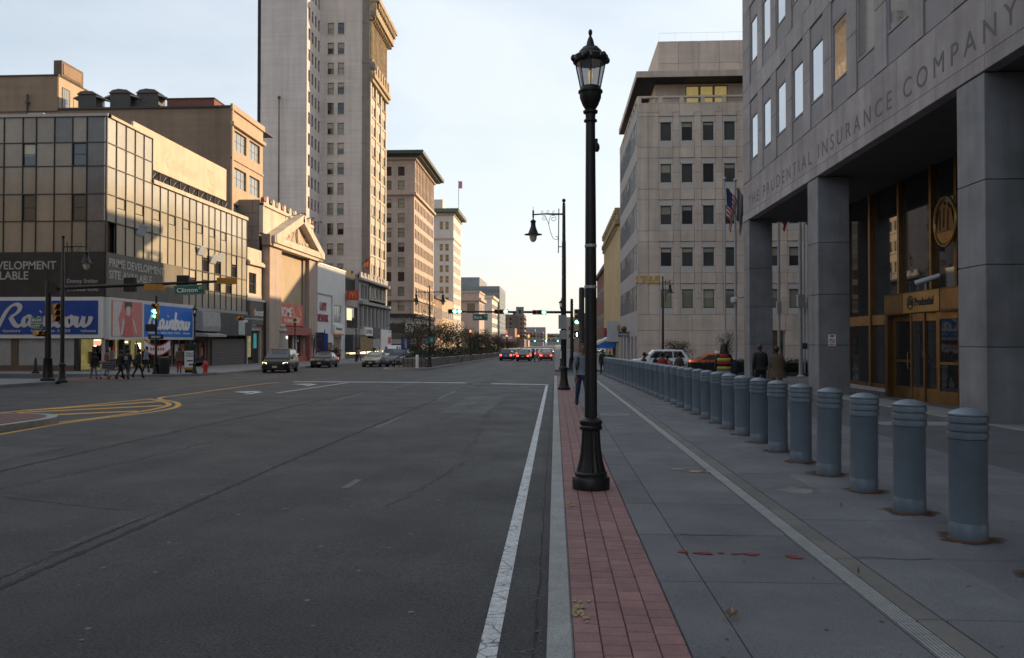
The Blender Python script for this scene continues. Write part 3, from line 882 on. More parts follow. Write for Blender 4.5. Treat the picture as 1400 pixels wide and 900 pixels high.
# bronze entrance with revolving doors
F3 = Face(11.4, 28.55, -90)
g3 = gz(26) + .145
F3.part('canopy', ob, 0, 5.45, 2.70, 3.40, 0, 1.25, bronzed)
F3.part('canopy_panel', ob, .06, 1.5, 2.76, 3.34, -.02, .02, bronze); F3.part('canopy_panel', ob, 4.1, 5.38, 2.76, 3.34, -.02, .02, bronze)
sp = F3.part('name_panel', ob, 1.56, 4.04, 2.73, 3.37, -.03, .02, M('name_panel_gold', (.40, .24, .08), .4, .15, 2, metal=.6))
F3.text('name_lettering', ob, 2.45, 2.93, -.03, 'Prudential', blackm, w=1.25, h=.26, ext=.015, bold=.02)
mb = MB()
for k in range(24):
    a, b = 6.283 * k / 24, 6.283 * (k + 1) / 24
    mb.prism([F3.p(2.13 + r * math.cos(t), -.031, 3.05 + r * math.sin(t)) for r, t in ((.19, a), (.225, a), (.225, b), (.19, b))], (-.015, 0, 0))
mb.prism([F3.p(2.13 + x, -.031, 3.05 + z) for x, z in ((-.17, -.08), (-.08, .10), (.02, .15), (.09, .05), (.12, .09), (.17, -.08))], (-.015, 0, 0))
wpart('round_logo', mb, blackm, ob)
def door(u0, u1, d0, d1, n='door'):
    o = put(n, None, ob, F3.p(u0, d0, g3) - wloc(ob))
    L = math.hypot(u1 - u0, d1 - d0); o.rotation_euler = (0, 0, F3.rz + math.atan2(d1 - d0, u1 - u0))
    mb = MB(); h = 2.70 - g3
    mb.box(0, .15, -.03, .04, 0, h).box(L - .15, L, -.03, .04, 0, h).box(.15, L - .15, -.03, .04, 0, .38).box(.15, L - .15, -.03, .04, h - .22, h).box(.15, L - .15, -.02, .03, 1.18, 1.26)
    part('door_frame', mb, bronze, o)
    mb = MB(); mb.box(.15, L - .15, 0, .012, .38, h - .22); part('pane', mb, shopgl, o)
    mb = MB(); mb.tube([(L - .22, -.035, .95), (L - .22, -.09, .98), (L - .22, -.09, 1.5), (L - .22, -.035, 1.53)], .016, 6); part('handle', mb, gold, o)
    return o
door(.25, 1.5, .22, .34); door(3.75, 5.0, .05, .30); 
for yy in (.14, 5.2):
    F3.part('entrance_jamb', ob, yy - .11, yy + .11, g3 - .1, 2.69, .0, 1.2, bronzed)
mb = MB(); n_ = 9
for k in range(n_):       # curved drum of the revolving door
    a, b = R(200 + 140 * k / n_), R(200 + 140 * (k + 1) / n_)
    cx, cd, r = 2.55, .62, 1.15
    q = [(cx + r * math.cos(t), cd + r * .55 * math.sin(t)) for t in (a, b)]
    mb.k = 0
    mb.hexa([F3.p(q[0][0], q[0][1], g3 + .42), F3.p(q[1][0], q[1][1], g3 + .42), F3.p(q[1][0], q[1][1] + .02, g3 + .42), F3.p(q[0][0], q[0][1] + .02, g3 + .42), F3.p(q[0][0], q[0][1], 2.45), F3.p(q[1][0], q[1][1], 2.45), F3.p(q[1][0], q[1][1] + .02, 2.45), F3.p(q[0][0], q[0][1] + .02, 2.45)])
    mb.k = 1
    for z0, z1 in ((g3, g3 + .42), (2.45, 2.69)):
        mb.hexa([F3.p(q[0][0], q[0][1] - .02, z0), F3.p(q[1][0], q[1][1] - .02, z0), F3.p(q[1][0], q[1][1] + .03, z0), F3.p(q[0][0], q[0][1] + .03, z0), F3.p(q[0][0], q[0][1] - .02, z1), F3.p(q[1][0], q[1][1] - .02, z1), F3.p(q[1][0], q[1][1] + .03, z1), F3.p(q[0][0], q[0][1] + .03, z1)])
    if k in (0, 3, 6, 8):
        P = F3.p(q[0][0], q[0][1], 0); mb.box(P.x - .05, P.x + .05, P.y - .05, P.y + .05, g3, 2.69)
rd = wpart('revolving_door', mb, [shopgl, bronze], ob, smooth=False)
# round gold emblem hung behind the glass
em = thing('wall_emblem', 'round gold rock emblem hanging high inside the tall lobby glazing', 'emblem', (12.40, 26.27, 5.63))
mb = MB(); mb.tube([(0, .70 * math.cos(6.283 * k / 28), .78 * math.sin(6.283 * k / 28)) for k in range(29)], .045, 6); part('ring', mb, gold, em, smooth=True)
mb = MB(); mb.prism([(.0, y, z) for y, z in ((.56, -.30), (.44, .12), (.30, .52), (.10, .66), (-.02, .48), (-.16, .60), (-.30, .34), (-.38, .44), (-.50, .0), (-.60, -.30))], (.06, 0, 0)); part('rock', mb, bronze, em)
mb = MB()
for q in ((.30, .15), (.05, .2), (-.22, .1)):
    mb.prism([(-.012, q[0] + a, q[1] + b) for a, b in ((.02, -.40), (.08, -.38), (.03, .22), (-.02, .26))], (.012, 0, 0))
part('rock_strokes', mb, blackm, em)
mb = MB(); mb.prism([(-.01, .62 * math.cos(t), .70 * math.sin(t)) for t in [R(207 + 126 * k / 12) for k in range(13)]], (.07, 0, 0)); part('base_crescent', mb, gold, em)
# camera on the canopy, sign on the column
cc = thing('security_camera', 'white bullet security camera standing on the bronze entrance canopy', 'camera', (11.6, 25.85, 3.4), R(-25))
mb = MB(); mb.box(-.07, .07, -.07, .07, 0, .03).tube([(0, 0, .02), (0, 0, .24)], .03, 8); part('camera_bracket', mb, alu, cc)
mb = MB(); mb.tube([(.40, -.02, .46), (-.05, 0, .32), (-.30, .02, .245)], [.075, .085, .085], 10); part('camera_housing', mb, M('camera_white', (.5, .51, .52), .45, .05, 3), cc, smooth=True)
mb = MB(); mb.tube([(-.30, .02, .2455), (-.31, .02, .242)], .06, 10); part('camera_lens', mb, blackm, cc)
ns = thing('no_smoking_sign', 'small white no smoking sign on the second column from the left', 'sign', (9.82, 29.148, 1.86))
mb = MB(); mb.box(-.13, .13, -.008, 0, -.20, .20); part('sign_plate', mb, lettw, ns)
mb = MB()
for k in range(20):
    a, b = 6.283 * k / 20, 6.283 * (k + 1) / 20
    mb.prism([(r * math.cos(t), -.008, -.02 + r * math.sin(t)) for r, t in ((.07, a), (.095, a), (.095, b), (.07, b))], (0, -.004, 0))
mb.prism([(-.065, -.008, .035), (-.05, -.008, .05), (.065, -.008, -.075), (.05, -.008, -.09)], (0, -.005, 0)); part('red_ring', mb, redp, ns)
mb = MB(); mb.box(-.06, .05, -.011, -.008, -.03, -.008).box(-.10, .10, -.011, -.008, -.165, -.14).box(-.08, .08, -.011, -.008, .12, .17); part('black_print', mb, blackm, ns)

# ------------------------------------------------------------------ right: 765 building
b7 = thing('office_building', 'beige stone office building numbered 765 with flat overhanging roof slab', 'building', (7.35, 72, gz(72)))
FA, FB = Face(7.35, 72, 0), Face(7.35, 91.5, -90)
mb = MB(); mb.box(7.62, 62, 72.27, 91.2, -1, 23.04); wpart('building_core', mb, span765, b7)
KN = 10
NB = FA
for r in range(5):
    zb = 4.82 + 3.73 * r
    lo, hi = zb - .62, zb + 2.15
    top = lo + 3.73
    for k in range(KN + 1):
        u0 = 2.05 + 1.87 * k
        pa = u0 - .165 - .62 if k else 0.02
        pb = u0 - .165
        if k == 0:
            FA.piece('stone_panel', b7, .0, .95, lo, hi, 0, .3, stone765, .02); FA.piece('stone_panel', b7, .95, pb, lo, hi, 0, .3, stone765, .02)
            FA.piece('stone_panel', b7, .0, .95, hi, top, 0, .3, stone765, .02); FA.piece('stone_panel', b7, .95, pb, hi, top, 0, .3, stone765, .02)
        else:
            FA.piece('stone_panel', b7, pa, pb, lo, hi - 1.3, 0, .3, stone765, .02); FA.piece('stone_panel', b7, pa, pb, hi - 1.3, hi, 0, .3, stone765, .02)
            FA.piece('stone_panel', b7, pa, pb, hi, top, 0, .3, stone765, .02)
        if k == KN:
            continue
        FA.piece('band_panel', b7, pb, pb + 1.25, hi, top, -.035, .25, stone765, .03)
        FA.piece('spandrel_panel', b7, pb, pb + 1.25, lo, zb - .02, .02, .2, span765, .02)
        FA.piece('spandrel_panel', b7, pb, pb + 1.25, zb + 1.62, hi, .04, .2, span765, .02)
        FA.part('jamb', b7, pb, pb + .16, zb, zb + 1.6, .05, .25, span765); FA.part('jamb', b7, pb + 1.09, pb + 1.25, zb, zb + 1.6, .05, .25, span765)
        w_ = FA.window(b7, u0, u0 + .92, zb, zb + 1.6, .16, .05, mullm, 'plain', random.choice((0, 0, .12, .22, .45)), random.choice((glass, M('grey_green_glass', (.055, .06, .055), .06, .3, .8, spec=.9), MATS['grey_green_glass'])) if r else glassy)
tw = 2.05 + 1.87 * KN - .165
FA.piece('stone_panel', b7, tw + .0, 40, 4.2, 23, 0, .3, stone765)
for zi, (z0, z1) in enumerate(((-1, .3), (.3, 1.5), (1.5, 2.8), (2.8, 4.19))):
    for k in range(9):
        if k == 4 and z1 < 2.9:
            continue
        FA.piece('base_panel', b7, [0, 1.9, 4.8, 7.6, 10.4, 12.9, 15.6, 18, 20.7][k], [1.9, 4.8, 7.6, 10.4, 12.9, 15.6, 18, 20.7, 24][k], z0, z1, -.02, .3, stone765, .02)
FA.part('side_door', b7, 10.6, 12.7, -1, 2.78, .1, .28, M('brown_door', (.10, .055, .03), .6, .2, 2))
for k in range(12):
    FA.piece('parapet_panel', b7, k * 1.87 - (.0 if k else 0), (k + 1) * 1.87, 22.23, 23.02, -.03, .28, stone765, .025)
mb = MB(); FA.box(mb, 0, 40, -.02, .3, 23.56, 23.72); FA.box(mb, 0, 40, -.02, .3, 23.03, 23.10)
for k in range(22):
    FA.box(mb, k * 1.87, k * 1.87 + .35, -.01, .28, 23.10, 23.56)
FB.box(mb, 0, 19.2, -.02, .28, 23.56, 23.72); FB.box(mb, 0, 19.2, -.02, .28, 23.03, 23.10)
for k in range(11):
    FB.box(mb, k * 1.87, k * 1.87 + .35, -.01, .27, 23.10, 23.56)
wpart('balustrade', mb, stone765, b7)
ops = [(.75 + 1.32 * k, .75 + 1.32 * k + .98, 4.6 + 3.73 * r, 6.9 + 3.73 * r) for k in range(14) for r in range(5)]
mb = MB(); FB.wall(mb, 0, 19.5, 2.9, 23.04, ops, .2)
dops = [(1.5, 3.3, -1, 2.3), (4.6, 7.4, -1, 2.3), (8.8, 11.6, -1, 2.3), (13, 15, -1, 2.3), (16.6, 18.2, -1, 2.3)]
FB.wall(mb, 0, 19.5, -1.2, 2.9, dops, .3); wpart('street_wall', mb, M('street_wall_stone', (.36, .345, .35), .8, .08, .5, streak=.1), b7)
for o_ in ops:
    FB.window(b7, *o_, .01, .05, charc, 'plain', random.choice((0, 0, .2, .4)), M('bright_coated_glass', (.86, .88, .90), .04, .04, .4, metal=.9, bump=.03, bsc=.7))
for o_ in dops:
    FB.part('shop_pane', b7, *o_, .25, .29, shopgl)
mb = MB(); mb.box(9.15, 60, 73.8, 89, 23.04, 25.3); wpart('setback_wall', mb, stone765, b7)
F7 = Face(9.15, 73.8, 0)
for a in (2.75, 4.03, 5.3):
    F7.window(b7, a, a + 1.2, 23.4, 25.1, -.06, .06, mullm, 'plain', 0, litwin)
mb = MB(); mb.box(7.25, 62, 71.8, 91.6, 25.36, 25.9); wpart('roof_slab', mb, stone765, b7)
mb = MB(); mb.box(7.32, 61.9, 71.9, 91.5, 25.3, 25.355); wpart('roof_soffit', mb, blackm, b7)
mb = MB(); mb.box(9.9, 60, 76.2, 84, 25.9, 30.0); wpart('penthouse', mb, span765, b7)
F8 = Face(9.7, 76, 0)
for k in range(11):
    F8.piece('penthouse_panel', b7, k * 1.9, k * 1.9 + 1.9, 25.9, 28, 0, .2, stone765, .02); F8.piece('penthouse_panel', b7, k * 1.9, k * 1.9 + 1.9, 28, 30.1, 0, .2, stone765, .02)
F8b = Face(9.7, 84, -90); F8b.piece('penthouse_panel', b7, 0, 8, 25.9, 30.1, 0, .2, stone765)
mb = MB(); mb.tube([(9.8, 76.1, 30.9), (30, 76.1, 30.9)], .009, 4)
for k in range(14):
    mb.tube([(9.8 + 1.5 * k, 76.1, 30), (9.8 + 1.5 * k, 76.1, 30.9)], .009, 4)
wpart('roof_rail', mb, alu, b7)
FA.text('street_number', b7, .22, 6.96, -.02, '765', goldp, w=1.72, h=.74, ext=.08, bold=.02)
FB.text('street_number', b7, 18.55, 6.96, -.02, '765', goldp, w=.8, h=.74, ext=.12, bold=.02)
sg = thing('hanging_sign', 'dark hanging sign board projecting from the street side of the 765 building', 'sign', (7.3, 79, 2.3))
mb = MB(); mb.box(-1.15, -.1, -.05, .05, 0, .42); part('sign_board', mb, charc, sg)
put('sign_lettering', text_mesh('PARKING', lettw, .9, .22, ext=.01), sg, (-1.08, -.051, .1))
mb = MB(); mb.tube([(-1.1, 0, .46), (0, 0, .46)], .03, 6); part('bracket', mb, black, sg)
mb = MB(); mb.ball((-.6, 0, .75), .3, 10, 6); part('sign_ornament', mb, bronzed, sg)

# ------------------------------------------------------------------ right: farther buildings
yb = thing('old_building', 'old yellow brick building with vertical ribs and carved cornice past number 765', 'building', (7.35, 91.6, gz(91.6)))
FG = Face(7.35, 118, -90)
mb = MB(); mb.box(7.6, 30, 91.7, 117.9, -1.5, 16.4); wpart('building_core', mb, yellowb, yb)
ops = [(.9 + 2.05 * k, 2.05 + 2.05 * k, z, z + 2.2) for k in range(12) for z in (5.2, 8.6, 12.0)]
mb = MB(); FG.wall(mb, 0, 26.3, 3.6, 15.2, ops, .3); wpart('ribbed_wall', mb, yellowb, yb)
for o_ in ops:
    FG.window(yb, *o_, .2, .06, mullm, 'sash', random.choice((0, .4, .6)), glassy)
for k in range(13):
    FG.part('pilaster', yb, .1 + 2.05 * k, .62 + 2.05 * k, 3.7, 15.1, -.22, .02, yellowb)
mb = MB(); FG.box(mb, -.2, 26.3, -.55, .3, 15.2, 15.7); FG.box(mb, -.2, 26.3, -.3, .3, 15.7, 16.5); FG.box(mb, 0, 26.2, -.25, .1, 3.3, 3.7)
for k in range(13):
    FG.box(mb, .0 + 2.05 * k, .8 + 2.05 * k, -.5, .2, 16.5, 17.2); FG.box(mb, .1 + 2.05 * k, .6 + 2.05 * k, -.45, .0, 14.6, 15.2)
wpart('cornice', mb, M('dark_gold_stone', (.30, .23, .13), .85, .2, 2), yb)
mb = MB(); FG.wall(mb, 0, 26.3, -1.5, 3.6, [(1, 7, -1.4, 2.2), (8, 14, -1.4, 2.2), (15, 20, -1.4, 2.2), (21, 25.4, -1.4, 2.4)], .5); wpart('shopfront_wall', mb, greyst, yb)
for a, b, m_ in ((1, 7, shopgl), (8, 14, shopglow), (15, 20, shopgl), (21, 25.4, shopgl)):
    FG.part('shop_pane', yb, a, b, -1.4, 2.2, .42, .48, m_)
bs = thing('sign_box', 'plain grey box sign projecting beside the 765 building', 'sign', (7.3, 93, 1.8))
mb = MB(); mb.box(-1.35, 0, -.25, .25, 0, 2.4); part('box', mb, M('grey_sign_box', (.42, .43, .45), .6, .08, 1), bs)
mb = MB(); mb.box(-1.3, 0, -.2, .2, -.12, -.0); part('box_bottom', mb, charc, bs)
rs = thing('shop_letters', 'red shop lettering standing above the blue awning', 'sign', (6.7, 98, 2.5))
put('lettering', text_mesh('Deli', redp, 1.6, .8, ext=.1, bold=.02), rs, (-.75, 0, 0)); mb = MB(); mb.box(-.8, .5, .1, .16, -.1, .95); part('sign_back', mb, charc, rs)
aw = thing('shop_awning', 'blue and white sloping shop awning on the yellow building', 'awning', (7.35, 100, 1.2))
mb = MB(); mb.prism([(0, 0, 1.2), (-2.4, 0, 0), (-2.4, 0, -.2), (0, 0, -.2)], (0, 6, 0)); part('canvas', mb, bluesignb, aw)
mb = MB(); mb.prism([(0, -.03, 1.25), (-2.5, -.03, .02), (-2.5, -.03, .30), (-.7, -.03, 1.2)], (0, 6.06, .04)); part('white_stripe', mb, whitew, aw)
rb_ = thing('brick_building', 'dark red brick building beyond the yellow ribbed one', 'building', (7.35, 118.2, gz(118)))
mb = MB(); mb.box(7.5, 30, 118.2, 145, -2, 13.2); wpart('brick_wall', mb, redbr, rb_)
FR = Face(7.5, 145, -90)
for k in range(9):
    for z in (4.2, 8.4):
        FR.window(rb_, 1.2 + 2.8 * k, 2.5 + 2.8 * k, z, z + 2, -.05, .07, greyst, 'sash', .3)
mb = MB(); FR.box(mb, 0, 26.7, -.35, 0, 12.7, 13.3); FR.box(mb, 0, 26.7, -.2, 0, 2.4, 3.1); wpart('trim', mb, dkbr, rb_)
FR.part('shopfront', rb_, .5, 26, -2, 2.3, -.06, 0, shopgl)
lb = thing('long_building', 'low dark shop row far along the right-hand pavement', 'building', (7.35, 145.5, gz(145)))
mb = MB()
yy = 145.5
for k in range(9):
    L = random.uniform(22, 34); mb.box(7.4 + random.uniform(0, .4), 32, yy, yy + L, -3, random.uniform(7.5, 11.5)); yy += L
wpart('shop_row_wall', mb, dkbr, lb)
FR2 = Face(7.38, yy, -90)
for k in range(40):
    FR2.part('dark_window', lb, 2 + k * 6, 5 + k * 6, 3, 5.2, -.08, .5, glass)
rear = thing('added_shade_block', 'unseen block added behind the yellow ribbed building to shade the left facades', 'building', (16, 97, -.8))  # hidden masses added to cast shade on the left-hand fronts
mb = MB(); mb.box(16.5, 42, 97, 138.5, -1.5, 24.6).box(18.5, 44, 138.6, 186, -1.5, 31).box(22, 46, 186.2, 250, -2, 28); wpart('wall', mb, tan, rear)
rear2 = thing('added_shade_tower', 'unseen tower added behind the flagpole plaza to keep sun off the road', 'building', (46, 44, -.4))  # hidden mass added to block the sun from the near road
mb = MB(); mb.box(46, 82, 44, 70.5, -1, 60); wpart('wall', mb, pstone, rear2)
# ------------------------------------------------------------------ left: corner store with opaque glass panels
XL = -32.0
rn = thing('corner_store', 'corner clothing store clad in opaque glass panels with blue signs', 'building', (XL, 55.7, gz(55.7) + .15))
FC, FS = Face(XL - 20, 55.7, 0), Face(XL, 55.7, 90)      # FC: u = X + 52, corner at 20
CU = 20.0
mb = MB(); mb.box(-52, -32.35, 56.05, 81.7, 2.2, 14.1).box(-52, -32.35, 56.05, 62, 14.1, 17.7).box(-52, -38, 58.5, 81.7, -.6, 2.2); wpart('building_core', mb, mullm, rn)
cw = [1.5, 1.06, 1.34, 1.35, 1.0, 1.4, 1.35, 1.0, 1.4, 1.35, 1.0, 1.4, 1.35, 1.0, 1.4]
cu_ = [CU]
for w_ in cw:
    cu_.append(cu_[-1] - w_)
rows = [17.95, 16.1, 14.4, 12.4, 10.45, 8.2]
for ci in range(len(cw)):
    a, b = cu_[ci + 1], cu_[ci]
    for ri in range(5):
        z1, z0 = rows[ri], rows[ri + 1]
        if ci in (1, 4, 7, 10, 13) and ri in (1, 3):
            FC.window(rn, a + .04, b - .04, z0 + .05, z1 - .05, .06, .05, mullm, 'sash', .55 if (ci == 4 and ri == 1) else 0, glass)
        else:
            dk = ci == 0 or (ri == 0 and ci in (2,)) or (ri == 4 and ci == 3 and False)
            FC.piece('glass_panel', rn, a + .03, b - .03, z0 + .035, z1 - .035, .05, .2, gpaneld if dk else gpanels, 0, .006)
    FC.part('mullion', rn, a - .03, a + .03, 8.2, 17.95, -.02, .1, mullm)
for z in rows[1:5]:
    FC.part('rail', rn, 4, CU, z - .032, z + .032, -.01, .1, mullm)
FC.part('coping', rn, 0, CU + .1, 17.95, 18.15, -.1, .4, lettg)
# street side
SW = 1.315
srow = [17.95, 16.1, 14.4, 12.4, 10.45, 8.2, 6.5, 4.9]
for k in range(20):
    a, b = k * SW, (k + 1) * SW
    for ri in range(7):
        z1, z0 = srow[ri], srow[ri + 1]
        if ri < 2 and k >= 5 or ri >= 5 and k < 9:
            continue
        if k == 0 and ri == 4:
            continue
        if (ri == 3 and k in (1, 3, 5, 7, 9, 11, 13, 15)) :
            FS.piece('glass_panel', rn, a + .03, b - .03, z0 + .035, z0 + 1.12, .05, .2, gpanel, 0, .006)
            FS.window(rn, a + .03, b - .03, z0 + 1.15, z1 - .035, .06, .05, mullm, 'plain', 0, gpanel)
        elif ri == 5 and k in (10, 12, 14, 16) or ri == 4 and k in (12, 14, 17):
            FS.window(rn, a + .03, b - .03, z0 + .035, z1 - .035, .06, .05, mullm, 'sash', .4, glass)
        else:
            FS.piece('glass_panel', rn, a + .03, b - .03, z0 + .035, z1 - .035, .05, .2, gpanel, 0, .006)
    FS.part('mullion', rn, a - .03, a + .03, 8.2 if k < 9 else 4.9, 17.95 if k <= 5 else 14.4, -.02, .1, mullm)
FS.part('mullion', rn, 20 * SW - .03, 20 * SW + .03, 4.9, 14.4, -.02, .1, mullm)
for ri, z in enumerate(srow[1:7]):
    FS.part('rail', rn, (0 if ri < 5 else 9 * SW), (5 * SW if ri < 1 else 20 * SW), z - .032, z + .032, -.01, .1, mullm)
FS.part('coping', rn, 0, 5 * SW, 17.95, 18.15, -.1, .4, cream); FS.part('coping', rn, 5 * SW, 20 * SW, 14.42, 14.75, -.12, .4, cream)
FS.part('steel_frame', rn, .15, .3, 8.2, 10.4, .05, .2, rust); FS.part('steel_frame', rn, .8, .92, 8.2, 10.4, .3, .4, rust)
for k, z in ((3, 10.0), (11, 9.6), (13, 9.1), (14, 9.4)):     # hopper lights standing open
    o = put('open_vent', cbox(SW - .1, .05, .85, M('vent_glass', (.42, .47, .52), .12, .05, 1, spec=.8), .008), rn, FS.p((k + .5) * SW, -.22, z + .42) - wloc(rn)); o.rotation_euler = (R(24), 0, FS.rz)
# banners
bf = FC.part('banner', rn, 0, CU - .05, 5.02, 8.2, -.10, .06, bannerd, 'dark brown banner on the side wall')
def lab(F, u, z, s, m, w, h, **k):
    return F.text('banner_lettering', rn, u, z, k.pop('d', -.105), s, m, w=w, h=h, ext=.01, **k)
lab(FC, 8.75, 6.98, 'PRIME DEVELOPMENT', lettg, 7.65, .60, bold=.015); lab(FC, 8.75, 6.25, 'SITE AVAILABLE', lettg, 5.6, .60, bold=.015)
lab(FC, 17.2, 5.92, 'Donny Snider', lettg, 2.3, .36, bold=.01); lab(FC, 17.2, 5.42, '212-808-4000', lettg, 2.3, .26, bold=.01)
FS.part('banner', rn, .0, 11.6, 5.05, 8.18, -.10, .04, bannerg, 'grey banner on the street side')
lab(FS, .22, 7.20, 'PRIME DEVELOPMENT', M('pale_letter', (.46, .43, .40), .7, .06, 1), 8.1, .62, bold=.015); lab(FS, .22, 6.35, 'SITE AVAILABLE', MATS['pale_letter'], 6.1, .62, bold=.015)
# sign boards
FC.part('sign_frame', rn, CU - 8.7, CU - .06, 2.05, 5.0, -.22, .1, signfr); FC.part('sign_panel', rn, CU - 8.45, CU - .42, 2.33, 4.74, -.25, -.2, bluesign)
put('sign_lettering', script_mesh(M('pink_white_letter', (.50, .46, .46), .6, .05, 1), 6.85, 1.62), rn, FC.p(CU - 7.7, -.252, 2.92) - wloc(rn), FC.rz)
FC.text('sign_lettering', rn, CU - 7.45, 2.42, -.25, '•juniors      •plus sizes 14/24      •shoes', MATS['pink_white_letter'], w=6.9, h=.28, ext=.01, bold=.01)
FS.part('sign_frame', rn, .05, 13.5, 1.98, 5.0, -.24, .1, signfr)
FS.part('sign_panel', rn, 4.95, 13.2, 2.2, 4.72, -.27, -.22, bluesignb)
put('sign_lettering', script_mesh(lettw, 7.1, 1.62), rn, FS.p(5.45, -.272, 2.85) - wloc(rn), FS.rz)
FS.text('sign_lettering', rn, 5.5, 2.38, -.27, '•juniors   •plus sizes 14/24   •shoes', lettw, w=7.1, h=.26, ext=.01, bold=.01)
FS.part('poster', rn, .32, 4.6, 2.2, 4.8, -.27, -.22, pink)
mb = MB()
def fig(pts, d=-.275):
    mb.prism([FS.p(u, d, z) for u, z in pts], FS.i * -.006)
fig([(.45, 2.2), (.45, 4.75), (1.75, 4.75), (1.6, 4.2), (1.15, 3.5), (1.5, 2.2)]); fig([(1.9, 3.7), (1.75, 3.3), (1.5, 2.3), (1.7, 2.3), (2.1, 3.3)], -.28); fig([(3.0, 3.7), (3.2, 3.2), (3.6, 2.4), (3.8, 2.45), (3.35, 3.4)], -.28); fig([(2.3, 3.75), (2.25, 4.25), (2.4, 4.5), (2.75, 4.5), (2.85, 4.25), (2.75, 3.75)], -.28)
wpart('poster_figure', mb, posterw, rn)
mb = MB(); fig([(2.1, 4.2), (2.05, 4.75), (3.05, 4.75), (3.0, 4.25), (2.85, 4.45), (2.3, 4.42)], -.287); wpart('poster_hair', mb, dkbr, rn)
mb = MB(); fig([(1.95, 3.72), (2.35, 3.78), (2.55, 3.55), (2.8, 3.78), (3.05, 3.7), (3.0, 3.0), (3.25, 2.2), (1.85, 2.2), (2.05, 3.0)], -.287); wpart('poster_top', mb, M('poster_coral', (.55, .13, .12), .6, .1, 3), rn)
# ground floor
gl_ = -.28
FC.part('white_hoarding', rn, 12.0, 13.05, gl_ + .4, 2.05, .0, .2, board); FC.part('white_hoarding', rn, 13.6, 17.7, gl_ + .4, 2.05, .0, .2, board); FC.part('white_hoarding', rn, 6, 11.9, gl_ + .4, 2.05, .0, .2, board)
FC.part('pilaster', rn, 13.06, 13.58, gl_ + .1, 2.05, -.04, .2, brownp); FC.part('base_course', rn, 6, 17.8, gl_ - .3, gl_ + .4, -.06, .2, brownp)
FC.part('pilaster', rn, 17.75, 18.1, gl_ - .3, 2.05, -.06, .2, mullm); FC.part('pilaster', rn, 19.75, 20, gl_ - .3, 2.0, -.05, .25, lettg)
mb = MB(); mb.box(-33.95, -32.3, 57.6, 57.8, gl_, 2.0); wpart('lit_display', mb, shopglow, rn)
def goods(par, F, u0, u1, d, n, z0, z1):
    for k in range(n):
        c = random.choice(((.25, .06, .05), (.35, .25, .08), (.05, .07, .15), (.3, .3, .28), (.1, .05, .04), (.06, .12, .1), (.32, .12, .05)))
        m_ = M('goods_%d' % (int(c[0] * 100)), c, .7, .2, 4)
        a = u0 + (u1 - u0) * (k + random.random() * .6) / n
        F.part('shop_goods', par, a, a + random.uniform(.25, .5), z0 + random.random() * .3, z1 - random.random() * .8, d, d + .12, m_)
goods(rn, FC, 18.15, 19.7, 1.2, 5, gl_ + .3, 1.7)
FC.part('shop_lamp', rn, 18.2, 18.65, .3, 1.95, 1.6, 1.7, shoplit); FC.part('red_lamp', rn, 18.9, 19.35, 1.55, 1.9, .4, .5, M('red_neon', (.8, .2, .15), .4, .1, 2, emit=1.2, ecol=(1, .22, .15)))
for a, b in ((0, .35), (2.3, 2.55), (6.9, 7.3), (9.2, 9.45), (13.2, 13.65)):
    FS.part('pilaster', rn, a, b, gl_ - .4, 1.98, -.03, .3, mullm)
mb = MB(); mb.box(-35.4, -35.2, 56, 69.3, gl_, 2.0); wpart('lit_display', mb, M('glowing_dim_wall', (.42, .36, .2), .7, .7, 1.1, emit=.07, ecol=(.9, .8, .3)), rn)  # back wall given its own glow to stand for the lit interior
FS.part('lit_entrance', rn, 4.4, 6.2, gl_ - .1, 1.55, 2.2, 2.3, M('glowing_yellow_wall', (.55, .48, .10), .7, .3, 1.2, emit=.08, ecol=(1, .85, .25)))  # wall's own glow stands for light inside the entrance
FS.part('green_entrance_door', rn, 5.3, 6.7, gl_ - .1, 1.6, 1.9, 2.0, M('green_glass_door', (.10, .17, .13), .3, .4, 1.5))
FS.part('shop_lamp', rn, 3.5, 5.4, 1.72, 1.84, 1.3, 1.5, shoplit)
FS.part('shop_floor', rn, .3, 13.2, gl_ - .1, gl_ - .02, .1, 3.2, lettg)
goods(rn, FS, .5, 2.3, 1.5, 5, gl_ + .2, 1.8); goods(rn, FS, 7.5, 13, 1.9, 12, gl_, 1.7)
FS.part('shop_lamp', rn, 8.2, 8.9, .9, 1.7, 2.1, 2.2, shoplit)
# grey awning, glass shop, charcoal panel and shutter at the far end
mb = MB(); mb.prism([FS.p(13.7, 0, 4.6), FS.p(13.7, -.9, 4.5), FS.p(13.7, -1.0, 3.2), FS.p(13.7, -.9, 2.75), FS.p(13.7, 0, 2.9)], FS.u * 3.8); wpart('rolled_awning', mb, awn, rn)
mb = MB(); mb.prism([FS.p(13.7, 0, 2.72), FS.p(13.7, -1.5, 2.45), FS.p(13.7, -1.5, 2.25), FS.p(13.7, 0, 2.3)], FS.u * 3.9); wpart('awning_edge', mb, lettg, rn)
FS.part('shop_window', rn, 13.75, 17.0, gl_ + .2, 2.25, .1, .16, shopgl); goods(rn, FS, 14, 16.8, -.0, 4, gl_ + .5, 1.9)
FS.part('brown_door', rn, 17.0, 17.65, gl_ - .3, 2.25, .05, .15, brownp)
FS.part('charcoal_fascia', rn, 17.7, 26.2, 2.4, 4.55, -.55, .1, charc); FS.part('sill', rn, 13.6, 26.3, 4.6, 4.9, -.12, .1, lettg)
for k in range(18):
    FS.part('shutter_slat', rn, 17.9, 25.9, gl_ - .4 + k * .155, gl_ - .4 + k * .155 + .14, .02, .08, shutter)
FS.part('shutter_post', rn, 17.65, 17.9, gl_ - .4, 2.4, -.05, .2, charc); FS.part('shutter_post', rn, 25.9, 26.25, gl_ - .4, 2.4, -.05, .2, charc)
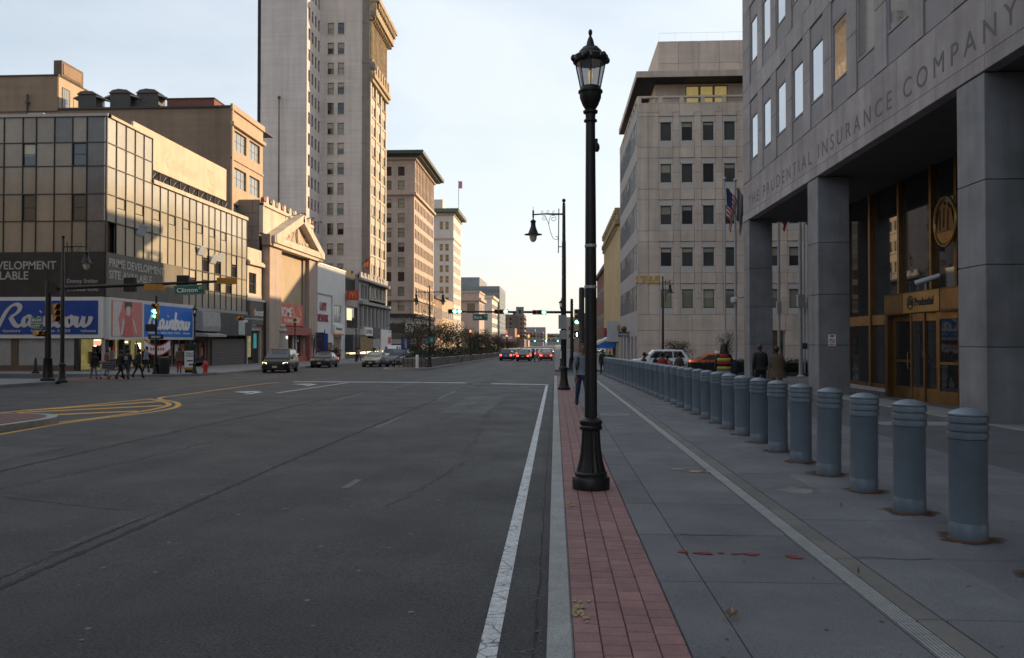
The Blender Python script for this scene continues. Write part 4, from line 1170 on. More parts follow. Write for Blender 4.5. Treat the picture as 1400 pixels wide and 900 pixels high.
FS.part('small_notice', rn, 22.7, 24.3, 2.5, 3.9, -.6, -.55, M('notice_white', (.42, .46, .45), .6, .1, 2)); FS.part('notice_tab', rn, 23.0, 24.0, 3.9, 4.1, -.59, -.55, MATS['notice_white'])
for u_, w_, z_, h_, m_ in ((.7, .6, .5, .9, posterw), (1.5, .5, .7, .8, redp), (2.7, .5, .9, .9, lettw), (7.6, .6, .5, 1.1, posterw), (9.7, .8, .6, .9, pink), (11.2, .7, .4, 1.2, posterw), (12.3, .6, .9, .7, coral)):
    FS.part('window_poster', rn, u_, u_ + w_, z_, z_ + h_, .34, .36, m_)
for a, b in ((.35, 2.3), (7.3, 9.2), (9.45, 13.2)):
    FS.part('window_pane', rn, a, b, gl_ + .1, 1.95, .38, .40, shopgl)
    for q in range(1, 3):
        FS.part('window_bar', rn, a + (b - a) * q / 3 - .03, a + (b - a) * q / 3 + .03, gl_ + .1, 1.95, .33, .42, alu)
    FS.part('stall_riser', rn, a, b, gl_ - .4, gl_ + .1, .2, .45, brownp)
for a in (2.6, 4.3, 5.25, 6.75):
    FS.part('door_post', rn, a, a + .08, gl_ - .3, 1.9, .5, .6, alu)
# small things on the store roof
rv = thing('roof_vent', 'small dark box vent on the roof edge of the corner store', 'vent', (-38.2, 57.5, 18.0))
mb = MB(); mb.box(-.5, .5, -.4, .4, 0, .55); part('vent_box', mb, charc, rv); mb = MB(); mb.box(-.6, .6, -.5, .5, .55, .65); part('vent_cap', mb, lettg, rv)
rp = thing('vent_pipe', 'thin pipe on the brown loft wall above the store roof', 'pipe', (-57.0, 83.7, 24.0))
mb = MB(); mb.tube([(0, 0, 0), (0, 0, 4.6)], .09, 6); part('pipe', mb, mullm, rp); mb = MB(); mb.box(-.2, .2, -.1, .15, 2.0, 2.15).box(-.2, .2, -.1, .15, 3.6, 3.75); part('pipe_clamp', mb, mullm, rp)
# banner with a red border hung over the entrance
bn = thing('cloth_banner', 'sagging white banner with a red border hung over the store entrance', 'banner', (XL + .28, 60.6, 1.35))
mb = MB(); mb2 = MB()
def sag(t): return .5 * (2 * t - 1) ** 2 - .28
for k in range(12):
    t0, t1 = k / 12, (k + 1) / 12
    for m_, lo_, hi_, x_ in ((mb, -.32, .42, 0), (mb2, -.40, -.30, .006), (mb2, .36, .46, .006)):
        m_.hexa([(x_, t0 * 4.2, sag(t0) + lo_), (x_, t1 * 4.2, sag(t1) + lo_), (x_ - .02, t1 * 4.2, sag(t1) + lo_), (x_ - .02, t0 * 4.2, sag(t0) + lo_), (x_, t0 * 4.2, sag(t0) + hi_), (x_, t1 * 4.2, sag(t1) + hi_), (x_ - .02, t1 * 4.2, sag(t1) + hi_), (x_ - .02, t0 * 4.2, sag(t0) + hi_)])
part('cloth', mb, whitew, bn); part('red_border', mb2, redp, bn)
mb = MB(); [mb.box(.008, .02, .9 + .4 * k, 1.12 + .4 * k, -.25, .0) for k in range(6)]; part('red_print', mb, redp, bn)
# roof billboard
bb = thing('rooftop_billboard', 'long pale billboard with faded lettering on the store roof', 'billboard', (XL - .5, 60.2, 14.4))
FBb = Face(XL - .5, 60.2, 90)
FBb.part('board', bb, 0, 17.6, 15.75, 18.85, 0, .18, M('billboard_cream', (.60, .46, .35), .75, .08, .5, streak=.1))
put('faded_lettering', script_mesh(M('faded_letter', (.535, .405, .305), .75, .1, 2), 6.6, 1.5, .0008, .00035), bb, FBb.p(4.4, -.002, 16.5) - wloc(bb), FBb.rz)
mb = MB()
for a, b, c, e in ((13.4, 15.0, 17.3, 18.0), (13.9, 15.2, 16.5, 17.2), (13.5, 15.1, 15.95, 16.35)):
    mb.prism([FBb.p(a, 0, c), FBb.p(b, 0, c - .1), FBb.p(b - .3, 0, e), FBb.p(a - .2, 0, e)], FBb.i * -.006)
wpart('faded_stripe', mb, M('faded_red', (.62, .39, .28), .75, .2, 3), bb)
for k in range(9):
    u_ = 2.8 + k * 1.8
    FBb.part('post', bb, u_, u_ + .1, 14.2, 15.8, .2, .32, mullm)
    mb = MB(); mb.tube([FBb.p(u_, .3, 14.4), FBb.p(u_ + 1.3, .3, 15.7)], .04, 5); mb.tube([FBb.p(u_, .35, 15.7), FBb.p(u_, 2.2, 14.3)], .04, 5); wpart('brace', mb, mullm, bb)
FBb.part('back_wall', bb, .0, 17.6, 14.2, 15.7, 1.8, 2.0, dkbr)
for k in range(7):
    mb = MB(); mb.ball(FBb.p(1.2 + 2.5 * k, .1, 18.95), .1, 6, 4); wpart('lamp_stub', mb, black, bb)

# ------------------------------------------------------------------ left: brown loft building behind
bl = thing('loft_building', 'tall brown brick loft building rising behind the corner store', 'building', (-34.6, 84, -.6))
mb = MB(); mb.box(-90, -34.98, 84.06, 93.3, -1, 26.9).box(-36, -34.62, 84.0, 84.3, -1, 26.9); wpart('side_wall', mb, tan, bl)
mb = MB(); mb.box(-90, -53.74, 83.9, 89.2, 26.8, 30.6); wpart('upper_wall', mb, tan, bl)
mb = MB(); mb.box(-90, -53.6, 83.8, 89.3, 30.6, 30.75).box(-53.7, -34.6, 83.85, 97, 26.9, 27.1); wpart('coping', mb, mullm, bl)
FL = Face(-34.6, 84, 90)
ops = [(.9, 4.3, z, z + 2.1) for z in (22.6, 18.6, 14.6, 10.6)] + [(5.2, 8.4, z, z + 2.1) for z in (22.6, 18.6, 14.6, 10.6)]
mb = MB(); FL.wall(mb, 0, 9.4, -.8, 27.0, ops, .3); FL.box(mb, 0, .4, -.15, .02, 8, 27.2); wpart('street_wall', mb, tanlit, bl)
for o_ in ops:
    FL.window(bl, *o_, .18, .08, mullm, 'tri', 0, M('bright_pane', (.30, .33, .36), .08, .1, 1, spec=1.0))
mb = MB(); FL.box(mb, -.1, 9.5, -.35, .05, 25.0, 25.4); FL.box(mb, -.1, 9.5, -.2, .05, 26.7, 27.3); FL.box(mb, 0, 9.4, -.12, .02, 21.4, 21.6); wpart('cornice', mb, tanlit, bl)
FLb = Face(-53.7, 84, 90)
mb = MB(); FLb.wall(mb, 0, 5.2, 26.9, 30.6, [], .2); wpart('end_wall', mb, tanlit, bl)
FLb.window(bl, .6, 2.0, 27.2, 29.6, -.06, .08, mullm, 'grid', 0, MATS['bright_pane'])
mb = MB(); mb.box(-54.4, -53.5, 84.2, 88.2, 30.7, 32.4); o = wpart('roof_hatch', mb, brownp, bl)
mb = MB(); mb.box(-53.5, -53.45, 84.5, 87.8, 30.9, 32.1); wpart('vent_louvre', mb, tan, bl)
for (x, y, s) in ((-50.9, 85.6, 1.0), (-47.5, 86.2, 1.15), (-44.6, 86.6, 1.2)):
    ac = thing('cooling_unit', 'dark rooftop cooling unit with splayed hood', 'cooling unit', (x, y, 27.05), 0, 'cooling units on the loft building roof')
    mb = MB(); mb.box(-1.1 * s, .9 * s, -.8, .8, .35 * s, 1.75 * s); part('housing', mb, M('cooler_dark', (.05, .042, .035), .6, .2, 1), ac)
    mb = MB(); mb.prism([(-1.2 * s, -.95, 1.75 * s), (1.0 * s, -.95, 1.75 * s), (.6 * s, -.95, 2.05 * s), (-.2 * s, -.95, 2.15 * s), (-.8 * s, -.95, 2.05 * s)], (0, 1.9, 0)); part('hood', mb, dkbr, ac)
    mb = MB(); mb.prism([(.9 * s, -.8, 1.65 * s), (1.75 * s, -.8, 1.35 * s), (1.75 * s, -.8, 1.28 * s), (.9 * s, -.8, 1.5 * s)], (0, 1.6, 0)); mb.prism([(-1.1 * s, -.8, 1.65 * s), (-1.7 * s, -.8, 1.4 * s), (-1.7 * s, -.8, 1.33 * s), (-1.1 * s, -.8, 1.5 * s)], (0, 1.6, 0)); part('side_hood', mb, lettg, ac)
    mb = MB()
    for q in ((-1, -.7), (.8, -.7), (-1, .7), (.8, .7)):
        mb.box(q[0] * s - .05, q[0] * s + .05, q[1] - .05, q[1] + .05, 0, .4 * s)
    mb.tube([(1.7 * s, -.75, 0), (1.7 * s, -.75, 1.3 * s)], .03, 4).tube([(-1.65 * s, -.75, 0), (-1.65 * s, -.75, 1.35 * s)], .03, 4); part('stand', mb, mullm, ac)
ac_labels = ('dark rooftop cooling unit nearest the penthouse of the loft building', 'middle one of three dark cooling units on the loft building roof', 'dark rooftop cooling unit beside the low red shed, third of three')
for o_, l_ in zip([x for x in C.objects if x.name.startswith('cooling_unit')], ac_labels):
    o_['label'] = l_
rsd = thing('roof_shed', 'low red brown shed on the flat roof of the loft building', 'shed', (-40, 86, 27.1))
mb = MB(); mb.box(-2.2, 3.0, -.8, 4, 0, 1.15); part('shed_wall', mb, redbr, rsd); mb = MB(); mb.box(-2.3, 3.1, -.9, 4.1, 1.15, 1.25); part('shed_roof', mb, mullm, rsd)

# ------------------------------------------------------------------ left: narrow shop, temple-front building, white building
ns_ = thing('narrow_building', 'narrow buff stone building with one tall window above a grey shop sign', 'building', (XL, 82, gz(82) + .15))
FN = Face(XL, 82, 90)
mb = MB(); mb.box(-42, -32.3, 82.05, 86, -1, 11.4); wpart('building_core', mb, tan, ns_)
mb = MB(); FN.wall(mb, .05, 4.2, -1, 11.7, [(.5, 2.6, 6.9, 9.1), (.3, 3.9, -.6, 3.0)], .3); FN.box(mb, 0, 4.3, -.35, .05, 9.9, 10.25); FN.box(mb, 0, 4.3, -.2, .05, 10.25, 10.4); FN.box(mb, .1, 4.1, -.05, .05, 6.4, 6.75); wpart('front_wall', mb, cream, ns_)
FN.window(ns_, .5, 2.6, 6.9, 9.1, .2, .1, mullm, 'tri', 0, glass)
FN.part('shop_sign', ns_, .0, 4.25, 3.6, 6.1, -.35, 0, M('sign_grey_brown', (.13, .12, .105), .6, .08, 1)); FN.part('sign_top', ns_, 0, 4.25, 6.1, 6.3, -.4, 0, lettw)
FN.text('sign_lettering', ns_, 1.25, 4.55, -.35, 'boost', lettw, w=2.6, h=.75, ext=.03, bold=.015); FN.text('sign_lettering', ns_, 1.35, 4.05, -.35, 'mobile', lettg, w=1.5, h=.26, ext=.02)
FN.part('red_dot', ns_, .55, .95, 4.65, 5.2, -.4, -.3, M('orange_dot', (.6, .14, .05), .5, .1, 1))
FN.part('shop_pane', ns_, .3, 3.9, -.6, 3.0, .22, .28, shopgl); FN.part('lit_panel', ns_, .5, 1.6, .2, 2.6, .17, .21, shopglow); FN.part('teal_panel', ns_, 2.4, 3.2, 1.1, 2.7, .17, .21, M('teal_sign', (.05, .30, .30), .5, .1, 1, emit=.12, ecol=(.1, .6, .6)))

tb = thing('temple_building', 'stone bank building with triangular pediment above a tan infill panel', 'building', (XL, 86.2, gz(86) + .15))
FT = Face(XL, 86.2, 90)
mb = MB(); mb.box(-50, -32.4, 86.3, 104.3, -1, 17.3); wpart('building_core', mb, creamd, tb)
FTs = Face(-50, 86.2, 0)
for r in range(12):       # coursed side wall
    z = -.6 + r * 1.5
    off = (r % 2) * 1.1
    for k in range(6):
        a = 18 - 2.2 * (k + 1) + off
        FTs.piece('stone_block', tb, max(a, 5), min(a + 2.2, 17.7), z, z + 1.5, 0, .2, creamd, .03)
for a, b, z0, z1, d in ((0, 18.3, 13.75, 17.0, 0),):
    FT.part('attic_wall', tb, a, b, z0, z1, d, .4, cream)
FT.part('attic_frame', tb, 0, .35, 13.75, 17.0, -.12, 0, cream); FT.part('attic_frame', tb, .0, 18.3, 16.75, 17.1, -.2, .3, cream); FT.part('attic_frame', tb, 17.9, 18.3, 13.75, 17.0, -.12, 0, cream)
for k in range(19):       # cresting: shells and coloured bosses
    u_ = .3 + k * .97
    if k % 2 == 0:
        mb = MB(); mb.ball(FT.p(u_, 0, 17.40), (.30, .34, .36), 8, 5); wpart('crest_boss', mb, (redw, charc, M('sage_boss', (.28, .30, .26), .8, .2, 2))[(k // 2) % 3], tb, smooth=True)
    else:
        mb = MB(); mb.prism([FT.p(u_ - .45, -.15, 17.1), FT.p(u_ + .45, -.15, 17.1), FT.p(u_ + .3, -.15, 17.75), FT.p(u_, -.15, 17.95), FT.p(u_ - .3, -.15, 17.75)], FT.i * .3); wpart('crest_shell', mb, cream, tb)
# pediment
A_, B_, T_ = (0.75, 13.55), (19.3, 13.55), (10.6, 17.35)
def rake(p, q, th, d0, d1, nm):
    dx, dz = q[0] - p[0], q[1] - p[1]; L = math.hypot(dx, dz); nx, nz_ = -dz / L * th, dx / L * th
    if nz_ < 0: nx, nz_ = -nx, -nz_
    mb = MB(); mb.prism([FT.p(p[0], d0, p[1]), FT.p(q[0], d0, q[1]), FT.p(q[0] - nx, d0, q[1] - nz_), FT.p(p[0] - nx, d0, p[1] - nz_)], FT.i * (d1 - d0)); wpart(nm, mb, cream, tb)
rake(A_, T_, .95, -1.35, .1, 'raking_cornice'); rake((19.3, 13.55), T_, .95, -1.35, .1, 'raking_cornice')
mb = MB(); FT.box(mb, .5, 19.6, -1.3, .1, 12.75, 13.5); FT.box(mb, .6, 19.5, -1.1, .1, 12.35, 12.75); wpart('entablature', mb, cream, tb)
mb = MB(); mb.prism([FT.p(2, -.5, 13.5), FT.p(18.2, -.5, 13.5), FT.p(10.6, -.5, 16.8)], FT.i * .5); wpart('tympanum', mb, M('tympanum_stone', (.42, .34, .26), .85, .15, 1.2), tb)
mb = MB()
for _ in range(46):
    u_ = random.uniform(4.5, 16.5); zt = 13.6 + (3.0 * (1 - abs(u_ - 10.6) / 7.6)) * random.random() * .75
    mb.ball(FT.p(u_, -.52, zt + .12), (.16, .3, .2), 5, 3)
mb.ball(FT.p(10.4, -.6, 14.7), (.25, .55, 1.0), 8, 6); wpart('relief_carving', mb, cream, tb)
FT.part('impost_block', tb, -.1, 2.9, 12.4, 13.6, -.95, 0, creamd)
for a, b in ((.4, 4.2), (14.6, 18.2)):
    FT.part('pilaster', tb, a, b, -.8, 12.4, -.75, .1, M('rose_stone', (.43, .335, .275), .82, .1, .8, streak=.12))
FT.part('infill_panel', tb, 4.2, 14.6, 3.3, 12.4, -.10, .2, tanpanel); FT.part('painted_shade_strip', tb, 13.5, 14.6, -.6, 12.3, -.3, -.05, creamd)  # the dark strip is shade beside the right pilaster, built as a board
FT.part('infill_panel', tb, 4.2, 14.6, -1, 3.3, .35, .5, creamd)
bnr = FT.part('coral_banner', tb, 4.6, 13.4, 3.75, 6.35, -.3, -.2, coral)
FT.text('banner_lettering', tb, 5.0, 4.75, -.3, 'HOME', lettw, w=4.2, h=1.15, ext=.02, bold=.02); FT.text('banner_lettering', tb, 6.6, 4.1, -.3, 'FURNITURE', lettw, w=5.6, h=.42, ext=.02, bold=.015)
mb = MB()
for q in ([(4.7, 5.9), (5.2, 6.25), (5.7, 5.9), (5.5, 4.7), (4.9, 4.7)], [(9.0, 6.2), (9.3, 6.2), (10.6, 4.9), (10.2, 4.8)], [(11.5, 6.25), (11.8, 6.2), (12.9, 5.1), (12.5, 5.0)], [(9.8, 4.9), (12.6, 4.75), (12.6, 4.5), (9.8, 4.6)]):
    mb.prism([FT.p(a, -.3, b) for a, b in q], FT.i * -.02)
wpart('banner_print', mb, M('banner_pale', (.66, .42, .33), .6, .1, 2), tb)
FT.part('shopfront_frame', tb, 4.2, 15.2, 2.6, 3.5, -.9, .1, redw); FT.part('shopfront_frame', tb, 14.4, 15.2, -.8, 2.6, -.9, .1, redw); FT.part('red_stall_riser', tb, 5.2, 14.4, -.9, .0, -.6, .1, redw)
for k in range(6):
    FT.part('shop_pane', tb, 4.6 + k * 1.63, 6.1 + k * 1.63, .0, 2.6, -.2, -.15, (shopgl, M('pale_blind', (.36, .37, .38), .6, .2, 1.5), shopgl, MATS['pale_blind'], shopgl, M('rose_blind', (.30, .12, .10), .7, .2, 1.5))[k]); FT.part('shop_mullion', tb, 6.1 + k * 1.63, 6.24 + k * 1.63, .0, 2.6, -.3, -.1, lettw if k % 2 else redw)
FT.part('shop_lamp', tb, 7.2, 7.6, 2.2, 2.45, -.35, -.22, shoplit)
for k in range(3):
    mb = MB(); mb.tube([FT.p(9 + 3.4 * k, 0, 16.9), FT.p(9 + 3.4 * k, -1.7, 17.3), FT.p(9 + 3.4 * k, -1.8, 17.25)], .04, 5); mb.ball(FT.p(9 + 3.4 * k, -1.9, 17.2), .14, 6, 4); wpart('floodlight_arm', mb, mullm, tb)

wb = thing('white_building', 'plain white two storey shop building with red wall lettering', 'building', (XL, 104.6, gz(104) + .15))
FW = Face(XL, 104.6, 90)
mb = MB(); mb.box(-45, -32.3, 104.7, 121.1, -1.5, 12.2); wpart('building_core', mb, whitew, wb)
mb = MB(); FW.wall(mb, 0, 16.6, -1.5, 12.5, [(10.3, 14.4, 4.5, 7.2), (10.2, 14.4, -1.2, 2.5), (2.6, 6.8, -1.2, 1.8), (7.4, 9.6, -1.2, 1.7)], .35); wpart('front_wall', mb, whitew, wb)
FW.part('top_trim', wb, 0, 16.7, 12.4, 12.6, -.1, .2, lettw); FW.part('recess_panel', wb, .8, 9.2, 8.3, 8.45, -.1, 0, lettg); FW.part('recess_panel', wb, 9.1, 9.25, 3, 8.3, -.1, 0, lettg)
FW.window(wb, 10.3, 14.4, 4.5, 7.2, .1, .12, lettw, 'grid', 0, M('blue_grey_pane', (.16, .18, .2), .15, .1, 1))
FW.part('shop_sign', wb, 10, 14.7, 3.0, 4.3, -.3, 0, lettw); FW.part('sign_stripe', wb, 10, 14.7, 2.75, 2.98, -.32, 0, M('orange_stripe', (.55, .24, .06), .6, .1, 1)); FW.text('sign_lettering', wb, 10.6, 3.4, -.3, 'Beauty', charc, w=3.2, h=.55, ext=.03, bold=.015)
FW.text('wall_lettering', wb, 3.3, 6.1, 0, 'LADY', M('maroon_letter', (.30, .035, .05), .6, .1, 1), w=3.2, h=1.15, ext=.08, bold=.02); FW.text('wall_lettering', wb, 2.2, 4.55, 0, 'NEWARK', MATS['maroon_letter'], w=5.2, h=1.05, ext=.08, bold=.02)
FW.part('doorway', wb, 10.2, 14.4, -1.2, 2.5, .25, .34, M('tan_door', (.28, .19, .14), .7, .3, 1.2)); FW.part('shop_pane', wb, 2.6, 6.8, -1.2, 1.8, .25, .33, shopgl); FW.part('gold_door', wb, 7.4, 9.6, -1.2, 1.7, .25, .33, M('gold_door', (.33, .22, .09), .6, .2, 1))
# ------------------------------------------------------------------ left: burger shop, ornate base, towers
mc = thing('shop_building', 'low grey shop building with a lit upper window between white building and tower', 'building', (XL, 121.3, gz(121) + .15))
FM = Face(XL, 121.3, 90)
mb = MB(); mb.box(-46, -32.3, 121.4, 129.8, -1.5, 9.5); wpart('building_core', mb, greyst, mc)
mb = MB(); FM.wall(mb, 0, 8.6, -1.5, 9.6, [(.8, 7.8, 3.9, 7.3), (.5, 8.2, -1.2, 1.4)], .3); wpart('front_wall', mb, greyst, mc)
FM.window(mc, .8, 7.8, 3.9, 7.3, .15, .12, mullm, 'grid', 0, shopgl)
FM.part('lit_pane', mc, 1.4, 4.4, 5.2, 7.0, .13, .17, M('lit_pane', (.5, .45, .25), .3, .6, 1.2, emit=.55, ecol=(1, .85, .45)))
FM.part('black_fascia', mc, 0, 8.6, .2, 2.9, -1.2, 0, charc); FM.part('gold_fascia', mc, 4.2, 8.6, .35, 2.6, -1.3, -1.2, M('gold_sign', (.22, .15, .03), .5, .5, 1.2))
FM.part('shop_pane', mc, .5, 8.2, -1.2, 1.4, .22, .28, shopgl); FM.part('shop_lamp', mc, 1, 7.5, -.1, .1, -.6, -.4, shoplit)
FM.part('black_board', mc, .3, 8.2, 9.6, 13.2, .6, 1.0, M('black_roof_board', (.02, .02, .022), .8, .2, 2))
ms_ = thing('burger_sign', 'square red box sign with golden letter arches projecting over the pavement', 'sign', (XL, 121.6, 8.15))
mb = MB(); mb.box(.15, 2.0, -.2, .2, 0, 1.5); part('sign_box', mb, M('burger_red', (.50, .05, .03), .45, .1, 1), ms_)
mb = MB(); mb.box(-.3, .15, -.05, .05, .3, .4).box(-.3, .15, -.05, .05, 1.1, 1.2); part('bracket', mb, black, ms_)
mb = MB()
for cx in (.82, 1.33):
    mb.tube([(cx + .25 * math.cos(t) , -.205, .28 + .95 * math.sin(t)) for t in [R(180 * k / 12) for k in range(13)]], .055, 5)
part('arches', mb, M('arch_gold', (.75, .38, .03), .4, .06, 1), ms_)
mf = thing('red_flag', 'red flag with a yellow letter hanging from a pole on the tower base', 'flag', (XL, 131.5, 15.2))
mb = MB(); mb.tube([(-.3, 1.2, -.4), (2.2, -3.2, .25)], .05, 6); mb.ball((2.25, -3.3, .26), .1, 6, 4); part('flagpole', mb, black, mf)
fl = MB(); fm = MB()
def fpt(a, b): return (.45 + 1.5 * a + .12 * math.sin(6 * b), -.2 - 2.6 * a + .15 * math.sin(5 * a + 3 * b), -.1 + .3 * a - b * (1.0 + .9 * a))
for i in range(6):
    for j in range(6):
        q = [fpt(x / 6, y / 6) for x, y in ((i, j), (i + 1, j), (i + 1, j + 1), (i, j + 1))]
        (fm if (i in (2, 4) and 1 < j < 5) or (i == 3 and j in (1, 2)) or i == 0 else fl).poly(q)
o = part('flag_cloth', fl, M('flag_red', (.45, .035, .02), .7, .1, 2), mf); part('flag_letter', fm, M('flag_yellow', (.65, .33, .03), .7, .1, 2), mf)

tw_ = thing('brick_tower', 'very tall pale brick tower with an ornate bronze coloured cornice', 'building', (XL, 137, gz(137) + .15))
mb = MB(); mb.box(-48.2, -32.4, 137.3, 150, -2, 64).box(-48.2, -40.9, 129.5, 137.3, -2, 66); wpart('building_core', mb, dkbr, tw_)
FTA = Face(-48.3, 129.2, 0); FTN = Face(-40.6, 129.2, 90); FTB = Face(-40.6, 137, 0); FTS = Face(XL, 137, 90)
mb = MB(); FTA.wall(mb, 0, 7.7, -2, 66, [], .2); wpart('front_wing_wall', mb, towerw, tw_)
mb = MB(); mb.box(-49.0, -48.35, 129.6, 137, -2, 64); wpart('dark_shaft', mb, blackm, tw_)
FL0 = [57.2 - 3.49 * r for r in range(16)]
ops = [(.75 + 1.85 * k, 1.75 + 1.85 * k, z - 1.95, z) for k in range(4) for z in [61.0] + FL0]
mb = MB(); FTN.wall(mb, 0, 7.8, -2, 66, ops, .3); wpart('light_court_wall', mb, towerw, tw_)
for o_ in ops:
    FTN.window(tw_, *o_, .18, .07, mullm, 'sash', random.choice((0, 0, .3)), glass)
FTN.window(tw_, 5.4, 7.7, 62.6, 65.2, -.05, .1, mullm, 'sash', 0, glass)
ops = [(a, a + 1.1, z - 1.98, z) for a in (1.2, 3.0) for z in FL0]
mb = MB(); FTB.wall(mb, 0, 7.3, -2, 65, ops, .25); wpart('rear_wing_wall', mb, towerw, tw_)
for i, o_ in enumerate(ops):
    FTB.window(tw_, *o_, .15, .07, mullm, 'sash', random.choice((0, .3, .5, .55)), glassy if i % 3 == 0 else glass)
    FTB.part('sill', tw_, o_[0] - .08, o_[1] + .08, o_[2] - .14, o_[2] - .02, -.08, .1, towers)
FTB.part('corner_pier', tw_, 7.3, 8.62, 12, 62, -.08, .3, towerd)
for z in (20, 28, 36, 44, 50, 57):
    FTB.part('corner_band', tw_, 7.25, 8.65, z, z + .35, -.14, .2, towerd)
ops = [(1.2 + 1.95 * k + (.35 if k > 2 else 0) , 2.2 + 1.95 * k + (.35 if k > 2 else 0), z - 2.2, z) for k in range(6) for z in FL0[3:]] 
mb = MB(); FTS.wall(mb, 0, 13.4, 12, 48, ops, .3); wpart('street_wall', mb, towers, tw_)
for o_ in ops:
    FTS.window(tw_, *o_, .18, .08, mullm, 'sash', random.choice((0, .3, .5)), random.choice((glass, MATS['bright_pane'])))
for k in range(13):
    FTS.part('spandrel_band', tw_, .9, 13, 13.2 + 3.49 * k - .0, 13.6 + 3.49 * k, -.12, .0, towerd if k % 3 == 0 else towers)
for k in (0, 2, 4, 6):
    FTS.part('street_pilaster', tw_, .05 + 2.05 * k, .85 + 2.05 * k, 12, 47.6, -.18, .0, towers)
crown = M('crown_terracotta', (.33, .25, .155), .8, .3, 1.2, .5, 3, streak=.2)
mb = MB(); FTS.wall(mb, 0, 13.4, 48, 63, [], .3); FTS.box(mb, 0, 13.6, -.9, .1, 47.6, 48.4); FTS.box(mb, 0, 13.6, -.55, .1, 46.9, 47.6); FTS.box(mb, 0, 13.6, -.5, .1, 48.4, 50.8)
wpart('crown_wall', mb, crown, tw_)
mb = MB(); FTS.box(mb, -.2, 14.4, -.5, .1, 57.6, 58.3); FTS.box(mb, -.3, 15, -1.2, .1, 58.3, 59.6); FTS.box(mb, -.4, 15.6, -1.75, .1, 60.6, 61.4); FTS.box(mb, -.3, 15.2, -1.2, .1, 59.6, 60.6)
for k in range(13):
    FTS.box(mb, .2 + k * 1.15, .75 + k * 1.15, -1.6, -1.2, 59.6, 60.6); FTS.box(mb, .3 + k * 1.15, .6 + k * 1.15, -.9, -.5, 57.6, 58.3)
for k in range(7):
    FTS.box(mb, .4 + k * 2.0, 1.5 + k * 2.0, -.7, -.5, 48.7, 50.5)
for k in range(13):
    FTS.box(mb, .3 + k * 1.03, .62 + k * 1.03, -.28, .0, 50.8, 57.6)
wpart('cornice', mb, crown, tw_)
for k in range(3):
    mb = MB(); mb.ball(FTS.p(.1, -.6, (60.9, 49.5, 58.6)[k]), (.7, .6, .8), 7, 5); wpart('carved_corner', mb, towerd, tw_)
mb = MB(); mb.tube([(-45.0, 128.6, 12), (-45.0, 128.6, 41.5)], [.16, .09], 6); mb.ball((-45.0, 128.6, 41.7), .3, 6, 4); wpart('mast_pole', mb, brownp, tw_)

bs_ = thing('ornate_base_building', 'ornate pale stone base of the tall tower with columns and shop signs', 'building', (XL, 130, gz(130) + .15))
FO = Face(XL, 130, 90)
mb = MB(); mb.box(-37, -32.35, 130.1, 136.9, -2, 12.4).box(-37, -32.35, 136.9, 151.8, -2, 12.4); wpart('building_core', mb, greyst, bs_)
FOs = Face(-37, 130, 0); mb = MB(); FOs.wall(mb, 0, 5, -2, 12.9, [], .2); wpart('side_wall', mb, greyst, bs_)
op1 = [(1.2 + 2.5 * k + d, 2.1 + 2.5 * k + d, 9.0, 11.3) for k in range(8) for d in (0, 1.1)]
op2 = [(1.4 + 2.9 * k, 3.0 + 2.9 * k, 4.4, 7.6) for k in range(7)]
mb = MB(); FO.wall(mb, 0, 21.8, 3.4, 12.4, op1 + op2, .35); FO.wall(mb, 0, 21.8, -2, 3.4, [(.8, 21, -1.4, .9)], .4); wpart('street_wall', mb, greyst, bs_)
for o_ in op1: FO.window(bs_, *o_, .2, .07, mullm, 'sash', random.choice((0, .4)), random.choice((glass, MATS['bright_pane'])))
for o_ in op2: FO.window(bs_, *o_, .25, .09, mullm, 'sash', 0, glass)
for k in range(8):
    mb = MB(); c = FO.p(.75 + 2.9 * k, -.25, 0); mb.lathe([(.5, 4.1), (.42, 4.4), (.40, 7.4), (.5, 7.7)], c.x, c.y, 0, 8); wpart('column', mb, greyst, bs_)
FO.part('cornice', bs_, -.3, 22, 8.0, 8.5, -.7, .1, greyst); FO.part('cornice', bs_, -.3, 22, 11.9, 12.3, -.6, .1, greyst)
for k in range(9):
    FO.part('parapet_block', bs_, .2 + 2.5 * k, 1.5 + 2.5 * k, 12.4, 13.3, -.2, .3, greyst)
FO.part('parapet_wall', bs_, 0, 21.8, 12.3, 12.85, -.1, .3, greyst)
for a, b, z0, z1, m_ in ((.5, 6, 2.8, 4.2, lettw), (6.3, 12, 2.4, 4.3, charc), (.3, 5.4, .5, 2.4, M('gold_sign', ())), (6, 11.8, .7, 2.3, lettg), (12.5, 21.5, .3, 4.0, lettw)):
    FO.part('shop_sign', bs_, a, b, z0, z1, -.9, 0, m_)
FO.part('red_logo', bs_, 18.5, 21, 1.5, 2.7, -.95, -.9, redp); FO.part('shop_pane', bs_, .8, 21, -1.4, .9, .3, .36, shopgl)
for k in range(5):
    FO.part('shop_lamp', bs_, 1.5 + 4 * k, 3.5 + 4 * k, -.2, .15, -.2, .0, shoplit)
FO.text('sign_lettering', bs_, 1.0, 3.15, -.9, 'FOOTWEAR', charc, w=4.2, h=.7, ext=.02)

